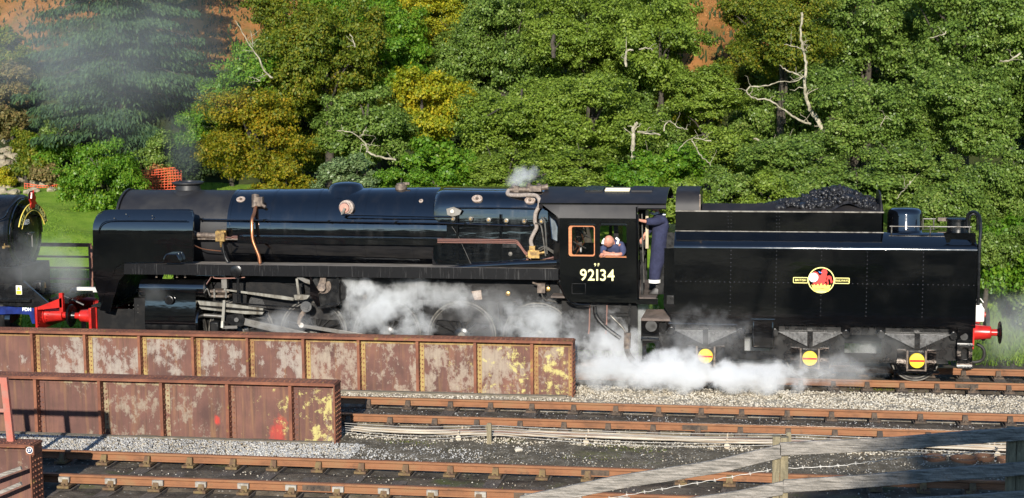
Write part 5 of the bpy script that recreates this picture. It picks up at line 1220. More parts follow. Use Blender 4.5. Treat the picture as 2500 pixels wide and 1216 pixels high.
def hand(verts, edges, wrist_i, wpos, dirv, up, scale=1.0, curl=.5):
    # palm, four fingers of different lengths bending at the knuckles, thumb from the side of the palm
    d = Vector(dirv).normalized(); u = (Vector(up)-d*Vector(up).dot(d)).normalized(); s = d.cross(u); w0 = Vector(wpos)
    palm = w0+d*.055*scale; i = chain(verts, edges, [(*palm, (.036*scale, .020*scale))], wrist_i)[0]
    for k, L in ((-1.5, .068), (-.5, .078), (.5, .074), (1.5, .058)):
        b = palm+d*.040*scale+s*k*.019*scale
        p1 = b+d*L*.5*scale-u*curl*.012; p2 = p1+d*L*.3*scale-u*curl*.032*scale; p3 = p2-u*curl*.03*scale+d*.006
        chain(verts, edges, [(*b, .0095*scale), (*p1, .009*scale), (*p2, .0085*scale), (*p3, .007*scale)], i)
    tb = w0+d*.03*scale-s*.036*scale; chain(verts, edges, [(*tb, .012*scale), (*(tb+d*.035*scale-s*.016-u*.012), .010*scale), (*(tb+d*.06*scale-s*.006-u*.024), .008*scale)], i)
def head(c, face, tilt, name, parent, bald=True, scale=1.0):
    # sculpted head: cranium, brow, nose, jaw, ears
    bm = bmesh.new(); bmesh.ops.create_uvsphere(bm, u_segments=28, v_segments=20, radius=1)
    f = Vector(face).normalized(); up = Vector(tilt).normalized(); up = (up-f*up.dot(f)).normalized(); s = up.cross(f)
    for v in bm.verts:
        x, y, z = v.co      # x side, y forward, z up (head space)
        ww = .075*(1 if z > -.1 else 1-.38*(-z-.1)); dd = .098*(1 if y < 0 else (1-.10*max(0, z)))
        hh = .118
        X, Y_, Z_ = x*ww, y*dd, z*hh
        if y > .3:
            nose = math.exp(-((x/.20)**2+((z+.12)/.22)**2)); Y_ += .026*nose*(1 if z > -.35 else .4)
            Y_ += .008*math.exp(-((x/.5)**2+((z-.18)/.1)**2)); Y_ -= .012*math.exp(-(((abs(x)-.36)/.16)**2+((z-.04)/.10)**2))
            Y_ += .007*math.exp(-((x/.3)**2+((z+.52)/.07)**2)); Y_ -= .006*math.exp(-((x/.35)**2+((z+.43)/.04)**2)); Y_ += .012*math.exp(-((x/.3)**2+((z+.85)/.2)**2))
        ear = math.exp(-(((y+.08)/.16)**2+((z+.05)/.22)**2))*(abs(x) > .8); X += math.copysign(.018*ear, x)
        v.co = Vector(c)+(s*X+f*Y_+up*Z_)*scale
    me = bpy.data.meshes.new(name); bm.to_mesh(me); bm.free(); me.materials.append(MATS['skin']); me.polygons.foreach_set('use_smooth', [True]*len(me.polygons))
    o = bpy.data.objects.new(name, me); col.objects.link(o); o.parent = parent
    for sgn in (-1, 1):
        e = Vector(c)+(s*sgn*.028+f*.083+up*.004)*scale; MB().lathe([(-.01, .002), (-.006, .009), (.006, .009), (.01, .002)], e, 'Z', 10).build('eye', 'hair', o)
    m_ = MB().tube([Vector(c)+(s*t_*.024+f*(.091-.006*abs(t_))-up*.055)*scale for t_ in (-1, -.5, 0, .5, 1)], .0035, 6); m_.build('mouth', 'red_dark', o)
    return o
# --- fireman standing on the footplate, back half turned to the tender
p2 = tag(empty('person'), 'person in navy overalls standing on the footplate holding the cab handrail', 'person')
fx_, fy_ = xz(1606, 700, -.02)[0], -.02
def F_(px, py, dy=0): q = atY(px, py, fy_+dy); return (q.x, q.y, q.z)
vv, ee = [], []
hip = chain(vv, ee, [(*F_(1609, 612), (0.246, 0.198))])[0]
tor = chain(vv, ee, [(*F_(1610, 590), (0.253, 0.206)), (*F_(1611, 560), (0.277, 0.222)), (*F_(1612, 537), (0.293, 0.206)), (*F_(1608, 522), (0.158, 0.143))], hip)
chain(vv, ee, [(*F_(1607, 628, -.08), (.20, .17)), (*F_(1600, 655, -.11), (.15, .14)), (*F_(1598, 680, -.12), (.125, .12)), (*F_(1598, 696, -.12), (.115, .11))], hip)
chain(vv, ee, [(*F_(1614, 628, .10), (.19, .17)), (*F_(1616, 660, .13), (.14, .13)), (*F_(1616, 684, .14), (.115, .11)), (*F_(1615, 696, .14), (.105, .10))], hip)
chain(vv, ee, [(*F_(1622, 531, -.15), (0.124, 0.114)), (*F_(1605, 541, -.26), (0.103, 0.094)), (*F_(1582, 541, -.34), (0.089, 0.084)), (*F_(1576, 541, -.36), (0.084, 0.079))], tor[2])
chain(vv, ee, [(*F_(1600, 531, .16), (0.106, 0.092)), (*F_(1590, 556, .17), (0.082, 0.079)), (*F_(1576, 570, .08), (0.071, 0.066))], tor[2])
skinmesh('overalls', vv, ee, 'overalls', p2)
vv, ee = [], []
nk = chain(vv, ee, [(*F_(1611, 560), (.10, .08)), (*F_(1609, 535), (.08, .06)), (*F_(1606, 522, -.02), (.055, .055)), (*F_(1602, 512, -.03), (.055, .06))])
a_ = chain(vv, ee, [(*F_(1615, 535, -.12), .04), (*F_(1600, 541, -.27), .042), (*F_(1580, 541, -.345), .042), (*F_(1566, 539, -.40), .034), (*F_(1560, 537, -.43), .028)], nk[1])
hw_ = Vector(F_(1560, 537, -.43)); hand(vv, ee, a_[-1], hw_, Vector(F_(1553, 534, -.50))-hw_, (0, -.6, .8), 1.05, 1.1)
a_ = chain(vv, ee, [(*F_(1603, 535, .12), .04), (*F_(1590, 556, .17), .040), (*F_(1576, 570, .08), .036), (*F_(1572, 576, .05), .028)], nk[1])
hw_ = Vector(F_(1572, 576, .05)); hand(vv, ee, a_[-1], hw_, Vector(F_(1566, 584, .0))-hw_, (-.6, -.6, .4), 1.05, .9)
bd = skinmesh('body', vv, ee, 'skin', p2)
hd = head(F_(1601, 503, -.03), (-.9, -.35, -.1), (0, 0, 1), 'head', p2)
hc = Vector(F_(1601, 503, -.03)); MB().lathe([(.03, .105), (.08, .103), (.125, .08), (.14, .01)], hc, 'Z', 20).build('cap', 'overalls', hd)
MB().rings([[(*F_(1597+12*math.cos(a), 520+5*math.sin(a), -.02-.09*math.sin(a)),) for a in np.linspace(0, 6.28, 12, endpoint=False)], [(*F_(1598+11*math.cos(a), 515+4*math.sin(a), -.02-.08*math.sin(a)),) for a in np.linspace(0, 6.28, 12, endpoint=False)]], cap=False).build('collar', 'shirt', p2)
for dyy, px in ((-.12, 1598), (.14, 1615.5)):
    c = Vector(F_(px, 686, dyy)); MB().rings([[(c.x+(.128)*math.cos(a), c.y+.130*math.sin(a), c.z+h) for a in np.linspace(0, 6.28, 20, endpoint=False)] for h in (-.035, .035)], cap=False).build('reflective_band', 'white_reflect', p2)
    t_ = Vector(F_(px-15, 706, dyy)); h_ = Vector(F_(px+6, 704, dyy)); z0 = 1.742
    MB().rings([[(x, c.y-w_, z0), (x, c.y+w_, z0), (x, c.y+w_, z0+hh*.6), (x, c.y+w_*.5, z0+hh), (x, c.y-w_*.5, z0+hh), (x, c.y-w_, z0+hh*.6)] for x, w_, hh in ((t_.x, .03, .045), (t_.x+.05, .048, .075), ((t_.x+h_.x)/2, .05, .11), (h_.x-.03, .05, .15), (h_.x+.04, .045, .13))]).build('boot', 'boot', p2, bevel=.01)
sh = Vector(F_(1622, 525, -.12)); MB().cbox(sh+Vector((0, -.06, .02)), .06, .02, .03).build('shoulder_flash', 'white_reflect', p2)
# --- driver leaning on the window ledge, bald head turned down the line
p1 = tag(empty('person'), 'bald person in blue overalls leaning on folded arms out of the cab window', 'person')
def D_(px, py, Y): q = atY(px, py, Y); return (q.x, q.y, q.z)
vv, ee = [], []
hip = chain(vv, ee, [(*D_(1507, 680, .05), (.15, .13))])[0]
tor = chain(vv, ee, [(*D_(1506, 640, -.1), (.155, .13)), (*D_(1504, 612, -.25), (.165, .13)), (*D_(1500, 594, -.38), (.15, .11)), (*D_(1494, 586, -.46), (.08, .07))], hip)
chain(vv, ee, [(*D_(1517, 596, -.40), (.085, .08)), (*D_(1522, 614, -.50), (.075, .07)), (*D_(1519, 620, -.58), (.062, .06)), (*D_(1513, 621, -.61), (.055, .052))], tor[2])
chain(vv, ee, [(*D_(1478, 598, -.42), (.082, .08)), (*D_(1471, 613, -.5), (.07, .068)), (*D_(1474, 620, -.58), (.06, .058))], tor[2])
skinmesh('overalls', vv, ee, 'overalls_light', p1)
# shoulder stripes and legs down to the floor
vv, ee = [], []
nk = chain(vv, ee, [(*D_(1504, 612, -.25), (.09, .08)), (*D_(1500, 596, -.38), (.07, .06)), (*D_(1491, 588, -.50), (.055, .055))])
a_ = chain(vv, ee, [(*D_(1515, 598, -.42), .035), (*D_(1521, 614, -.52), .04), (*D_(1516, 621, -.62), .042), (*D_(1495, 622, -.66), .040), (*D_(1482, 622, -.67), .030)], nk[1])
hw_ = Vector(D_(1482, 622, -.67)); hand(vv, ee, a_[-1], hw_, Vector(D_(1470, 621, -.66))-hw_, (0, -.7, .7), 1.05, .8)
a_ = chain(vv, ee, [(*D_(1480, 600, -.44), .035), (*D_(1472, 613, -.52), .04), (*D_(1478, 618, -.62), .038), (*D_(1490, 619, -.66), .030)], nk[1])
hw_ = Vector(D_(1490, 619, -.66)); hand(vv, ee, a_[-1], hw_, Vector((.9, -.1, -.1)), (0, -.7, .7), 1.0, .9)
skinmesh('body', vv, ee, 'skin', p1)
hd = head(D_(1487, 589, -.56), (-.80, -.45, -.42), (-.25, -.42, .85), 'head', p1, scale=1.12)
for pts, Ys in (([(1504, 581), (1510, 586), (1507, 596)], (-.50, -.52, -.53)), ([(1477, 583), (1473, 588), (1471, 596)], (-.52, -.53, -.545))):
    MB().tube([D_(x, y, yy) for (x, y), yy in zip(pts, Ys)], .028, 6).build('reflective_stripe', 'white_reflect', p1)
vv, ee = [], []
for dx in (-.1, .1):
    h0 = Vector(D_(1507, 680, .05)); chain(vv, ee, [(h0.x+dx, h0.y, h0.z+.05, (.11, .11)), (h0.x+dx, h0.y+.02, 1.98, (.08, .08)), (h0.x+dx, h0.y, 1.79, (.07, .07))])
for k in range(2):
    v3 = vv[3*k:3*k+3]; skinmesh('trouser_leg', v3, [(0, 1), (1, 2)], 'overalls_light', p1); MB().box(v3[2][0]-.17, v3[2][0]+.08, v3[2][1]-.05, v3[2][1]+.05, 1.742, 1.83).build('boot', 'boot', p1, bevel=.03)
# ================================================================== the second locomotive
l2 = tag(empty('steam_locomotive'), 'black and blue locomotive with curved headboard coupled ahead of the deflectors', 'locomotive')
def L(mb, name, m, par=None, **k): return mb.build(name, m, par or l2, **k)
SZ = 2.80; SR = .90; SX = -12.02
sb2 = L(MB().lathe([(-4.5, SR), (-.75, SR), (-.74, SR+.02), (-.70, SR+.02), (-.69, SR), (-.06, SR), (0, SR-.05)], (SX, B, SZ), 'X', 64), 'smokebox', 'black_semi')
L(MB().lathe([(-.02, SR-.02), (.02, SR-.06), (.02, SR-.12)], (SX, B, SZ), 'X', 64), 'front_plate', 'black_semi')
dr = L(MB().lathe([(.015, .66), (.04, .66), (.07, .60), (.10, .48), (.125, .30), (.135, .12), (.135, .01)], (SX, B, SZ), 'X', 56), 'smokebox_door', 'black_semi')
L(MB().lathe([(.02, .69), (.045, .69), (.045, .65)], (SX, B, SZ), 'X', 56, cap=False), 'door_ring', 'black_semi', dr)
L(MB().cyl((SX+.13, B, SZ), (SX+.2, B, SZ), .035, n=12).bar((SX+.2, SZ+.0), (SX+.2, SZ-.30), .03, B-.03, B-.01).cyl((SX+.2, B-.2, SZ+.02), (SX+.2, B+.1, SZ+.02), .016, n=8), 'door_handle', 'steel', dr)
L(MB().tube([(SX+.05, B-.80*math.cos(a), SZ+.80*math.sin(a)) for a in np.linspace(-.1, 3.2, 24)], .018, 8), 'front_handrail', 'black_gloss')
L(tubepx([(-40, 545), (8, 532), (22, 510), (45, 487), (58, 484)], [-.2, -.2, -.15, .2, .4], .02, 8), 'handrail', 'black_gloss')
L(MB().cyl(atY(8, 602, -.1), atY(24, 602, -.15), .025, n=10).cbox(atY(10, 600, -.1), .06, .06, .12), 'ejector_valve', 'brass')
text('6023', .16, (SX+.127, B-.14, SZ+.27), 'white_reflect', dr, 'cab_number', .003, .002, rot=(R(90), 0, R(90)), sx=1.1)
xbm = xz(88, 770, -.5)[0]
L(MB().box(-16, xbm-.1, -.57, 2.07, 1.42, 1.47), 'running_plate', 'black_semi')
L(MB().plate(pl([(-60, 745), (83, 752), (86, 790), (79, 790), (72, 768), (40, 766), (-60, 770)], -.57), -.58, -.555), 'valance', 'blue_paint')
text('PDN', .105, (*[xz(66, 755.5, -.57)[0]], -.583, xz(66, 755.5, -.57)[1]), 'white_reflect', l2, 'shed_letters', .003, .001)
L(MB().plate(pl([(-60, 700), (60, 690), (120, 744), (90, 750), (-60, 742)], -.45), -.46, -.44), 'frame_extension', 'black_semi')
L(tubepx([(58, 686), (90, 714), (119, 739)], -.47, .02, 8), 'frame_edge', 'black_gloss')
wsign = L(MB().box(xz(39, 700, -.47)[0], xz(53, 700, -.47)[0], -.475, -.462, xz(45, 719, -.47)[1], xz(45, 697, -.47)[1]), 'warning_sign', 'white_paint')
L(MB().box(xz(40, 700, -.47)[0], xz(52, 700, -.47)[0], -.479, -.475, xz(45, 718, -.47)[1], xz(45, 710, -.47)[1]), 'yellow_panel', 'yellow_lbl', wsign)
tq = [xz(46, 699, -.47), xz(41.5, 708, -.47), xz(50.5, 708, -.47)]; L(MB().plate(tq, -.479, -.475), 'triangle', 'yellow_lbl', wsign)
L(MB().box(SX-1.0, SX+.25, .05, 1.45, 1.2, 2.1), 'cylinder_block', 'under_black')
L(MB().box(SX-1.0, SX+.1, -.50, -.0, .75, 1.40), 'outside_cylinder', 'under_black', bevel=.1)
L(MB().lathe([(0, .30), (.12, .30), (.15, .2)], (SX+.1, -.27, .98), 'X', 28), 'cylinder_cover', 'black_gloss')
L(MB().lathe([(-.06, .47), (0, .47), (.0, .40)], (xz(12, 800, -.2)[0], -.2, .5), 'Y', 40).lathe([(-.08, .1), (0, .1)], (xz(12, 800, -.2)[0], -.2, .5), 'Y', 16), 'bogie_wheel', 'black_semi')
bx0 = xbm
L(MB().box(bx0, bx0+.05, -.55, 2.05, .78, 1.30), 'buffer_beam', 'red_paint', bevel=.004)
L(MB().plate([(bx0+.05, 1.24), (bx0+.05, 1.30), (bx0+.62, 1.52), (bx0+.62, 1.30)], -.50, -.47), 'beam_gusset', 'red_paint')
L(MB().box(bx0+.56, bx0+.64, -.5, -.40, 1.2, 1.62), 'gusset_post', 'red_paint')
rv = MB()
for k in range(8): q = atY(90+2.5*k, 764+3*(k % 3), -.55); rivet(rv, (q.x, -.55, .84+.06*k), (0, -1, 0), .014)
tag(L(rv, 'bolt_heads', 'red_paint'), kind='stuff')
for y in (-.12, 1.62):
    o = MB().lathe([(0, .20), (.02, .20), (.03, .17), (.40, .125), (.42, .125), (.42, .07), (.56, .07)], (bx0+.05, y, 1.07), 'X', 28).build('buffer', 'red_paint', l2)
    MB().lathe([(.50, .075), (.575, .09), (.58, .24), (.60, .25), (.615, .23), (.62, .05)], (bx0+.05, y, 1.07), 'X', 32).build('head', 'black_semi', o)
L(tubepx([(155, 722), (180, 733), (205, 745)], .3, .03, 8), 'coupling_hook', 'black_semi')
L(MB().box(bx0+.02, bx0+.5, .1, 1.4, 1.30, 1.40), 'front_platform', 'black_semi')
L(MB().cbox((bx0-.3, .3, 1.62), .22, .2, .3), 'lamp_iron', 'black_semi', bevel=.03)
L(MB().cyl(atY(108, 702, .4), atY(108, 690, .4), .05, .03, n=10), 'whistle', 'brass')
# headboard hung on the smokebox door
hb = tag(empty('headboard'), 'curved black headboard with gold lettering and a red dragon on the smokebox', 'headboard')
HX = SX+.22; hc_, hz_ = B-.02, SZ-.06
def ahead(r, a): return (hc_+r*math.cos(R(a)), hz_+r*math.sin(R(a)))   # y,z plane
bo = MB(); n = 30; aa = np.linspace(22, 158, n); ro, ri = .76, .60
rings = [[(HX+dx, *ahead(rr, a)) for a in aa] for dx, rr in ((0, ri), (0, ro), (.025, ro), (.025, ri), (0, ri))]
bo.rings(rings, closed=False); bo.build('board', 'headboard_black', hb, sharp=R(40))
for rr in (ro, ri): MB().tube([(HX+.022, *ahead(rr, a)) for a in aa], .012, 6).build('rim', 'crest_gold', hb)
txt = 'THE RED DRAGON'
for i, ch in enumerate(txt):
    if ch == ' ': continue
    t_ = i/(len(txt)-1); a = 150-t_*120+0
    a = 180-(30+t_*120)
    yv, zv = ahead(.68, 180-a)     # reading from the camera: text runs with +y
    tx = text(ch, .135, (0, 0, 0), 'crest_line', hb, 'letter', .003, .002, rot=(0, 0, 0))
    mtx = Matrix.Translation(Vector((HX+.028, *ahead(.68, 150-120*(1-t_) if False else 30+120*(1-t_))))) if False else None
    ang = 150-120*t_                 # left end as seen = smaller y
    yy_, zz_ = hc_-.68*math.cos(R(180-ang)), hz_+.68*math.sin(R(180-ang))
    yy_ = hc_+.68*math.cos(R(ang)); zz_ = hz_+.68*math.sin(R(ang))
    rotm = Matrix(((0, 0, 1), (1, 0, 0), (0, 1, 0))).to_4x4()       # text x->+y, y->+z, normal->+x
    spin = Matrix.Rotation(R(ang-90), 4, 'X')
    tx.data.transform(Matrix.Translation((HX+.03, yy_, zz_)) @ spin @ rotm)
dg_ = MB()
def dp_(y, z): return (HX+.03, hc_+y, hz_+ro+z)
dg_.plate([(0, 0)]*3, 0, 0) if False else None
fig = [(-.16, -.06), (-.10, .02), (-.17, .10), (-.08, .12), (-.05, .26), (.0, .16), (.06, .30), (.09, .14), (.16, .16), (.13, .05), (.2, -.02), (.1, -.03), (.06, -.10), (-.04, -.09), (-.08, -.12)]
v0 = [(HX+.02, hc_+y, hz_+ro+z) for y, z in fig]; v1 = [(HX+.05, hc_+y*.9, hz_+ro+z) for y, z in fig]; nf = len(fig)
MB().add(v0+v1, [tuple(range(nf)), tuple(range(2*nf-1, nf-1, -1))]+[(i, (i+1) % nf, nf+(i+1) % nf, nf+i) for i in range(nf)]).build('dragon_figure', 'red_paint', hb, sharp=None)
MB().lathe([(0, .17), (.02, .17)], (HX-.0, hc_, hz_+ro+.12), 'X', 24).build('backing_disc', 'black_semi', hb)
MB().tube([(HX-.16, hc_+.35, hz_+.45), (HX+.0, hc_+.5, hz_+.40), (HX+.02, hc_+.6, hz_+.36), (HX+.0, hc_+.6, hz_+.5)], .025, 8).build('bracket', 'black_gloss', hb)
MB().box(HX-.22, HX+.01, hc_-.04, hc_+.04, hz_+.52, hz_+.60).build('bracket', 'black_gloss', hb)
# ================================================================== trees
def leaf_quads(C, Nrm, size, asp, rg):
    # C centres (n,3), Nrm leaf normals, size (n,): one kite-shaped leaf each
    n = len(C); r = rg.normal(size=(n, 3)); U = r-Nrm*(r*Nrm).sum(1, keepdims=True); U /= np.linalg.norm(U, axis=1, keepdims=True)+1e-9
    W = np.cross(Nrm, U); s = size[:, None]
    fold = Nrm*s*.12
    V = np.stack([C-U*s*.5, C+W*s*asp*.5+fold, C+U*s*.5, C-W*s*asp*.5+fold], 1).reshape(-1, 3)
    return V, np.arange(4*n).reshape(-1, 4)
CR = {}
def crown_mesh(kind, r, seed, leaf, n_leaf, flat=.8):
    """clumps of leaves spread through a lumpy crown of radius r, centred on the origin"""
    rg = np.random.default_rng(seed)
    nb = int(9+7*r)                                   # boughs first, then clumps of leaves on each bough
    Bd = rg.normal(size=(nb, 3)); Bd /= np.linalg.norm(Bd, axis=1, keepdims=True)
    Bc = Bd*(r*rg.uniform(.50, .86, nb))[:, None]; Bc[:, 2] *= flat
    br_ = r*rg.uniform(.24, .40, nb)
    per_b = np.maximum(6, (26*(br_/.6)**2)).astype(int); bi = np.repeat(np.arange(nb), per_b); ncl = len(bi)
    D = rg.normal(size=(ncl, 3)); D /= np.linalg.norm(D, axis=1, keepdims=True)
    CC = Bc[bi]+D*(br_[bi]*(.45+.55*rg.random(ncl)**.5))[:, None]*np.array([1.15, 1.15, .72])
    cr = rg.uniform(.10, .26, ncl)*(r/2)**.4
    per = np.maximum(24, (n_leaf*cr**2/np.sum(cr**2))).astype(int)
    idx = np.repeat(np.arange(ncl), per); n = len(idx)
    d = rg.normal(size=(n, 3)); d /= np.linalg.norm(d, axis=1, keepdims=True)
    d[:, 2] = np.abs(d[:, 2])*.45+d[:, 2]*.55
    rr = rg.random(n)**.45
    P_ = CC[idx]+d*(cr[idx]*rr)[:, None]*np.array([1.15, 1.15, .86])
    P_ += rg.normal(size=(n, 3))*.05
    out = CC[idx]/(np.linalg.norm(CC[idx], axis=1, keepdims=True)+1e-6)
    bo_ = CC-Bc[bi]; bo_ /= np.linalg.norm(bo_, axis=1, keepdims=True)+1e-6
    N = d*.45+bo_[idx]*.4+out*.12+np.array([0, 0, .32])+rg.normal(size=(n, 3))*.5
    N /= np.linalg.norm(N, axis=1, keepdims=True)
    V, Fq = leaf_quads(P_, N, leaf*rg.uniform(.45, 1.45, n), .68, rg)
    return V, Fq, CC
def tree(name, label, px, py, rpx, Y, mat, leaf=.10, n=26000, seed=0, flat=.8, trunk='bark', sq=1.0, limbs=5, cat='tree', key=None, group='trees on the hillside behind the train'):
    c = atY(px, py, Y); dist = (c-CAM).dot(_F); r = rpx/FPX*dist
    root = tag(empty(name), label, cat, group)
    k = (max(.5, round(r*2)/2), seed % 4)             # crowns of one size share their leaf mesh, each with its own leaf material
    if k not in CR:
        V, Fq, CC = crown_mesh(mat, k[0], 11+seed % 4+int(k[0]*10), .082, int(40000*(k[0]/2)**1.6)+5000, .85)
        tmp = npmesh('crown', V, Fq, mat); CR[k] = (tmp.data, CC); bpy.data.objects.remove(tmp)
    me, CC = CR[k]
    o = bpy.data.objects.new('crown', me); col.objects.link(o); o.parent = root; o.location = c; o.rotation_euler.z = (seed*1.7) % 6.28
    f = r/k[0]; o.scale = (f*sq, f, f*flat/.85)
    o.material_slots[0].link = 'OBJECT'; o.material_slots[0].material = MATS[mat]
    gz_ = float(T(c.x, c.y)); base = Vector((c.x+random.uniform(-.3, .3), c.y+r*.25, gz_-.2))
    tr = max(.07, .075*r); top = Vector(c)+Vector((0, 0, r*.45))
    mid = base.lerp(top, .5)+Vector((random.uniform(-.2, .2), random.uniform(-.1, .1), 0))
    MB().tube([base, base.lerp(mid, .5), mid, mid.lerp(top, .6), top], [tr*1.25, tr, tr*.8, tr*.5, tr*.2], 8).build('trunk', trunk, root, R(60))
    rz = o.rotation_euler.z
    for i in range(limbs):
        e = CC[(i*17+seed) % len(CC)]; e = Vector((e[0]*math.cos(rz)-e[1]*math.sin(rz), e[0]*math.sin(rz)+e[1]*math.cos(rz), e[2]))*f+Vector(c)
        s_ = base.lerp(top, random.uniform(.45, .8)); m_ = s_.lerp(e, .55)+Vector((0, 0, .15*r))
        MB().tube([s_, s_.lerp(m_, .5)+Vector((0, 0, .05)), m_, e], [tr*.45, tr*.33, tr*.24, tr*.08], 6).build('limb', trunk, root, R(60))
    return root
def barelimb(root, pts, Y, r0, r1, m='bark_pale', n=6):
    t_ = tubepx(pts, Y+.35, .02, 6); k = len(t_.v)//6; r0 *= .62; r1 *= .62
    rq = random.Random(int(pts[0][0]*7+pts[0][1]))
    base = [sum((Vector(t_.v[i*6+j]) for j in range(6)), Vector())/6+Vector((rq.uniform(-1, 1), rq.uniform(-1, 1), rq.uniform(-1, 1)))*.022 for i in range(k)]
    mb = MB().tube(base, [(r0+(r1-r0)*i/(k-1))*rq.uniform(.85, 1.2) for i in range(k)], n)
    o = mb.build('bare_branch', m, root, R(60))
    for q in range(max(2, k//5)):
        i = rq.randrange(1, max(2, k-1)); p = base[i]; d = Vector((rq.uniform(-1, 1), rq.uniform(-.6, .3), rq.uniform(-.3, 1))).normalized(); L_ = rq.uniform(.18, .5); rr = .35*(r0+(r1-r0)*i/(k-1))+.003
        pts_ = [p, p+d*L_*.4+Vector((0, 0, rq.uniform(-.04, .06))), p+d*L_*.75+Vector((rq.uniform(-.06, .06), 0, rq.uniform(-.05, .05))), p+d*L_]
        MB().tube(pts_, [rr, rr*.7, rr*.5, rr*.25], 5).build('twig', m, o, R(60))
    return o
TR = [ # name, label, px, py, rpx, Y, material, leaf, seed, flat
 ('hazel_tree', 'light green tree with a bare dead branch beside the spruce', 640, 185, 118, 19, 'leaf_bright', .085, 1, .95),
 ('hornbeam_tree', 'golden orange leaved tree behind the smokebox', 615, 345, 148, 14, 'leaf_orange', .085, 2, .9),
 ('olive_tree_crown', '', 790, 150, 150, 19, 'leaf_olive', .085, 3, 1.0),
 ('oak_tree', 'mid green tree rising between the olive brown and yellow trees', 930, 120, 120, 21, 'leaf_bright', .095, 4, 1.0),
 ('oak_tree', 'dark green tree with a grey dead branch above the dome', 900, 310, 125, 15, 'leaf_oak', .09, 5, .85),
 ('lime_tree', 'bright yellow tree top above the boiler centre', 1075, 65, 115, 25, 'leaf_yellow', .11, 6, .8),
 ('hazel_tree', 'yellow tinged hazel tree behind the firebox front', 1030, 270, 125, 17, 'leaf_yellow', .10, 7, .95),
 ('hazel_tree', 'bright lime green bush just above the boiler bands', 1080, 410, 100, 11, 'leaf_bright', .11, 8, .8),
 ('willow_bush', 'grey green willow bush just above the dome', 860, 432, 82, 9, 'leaf_willow', .085, 9, .7),
 ('alder_tree', 'dark green alder with a shaded trunk above the safety valves', 1235, 110, 135, 22, 'leaf_oak', .10, 10, 1.0),
 ('alder_tree', 'tall green alder crown rising behind the cab roof', 1430, 70, 165, 21, 'leaf_alder', .10, 11, .8),
 ('alder_tree', 'green alder standing beside the orange bracken gap', 1610, 110, 118, 19, 'leaf_alder', .095, 12, 1.0),
 ('alder_tree', 'broad green alder crown over the firebox', 1275, 290, 160, 15, 'leaf_alder', .10, 13, .75),
 ('alder_tree', 'broad green alder with a pale forked trunk over the cab', 1450, 300, 165, 14, 'leaf_alder', .10, 14, .75),
 ('alder_bush', 'low spreading alder bush touching the cab roof line', 1420, 425, 140, 10, 'leaf_alder', .095, 15, .5),
 ('alder_bush', 'low spreading alder bush behind the steam manifold', 1230, 430, 110, 11, 'leaf_alder', .095, 16, .6),
 ('hazel_bush', 'yellow flowering bush in the shaded gap behind the cab', 1650, 270, 70, 21, 'leaf_yellow', .08, 17, 1.0),
 ('hawthorn_tree', 'brown green thorn tree in the shaded gap behind the cab', 1690, 330, 105, 22, 'leaf_olive', .07, 18, 1.0),
 ('oak_tree', 'pale green oak crown below the orange bracken gap', 1740, 225, 110, 18, 'leaf_alder', .085, 19, .7),
 ('oak_tree', 'small leafy oak between the cab and the coal hood', 1640, 420, 90, 11, 'leaf_bright', .09, 20, .8),
 ('oak_tree', 'leafy oak with twisted dead twigs above the coal hood', 1790, 380, 120, 13, 'leaf_alder', .085, 21, .7),
 ('oak_tree', 'thin crowned oak with long bare limbs above the tender', 1920, 90, 140, 18, 'leaf_olive', .085, 22, .9),
 ('oak_tree', 'dense oak crown high above the coal heap', 2130, 70, 150, 21, 'leaf_oak', .095, 23, .9),
 ('oak_tree', 'tall oak crown high above the water dome', 2360, 90, 170, 19, 'leaf_oak', .095, 24, .9),
 ('oak_tree', 'spreading oak right behind the coal heap', 2080, 270, 165, 15, 'leaf_oak', .09, 25, .8),
 ('oak_tree', 'spreading oak right behind the water dome', 2330, 290, 170, 15, 'leaf_oak', .09, 26, .8),
 ('oak_tree', 'low oak boughs hanging behind the bunker side', 1940, 400, 130, 11, 'leaf_oak', .085, 27, .65),
 ('oak_tree', 'low oak boughs hanging behind the tank filler', 2230, 430, 130, 10, 'leaf_oak', .085, 28, .65),
 ('oak_tree', 'leafy oak beside the hooped tender handrail', 2440, 450, 120, 9, 'leaf_oak', .085, 29, .9),
 ('oak_tree', 'leafy oak low behind the tail lamp', 2470, 640, 105, 7, 'leaf_bright', .085, 30, 1.0),
 ('oak_tree', 'oak foliage hanging behind the middle of the tender', 2090, 470, 110, 9, 'leaf_oak', .085, 31, .6),
 ('bramble_bush', 'bramble bush low on the bank behind the rear buffer', 2560, 740, 90, 6, 'leaf_oak', .08, 32, 1.0),
]
TREES = {}
for i, (nm, lab, px, py, r, Y, mt_, lf, sd_, fl_) in enumerate(TR):
    if nm == 'olive_tree_crown': nm, lab = 'hornbeam_tree', 'olive brown autumn tree above the boiler bands'
    TREES[i] = tree(nm, lab, px, py, r, Y, mt_, lf*.95, 30000, sd_, fl_, 'bark', sq=1.0)
barelimb(TREES[0], [(575, 52), (592, 80), (610, 110), (628, 135), (648, 175), (665, 190)], 16.2, .015, .05); barelimb(TREES[0], [(612, 76), (615, 95), (618, 115)], 16.2, .012, .03)
barelimb(TREES[0], [(607, 187), (625, 192), (636, 198)], 16.4, .015, .03)
barelimb(TREES[4], [(822, 320), (850, 322), (878, 336), (894, 355), (900, 372), (925, 382), (965, 390)], 12.2, .02, .055); barelimb(TREES[4], [(876, 334), (888, 322), (894, 312)], 12.2, .025, .012); barelimb(TREES[4], [(897, 362), (884, 352), (880, 375)], 12.2, .03, .012)
barelimb(TREES[4], [(855, 83), (862, 100), (868, 115)], 16.5, .02, .04)
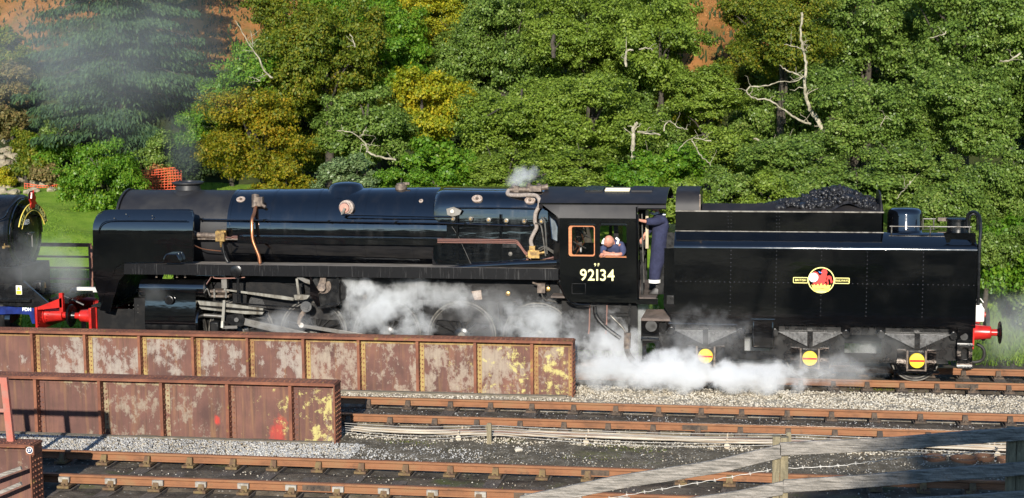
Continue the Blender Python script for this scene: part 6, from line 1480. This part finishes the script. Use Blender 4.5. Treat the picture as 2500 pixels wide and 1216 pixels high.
barelimb(TREES[13], [(1543, 400), (1546, 360), (1545, 330), (1548, 312), (1553, 300)], 11.3, .10, .07); barelimb(TREES[13], [(1555, 322), (1580, 325), (1612, 328)], 11.2, .055, .04); barelimb(TREES[13], [(1620, 318), (1632, 295), (1655, 310), (1680, 316)], 11.2, .03, .015); barelimb(TREES[13], [(1548, 385), (1570, 372), (1588, 366)], 11.2, .02, .03)
barelimb(TREES[11], [(1528, 165), (1526, 140), (1532, 124), (1545, 122)], 16.0, .07, .04); barelimb(TREES[11], [(1560, 120), (1580, 117), (1595, 124)], 16, .04, .02)
barelimb(TREES[9], [(1352, 140), (1350, 110), (1352, 85)], 18.3, .12, .09, 'bark')
barelimb(TREES[20], [(1688, 340), (1700, 362), (1715, 385), (1735, 402), (1738, 430), (1728, 445)], 9.6, .03, .015); barelimb(TREES[20], [(1655, 368), (1675, 345), (1700, 337), (1735, 345)], 9.6, .015, .025)
barelimb(TREES[20], [(1905, 440), (1915, 455), (1935, 462), (1945, 475)], 9.4, .02, .02); barelimb(TREES[20], [(1828, 455), (1838, 470), (1845, 485)], 9.4, .03, .02)
barelimb(TREES[21], [(2015, 345), (2003, 310), (1990, 285), (1975, 262), (1968, 240), (1965, 200), (1968, 160), (1960, 120), (1955, 80), (1958, 30)], 14.5, .11, .05); barelimb(TREES[21], [(1965, 190), (1940, 180), (1915, 168), (1905, 160)], 14.3, .04, .02); barelimb(TREES[21], [(1965, 185), (1935, 200), (1905, 200), (1870, 210), (1830, 212), (1826, 230), (1850, 242), (1880, 245), (1915, 270), (1945, 290), (1978, 302)], 14.2, .02, .05)
barelimb(TREES[21], [(1968, 125), (1945, 115), (1915, 108)], 14.3, .03, .015); barelimb(TREES[21], [(1840, 338), (1880, 348), (1930, 340), (1965, 342)], 11.5, .045, .02); barelimb(TREES[21], [(1895, 352), (1915, 364)], 11.5, .025, .012)
barelimb(TREES[23], [(2440, 150), (2465, 148), (2490, 130)], 15.5, .05, .04); barelimb(TREES[27], [(2190, 485), (2200, 470), (2215, 455), (2222, 442)], 7.6, .012, .022)
barelimb(TREES[28], [(2438, 575), (2448, 590), (2462, 596), (2490, 590)], 6.6, .02, .03); barelimb(TREES[24], [(2150, 310), (2162, 285), (2175, 292)], 12.6, .02, .01); barelimb(TREES[24], [(2270, 92), (2300, 85), (2310, 78)], 15.2, .015, .03)
# undergrowth filling the foot of the wood (dark shrubs under the crowns)
def shrub(px, py, rpx, Y, mat, seed, label, flat=.7, leaf=.09):
    return tree('shrub', label, px, py, rpx, Y, mat, leaf, 22000, seed, flat, limbs=2, cat='shrub', group='shrubs under the trees')
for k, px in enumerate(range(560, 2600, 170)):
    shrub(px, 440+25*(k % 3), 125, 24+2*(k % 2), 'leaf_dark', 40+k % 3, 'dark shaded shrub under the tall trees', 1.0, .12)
BACK = [(720, 40, 120, 25, 'leaf_olive', 'olive tree crown at the wood edge beside the dead branch'), (860, 30, 120, 26, 'leaf_bright', 'light green crown behind the olive brown tree'), (1000, 150, 120, 25, 'leaf_olive', 'olive crown in the shade behind the yellow hazel'),
 (760, 300, 130, 22, 'leaf_olive', 'olive brown tree between the golden tree and the dead branch'), (1150, 200, 130, 23, 'leaf_oak', 'shaded green crown left of the broad alders'), (1180, 20, 130, 27, 'leaf_oak', 'dark green crown beside the yellow tree top'), (1330, 180, 140, 23, 'leaf_oak', 'shaded green crown between the alder trunks'),
 (1520, 210, 130, 22, 'leaf_alder', 'green crown behind the curved snag'), (1580, 20, 120, 26, 'leaf_alder', 'green crown reaching the top beside the bracken gap'), (1840, 200, 100, 25, 'leaf_olive', 'thin olive crown behind the long bare limbs'), (1850, 30, 90, 25, 'leaf_olive', 'thin yellowish crown beside the bracken gap'), (2030, 170, 130, 25, 'leaf_oak', 'shaded oak crown right of the bare limbs'),
 (2250, 190, 140, 25, 'leaf_oak', 'shaded oak crown above the water dome'), (2250, 10, 140, 28, 'leaf_alder', 'pale oak crown at the top of the wood'), (2470, 240, 140, 22, 'leaf_oak', 'shaded oak crown above the hooped handrail'), (2500, 20, 140, 26, 'leaf_alder', 'pale oak crown over the rear buffer'), (1560, 330, 110, 19, 'leaf_oak', 'shaded green crown behind the pale forked trunk'), (1870, 310, 110, 20, 'leaf_oak', 'shaded oak crown behind the long horizontal limb'),
 (480, 330, 60, 22, 'leaf_bright', 'green hazel between the spruce and the golden tree'), (540, 250, 70, 21, 'leaf_bright', 'light green hazel against the spruce'), (1000, 30, 90, 27, 'leaf_yellow', 'yellow green crown beside the yellow tree top'),
 (2660, 120, 170, 19, 'leaf_oak', 'oak at the far end of the wood beyond the tender'), (2690, 380, 160, 13, 'leaf_oak', 'lower oak at the far end of the wood beyond the tender'), (-110, 160, 120, 28, 'leaf_olive', 'olive tree beyond the stone wall')]
for k, (px, py, r, Y, mt_, lb) in enumerate(BACK):
    tree('woodland_tree', lb, px, py, r, Y, mt_, .10, 26000, 60+k, 1.0)
for k, (px, py, r, Y, mt_, lb) in enumerate(((1650, 500, 80, 7.5, 'leaf_alder', 'low alder bush seen between the cab and the tender hood'), (1770, 480, 85, 8, 'leaf_oak', 'low oak bush behind the front of the bunker'), (1880, 490, 85, 7.5, 'leaf_alder', 'low alder bush behind the middle of the bunker'), (2000, 500, 85, 8, 'leaf_oak', 'low oak bush behind the coal heap foot'), (2320, 510, 90, 7.5, 'leaf_oak', 'low oak bush behind the filler lid'), (1540, 470, 80, 8.5, 'leaf_bright', 'low bright bush behind the cab roof shutters'), (700, 455, 80, 9, 'leaf_orange', 'low golden bush behind the boiler top'), (980, 460, 70, 9, 'leaf_bright', 'low bright bush behind the top feed cap'), (2420, 600, 80, 6.5, 'leaf_oak', 'low oak bush behind the tender rear corner'))):
    tree('bush', lb, px, py, r, Y, mt_, .085, 24000, 80+k, .85, limbs=2, cat='bush', group='low bushes behind the train')
# --- the spruce
def spruce(px, Y, label):
    b = atY(px, 440, Y); base = Vector((b.x, b.y, float(T(b.x, b.y))-.1)); H = 15.0
    root = tag(empty('spruce_tree'), label, 'tree', None)
    MB().tube([base, base+Vector((0, 0, H*.5)), base+Vector((0, 0, H))], [.28, .18, .03], 10).build('trunk', 'bark', root, R(60))
    rg = np.random.default_rng(5); C = []; N = []; S = []; br = []
    z = .3
    while z < H-.6:
        L = (4.3*(1-z/H)**.75)*(1 if z > 1.2 else .7+.25*z)
        nb = 8
        for k in range(nb):
            a = rg.uniform(0, 6.28); ln = L*rg.uniform(.75, 1.1); d = np.array([math.cos(a), math.sin(a), 0])
            m = int(58*ln)
            t = rg.random(m)**.7
            droop = -.30*t**1.5*ln*.55+.10*np.maximum(0, t-.8)*ln
            pb = np.array(base)+np.array([0, 0, z])+d*(t*ln)[:, None]; pb[:, 2] += droop
            side = np.array([-d[1], d[0], 0]); w_ = (1-t*.6)*ln*.30
            off = rg.uniform(-1, 1, m)*w_
            for q in range(3):
                pp = pb+side*(off+rg.normal(size=m)*.1)[:, None]; pp[:, 2] -= np.abs(off)*.30+rg.uniform(0, .22, m)
                C.append(pp); S.append(rg.uniform(.10, .24, m))
                hang = np.stack([d[0]*.35+rg.normal(size=m)*.25, d[1]*.35+rg.normal(size=m)*.25, -np.ones(m)*rg.uniform(.3, 1.2, m)], -1); N.append(hang)
            if k < 3: br.append(MB().tube([base+Vector((0, 0, z)), base+Vector((d[0]*ln*.5, d[1]*ln*.5, z-.06*ln)), base+Vector((d[0]*ln*.95, d[1]*ln*.95, z-.2*ln))], [.045, .03, .01], 5))
        z += .50
    C = np.concatenate(C); Ud = np.concatenate(N); S = np.concatenate(S); n = len(C)
    Ud /= np.linalg.norm(Ud, axis=1, keepdims=True); r_ = rg.normal(size=(n, 3)); W = np.cross(Ud, r_); W /= np.linalg.norm(W, axis=1, keepdims=True)
    s = S[:, None]; V = np.stack([C, C+Ud*s*.55+W*s*.17, C+Ud*s, C+Ud*s*.55-W*s*.17], 1).reshape(-1, 3)
    npmesh('crown', V, np.arange(4*n).reshape(-1, 4), 'leaf_spruce', root)
    for m_ in br: m_.build('limb', 'bark', root, R(60))
    return root
spruce(300, 24.5, 'tall dark spruce with drooping boughs behind the lawn')
spruce(-130, 33, 'second spruce at the top of the bank beyond the stone wall') if False else None
# lawn bush and shrubs at the left
tree('cherry_bush', 'rounded glossy green bush standing on the lawn edge', 238, 435, 100, 16.5, 'leaf_bright', .085, 26000, 1, 1.05, limbs=6, cat='bush', group=None)
for px, py, r, Y, mt_, sd_, lb in ((20, 215, 66, 26, 'leaf_shrub', 2, 'brown twiggy shrub high beside the spruce'), (70, 395, 42, 21.8, 'leaf_olive', 4, 'small olive shrub among the stones'), (10, 300, 46, 23.5, 'leaf_shrub', 5, 'sandy brown shrub above the stones'), (115, 425, 34, 21.6, 'leaf_shrub', 6, 'reddish twiggy shrub above the orange netting'), (15, 430, 26, 21.6, 'leaf_yellow', 7, 'little yellow shrub beside the stone wall'), (150, 330, 50, 22.5, 'leaf_oak', 8, 'dark green shrub under the spruce boughs'), (120, 370, 40, 22.0, 'leaf_bright', 12, 'green shrub between the stones and the spruce'), (60, 345, 30, 22.5, 'leaf_olive', 13, 'low olive shrub on the stone bank'), (15, 130, 70, 29, 'leaf_olive', 9, 'hazy olive shrub on the bracken slope'), (395, 375, 60, 21.8, 'leaf_oak', 10, 'dark shrub under the right hand spruce boughs'), (470, 400, 50, 19, 'leaf_dark', 41, 'dark shrub beside the chimney')):
    tree('shrub', lb, px, py, r, Y, mt_, .08, 18000, sd_, .9, limbs=3, cat='shrub', group='shrubs on the stony bank')
def onground(px, py):
    for Y in np.arange(10, 80, .1):
        q = atY(px, py, Y)
        if q.z <= float(T(q.x, q.y)): return q
    return atY(px, py, 40)
# ruined stone wall on the left bank
ru = tag(empty('stone_wall'), 'tumbled sandstone wall among shrubs on the left bank', 'wall')
k = 0
for row in range(9):
    for cidx in range(9):
        px = -10+cidx*17+random.uniform(-5, 5); py = 470-row*17+random.uniform(-4, 4)
        if random.random() < .30 or (px > 70 and row > 6) : continue
        c = onground(px, py)
        rr = rock((c.x, c.y-.1, c.z+.05), random.uniform(.13, .24), 'stone', k+10); rr.name = 'stone'; rr.parent = ru; k += 1
# orange safety netting
def netting(pxs, y0, y1, Y, label):
    r = tag(empty('safety_netting'), label, 'netting', 'orange netting beyond the lawn')
    a0 = atY(pxs[0], y1, Y); a1 = atY(pxs[1], y1, Y); z1 = atY(pxs[0], y0, Y).z
    nx_ = int((a1.x-a0.x)/.10); nz_ = int((z1-a0.z)/.085)
    mb = MB()
    def wv(x, z): return Y+.08*math.sin(x*3.1)+.05*math.sin(x*7+z*3)
    def top(x): return z1+.05*math.sin(x*2.7)
    for i in range(nx_+1):
        x = a0.x+(a1.x-a0.x)*i/nx_; mb.tube([(x, wv(x, z), z) for z in np.linspace(a0.z, top(x), 6)], .010, 4)
    for j in range(nz_+1):
        mb.tube([(x, wv(x, 0), a0.z+(top(x)-a0.z)*j/nz_) for x in np.linspace(a0.x, a1.x, 24)], .013, 4)
    tag(mb.build('mesh', 'net_orange', r), kind='stuff')
    for t_ in (0, .5, 1): x = a0.x+(a1.x-a0.x)*t_; MB().cyl((x, wv(x, 0)+.03, a0.z-.4), (x, wv(x, 0)+.03, z1+.1), .02, n=8).build('stake', 'pot_iron', r)
netting((60, 180), 450, 478, 21.5, 'orange plastic netting below the stone wall'); netting((330, 442), 412, 462, 20.0, 'orange plastic netting below the spruce beside the chimney')
tree('shrub', 'orange brown dead bracken heap behind the netting', 395, 438, 38, 21.2, 'leaf_rustbracken', .07, 16000, 21, .8, limbs=2, cat='shrub', group=None)
# grass
def grass(name, label, n, fx, hgt, m='grass_blade', wd=.012):
    P_ = fx(n); n = len(P_); a = rng.uniform(0, 6.28, n); h = hgt*rng.uniform(.5, 1.2, n); lean = rng.normal(size=(n, 2))*.35*h[:, None]
    dx = np.stack([np.cos(a), np.sin(a), np.zeros(n)], -1)*wd
    mid = P_+np.stack([lean[:, 0]*.35, lean[:, 1]*.35, h*.6], -1); tip = P_+np.stack([lean[:, 0], lean[:, 1], h], -1)
    V = np.stack([P_-dx, P_+dx, mid+dx*.8, tip, mid-dx*.8], 1).reshape(-1, 3)
    tag(npmesh(name, V, np.arange(5*n).reshape(-1, 5), m), label, 'grass', kind='stuff')
def onT(xs, ys): return np.stack([xs, ys, T(xs, ys)-.02], -1)
grass('grass', 'tall grass tufts on the bank behind the fence', 2600, lambda n: onT(np.concatenate([rng.normal(c, .10, n//8) for c in (5.9, 6.3, 6.9, 7.3, 7.6, 6.05, 8.0, 6.6)]), rng.normal(-16.2, .22, n//8*8)), .42)
grass('grass', 'short mown lawn grass in front of the spruce', 30000, lambda n: onT(rng.uniform(-26, -6, n), rng.uniform(10, 21.5, n)), .05, wd=.010)
grass('grass', 'rough grass on the bank behind the far rail', 26000, lambda n: onT(rng.uniform(-16, 14, n), rng.uniform(3.2, 9, n)), .16)
grass('grass', 'moss and weed tufts beside the tracks', 3500, lambda n: np.concatenate([np.stack([rng.normal(x, .35, 120), rng.normal(y, .10, 120), np.full(120, -.235)], -1) for x, y in ((2.2, -6.3), (3.0, -5.6), (-1.5, -5.6), (4.6, -1.0), (1.0, -8.8), (.4, -8.6), (2.9, -8.7), (5.3, -3.9), (7.8, -3.8), (2.0, -5.45), (6.9, .15), (7.4, .16))]), .028, 'leaf_olive', wd=.007)
# bracken on the hillside
grass('bracken', 'russet bracken covering the hillside clearings', 30000, lambda n: onT(*np.concatenate([np.stack([rng.normal(x, r*.45, n//5), rng.normal(y, r*.7, n//5)]) for x, y, r in CLEAR], 1)), .07, 'leaf_rustbracken', .022)
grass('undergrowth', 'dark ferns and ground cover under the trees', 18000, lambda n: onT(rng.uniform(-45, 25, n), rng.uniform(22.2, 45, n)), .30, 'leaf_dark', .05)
# ================================================================== trees behind the photographer (they shade the fence and stand in the reflections)
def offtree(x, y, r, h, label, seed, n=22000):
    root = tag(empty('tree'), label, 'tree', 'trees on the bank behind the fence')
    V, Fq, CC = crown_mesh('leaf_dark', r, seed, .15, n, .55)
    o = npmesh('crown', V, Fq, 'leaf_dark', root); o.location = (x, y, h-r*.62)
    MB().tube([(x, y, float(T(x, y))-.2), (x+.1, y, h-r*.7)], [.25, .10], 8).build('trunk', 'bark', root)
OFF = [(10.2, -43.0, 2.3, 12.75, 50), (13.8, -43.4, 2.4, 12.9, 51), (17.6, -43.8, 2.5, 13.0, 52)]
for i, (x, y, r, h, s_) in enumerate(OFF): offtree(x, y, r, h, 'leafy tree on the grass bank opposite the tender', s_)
# ================================================================== steam and smoke
def steammat(name, dens, colr, thr, k, scale, detail=4, aniso=.1, stretch=(1, 1, 1), power=1.0, absorb=None):
    m = bpy.data.materials.new(name); m.use_nodes = True; t = m.node_tree; MATS[name] = m
    t.nodes.remove(t.nodes['Principled BSDF']); out = t.nodes['Material Output']
    pv = nn(t, 'ShaderNodeVolumePrincipled'); pv.inputs['Color'].default_value = (*colr, 1); pv.inputs['Anisotropy'].default_value = aniso
    if absorb: pv.inputs['Absorption Color'].default_value = (*absorb, 1)
    tc = nn(t, 'ShaderNodeTexCoord'); ln = nn(t, 'ShaderNodeVectorMath', operation='LENGTH'); t.links.new(tc.outputs['Object'], ln.inputs[0])
    fall = math_(t, 'SUBTRACT', 1.0, ln.outputs['Value'], True)
    fall = math_(t, 'POWER', fall, power)
    n = noise(t, scale, detail, .66, stretch)
    # noise eats into the puff from its rim, so the outline is ragged
    d = math_(t, 'MULTIPLY', math_(t, 'SUBTRACT', math_(t, 'ADD', n, math_(t, 'MULTIPLY', fall, .50)), thr), k, True)
    d = math_(t, 'MULTIPLY', math_(t, 'MULTIPLY', d, math_(t, 'MINIMUM', math_(t, 'MULTIPLY', fall, 3.0), 1.0)), dens)
    t.links.new(d, pv.inputs['Density']); t.links.new(pv.outputs[0], out.inputs['Volume'])
    m.cycles.volume_step_rate = .8 if hasattr(m.cycles, 'volume_step_rate') else 1
steammat('steam_dense', 9.0, (.965, .98, .995), .66, 3.4, 2.3, 7, aniso=-.1)
steammat('steam_mid', 5.6, (.96, .98, .995), .66, 3.2, 2.6, 7, aniso=-.1)
steammat('steam_thin', 1.8, (.96, .975, .99), .61, 2.2, 2.1, 6, aniso=-.1)
steammat('steam_wisp', 1.0, (.88, .90, .88), .56, 2.0, 1.4)
steammat('smoke_haze', .135, (.80, .83, .86), .52, 2.0, .45, 3, stretch=(1, 1, .7))
steammat('smoke_column', .8, (.26, .28, .31), .52, 2.2, 1.1, 3)
def puff(px, py, rx, rz, Y, ry, m, label, name='steam', cat='steam', tilt=0):
    c = atY(px, py, Y); sc = FPX/(c-CAM).dot(_F)
    bm = bmesh.new(); bmesh.ops.create_icosphere(bm, subdivisions=3, radius=1.0); me = bpy.data.meshes.new(name); bm.to_mesh(me); bm.free(); me.materials.append(MATS[m])
    o = bpy.data.objects.new(name, me); col.objects.link(o); o.location = c; o.scale = (rx/sc, ry, rz/sc); o.rotation_euler.y = R(tilt)
    tag(o, label, cat, None, 'stuff'); return o
puff(910, 750, 140, 115, -.30, .30, 'steam_mid', 'white steam billowing round the second driving wheel')
puff(1050, 718, 230, 56, -.20, .30, 'steam_mid', 'white steam drifting under the running plate')
puff(1320, 795, 145, 105, -.34, .30, 'steam_mid', 'white steam round the rear driving wheel')
puff(1010, 800, 90, 60, -.30, .25, 'steam_mid', 'white steam between the driving wheels')
puff(1180, 740, 170, 62, -.22, .26, 'steam_thin', 'veil of steam above the middle driving wheel')
puff(860, 700, 90, 45, -.30, .25, 'steam_mid', 'white steam curling up beside the motion bracket')
puff(1430, 800, 110, 80, -.40, .25, 'steam_thin', 'thin steam under the cab side')
puff(690, 790, 110, 50, -.6, .4, 'steam_thin', 'thin steam round the connecting rod')
puff(1180, 800, 90, 60, -.36, .25, 'steam_thin', 'thin steam across the middle driving wheel')
puff(1500, 855, 175, 125, -.38, .28, 'steam_dense', 'thick white steam billowing behind the water hose')
puff(1480, 905, 130, 75, -1.0, .5, 'steam_mid', 'white steam rolling past the girder end')
puff(1640, 908, 210, 76, -1.15, .6, 'steam_dense', 'thick white steam lying along the tender rail')
puff(1830, 918, 250, 62, -1.1, .6, 'steam_dense', 'thick white steam spilling over the ballast shoulder')
puff(2010, 905, 190, 60, -1.0, .5, 'steam_thin', 'white steam thinning out by the middle tender wheel')
puff(1725, 820, 150, 100, -.75, .25, 'steam_thin', 'thin steam rising past the tender springs')
puff(1860, 850, 230, 95, .35, .55, 'steam_mid', 'pale steam filling the space beneath the tender')
puff(1570, 780, 45, 100, .1, .35, 'steam_mid', 'steam rising between the cab and tender')
puff(2150, 870, 180, 60, .6, .5, 'steam_mid', 'pale steam behind the tender frame openings')
puff(2120, 850, 150, 55, -.75, .35, 'steam_wisp', 'faint steam in front of the tender frame')
puff(2470, 800, 130, 130, .8, .9, 'steam_wisp', 'faint steam drifting behind the rear buffer')
puff(70, 640, 150, 90, -.7, .45, 'steam_wisp', 'wispy steam in front of the second locomotive')
puff(150, 650, 80, 110, .2, .5, 'steam_wisp', 'wispy steam rising between the two locomotives', tilt=-10)
puff(175, 665, 50, 80, -.3, .35, 'steam_wisp', 'wispy steam above the red buffers', tilt=15)
puff(375, 718, 50, 35, -.72, .15, 'steam_wisp', 'faint steam at the front of the cylinder')
puff(1275, 434, 62, 36, .35, .30, 'steam_mid', 'small steam plume blowing off above the firebox', tilt=-15)
puff(1318, 438, 22, 26, .35, .2, 'smoke_column', 'small dark smoke puff beside the safety valves', 'smoke', 'smoke')
puff(440, 360, 62, 120, .9, .6, 'smoke_column', 'grey smoke rising from the chimney', 'smoke', 'smoke', tilt=-8)
puff(270, 140, 430, 260, 3.5, 2.6, 'smoke_haze', 'grey smoke haze drifting across the spruce', 'smoke', 'smoke')
puff(60, 150, 220, 170, 3.0, 2.0, 'smoke_haze', 'grey smoke haze drifting over the stony bank', 'smoke', 'smoke')
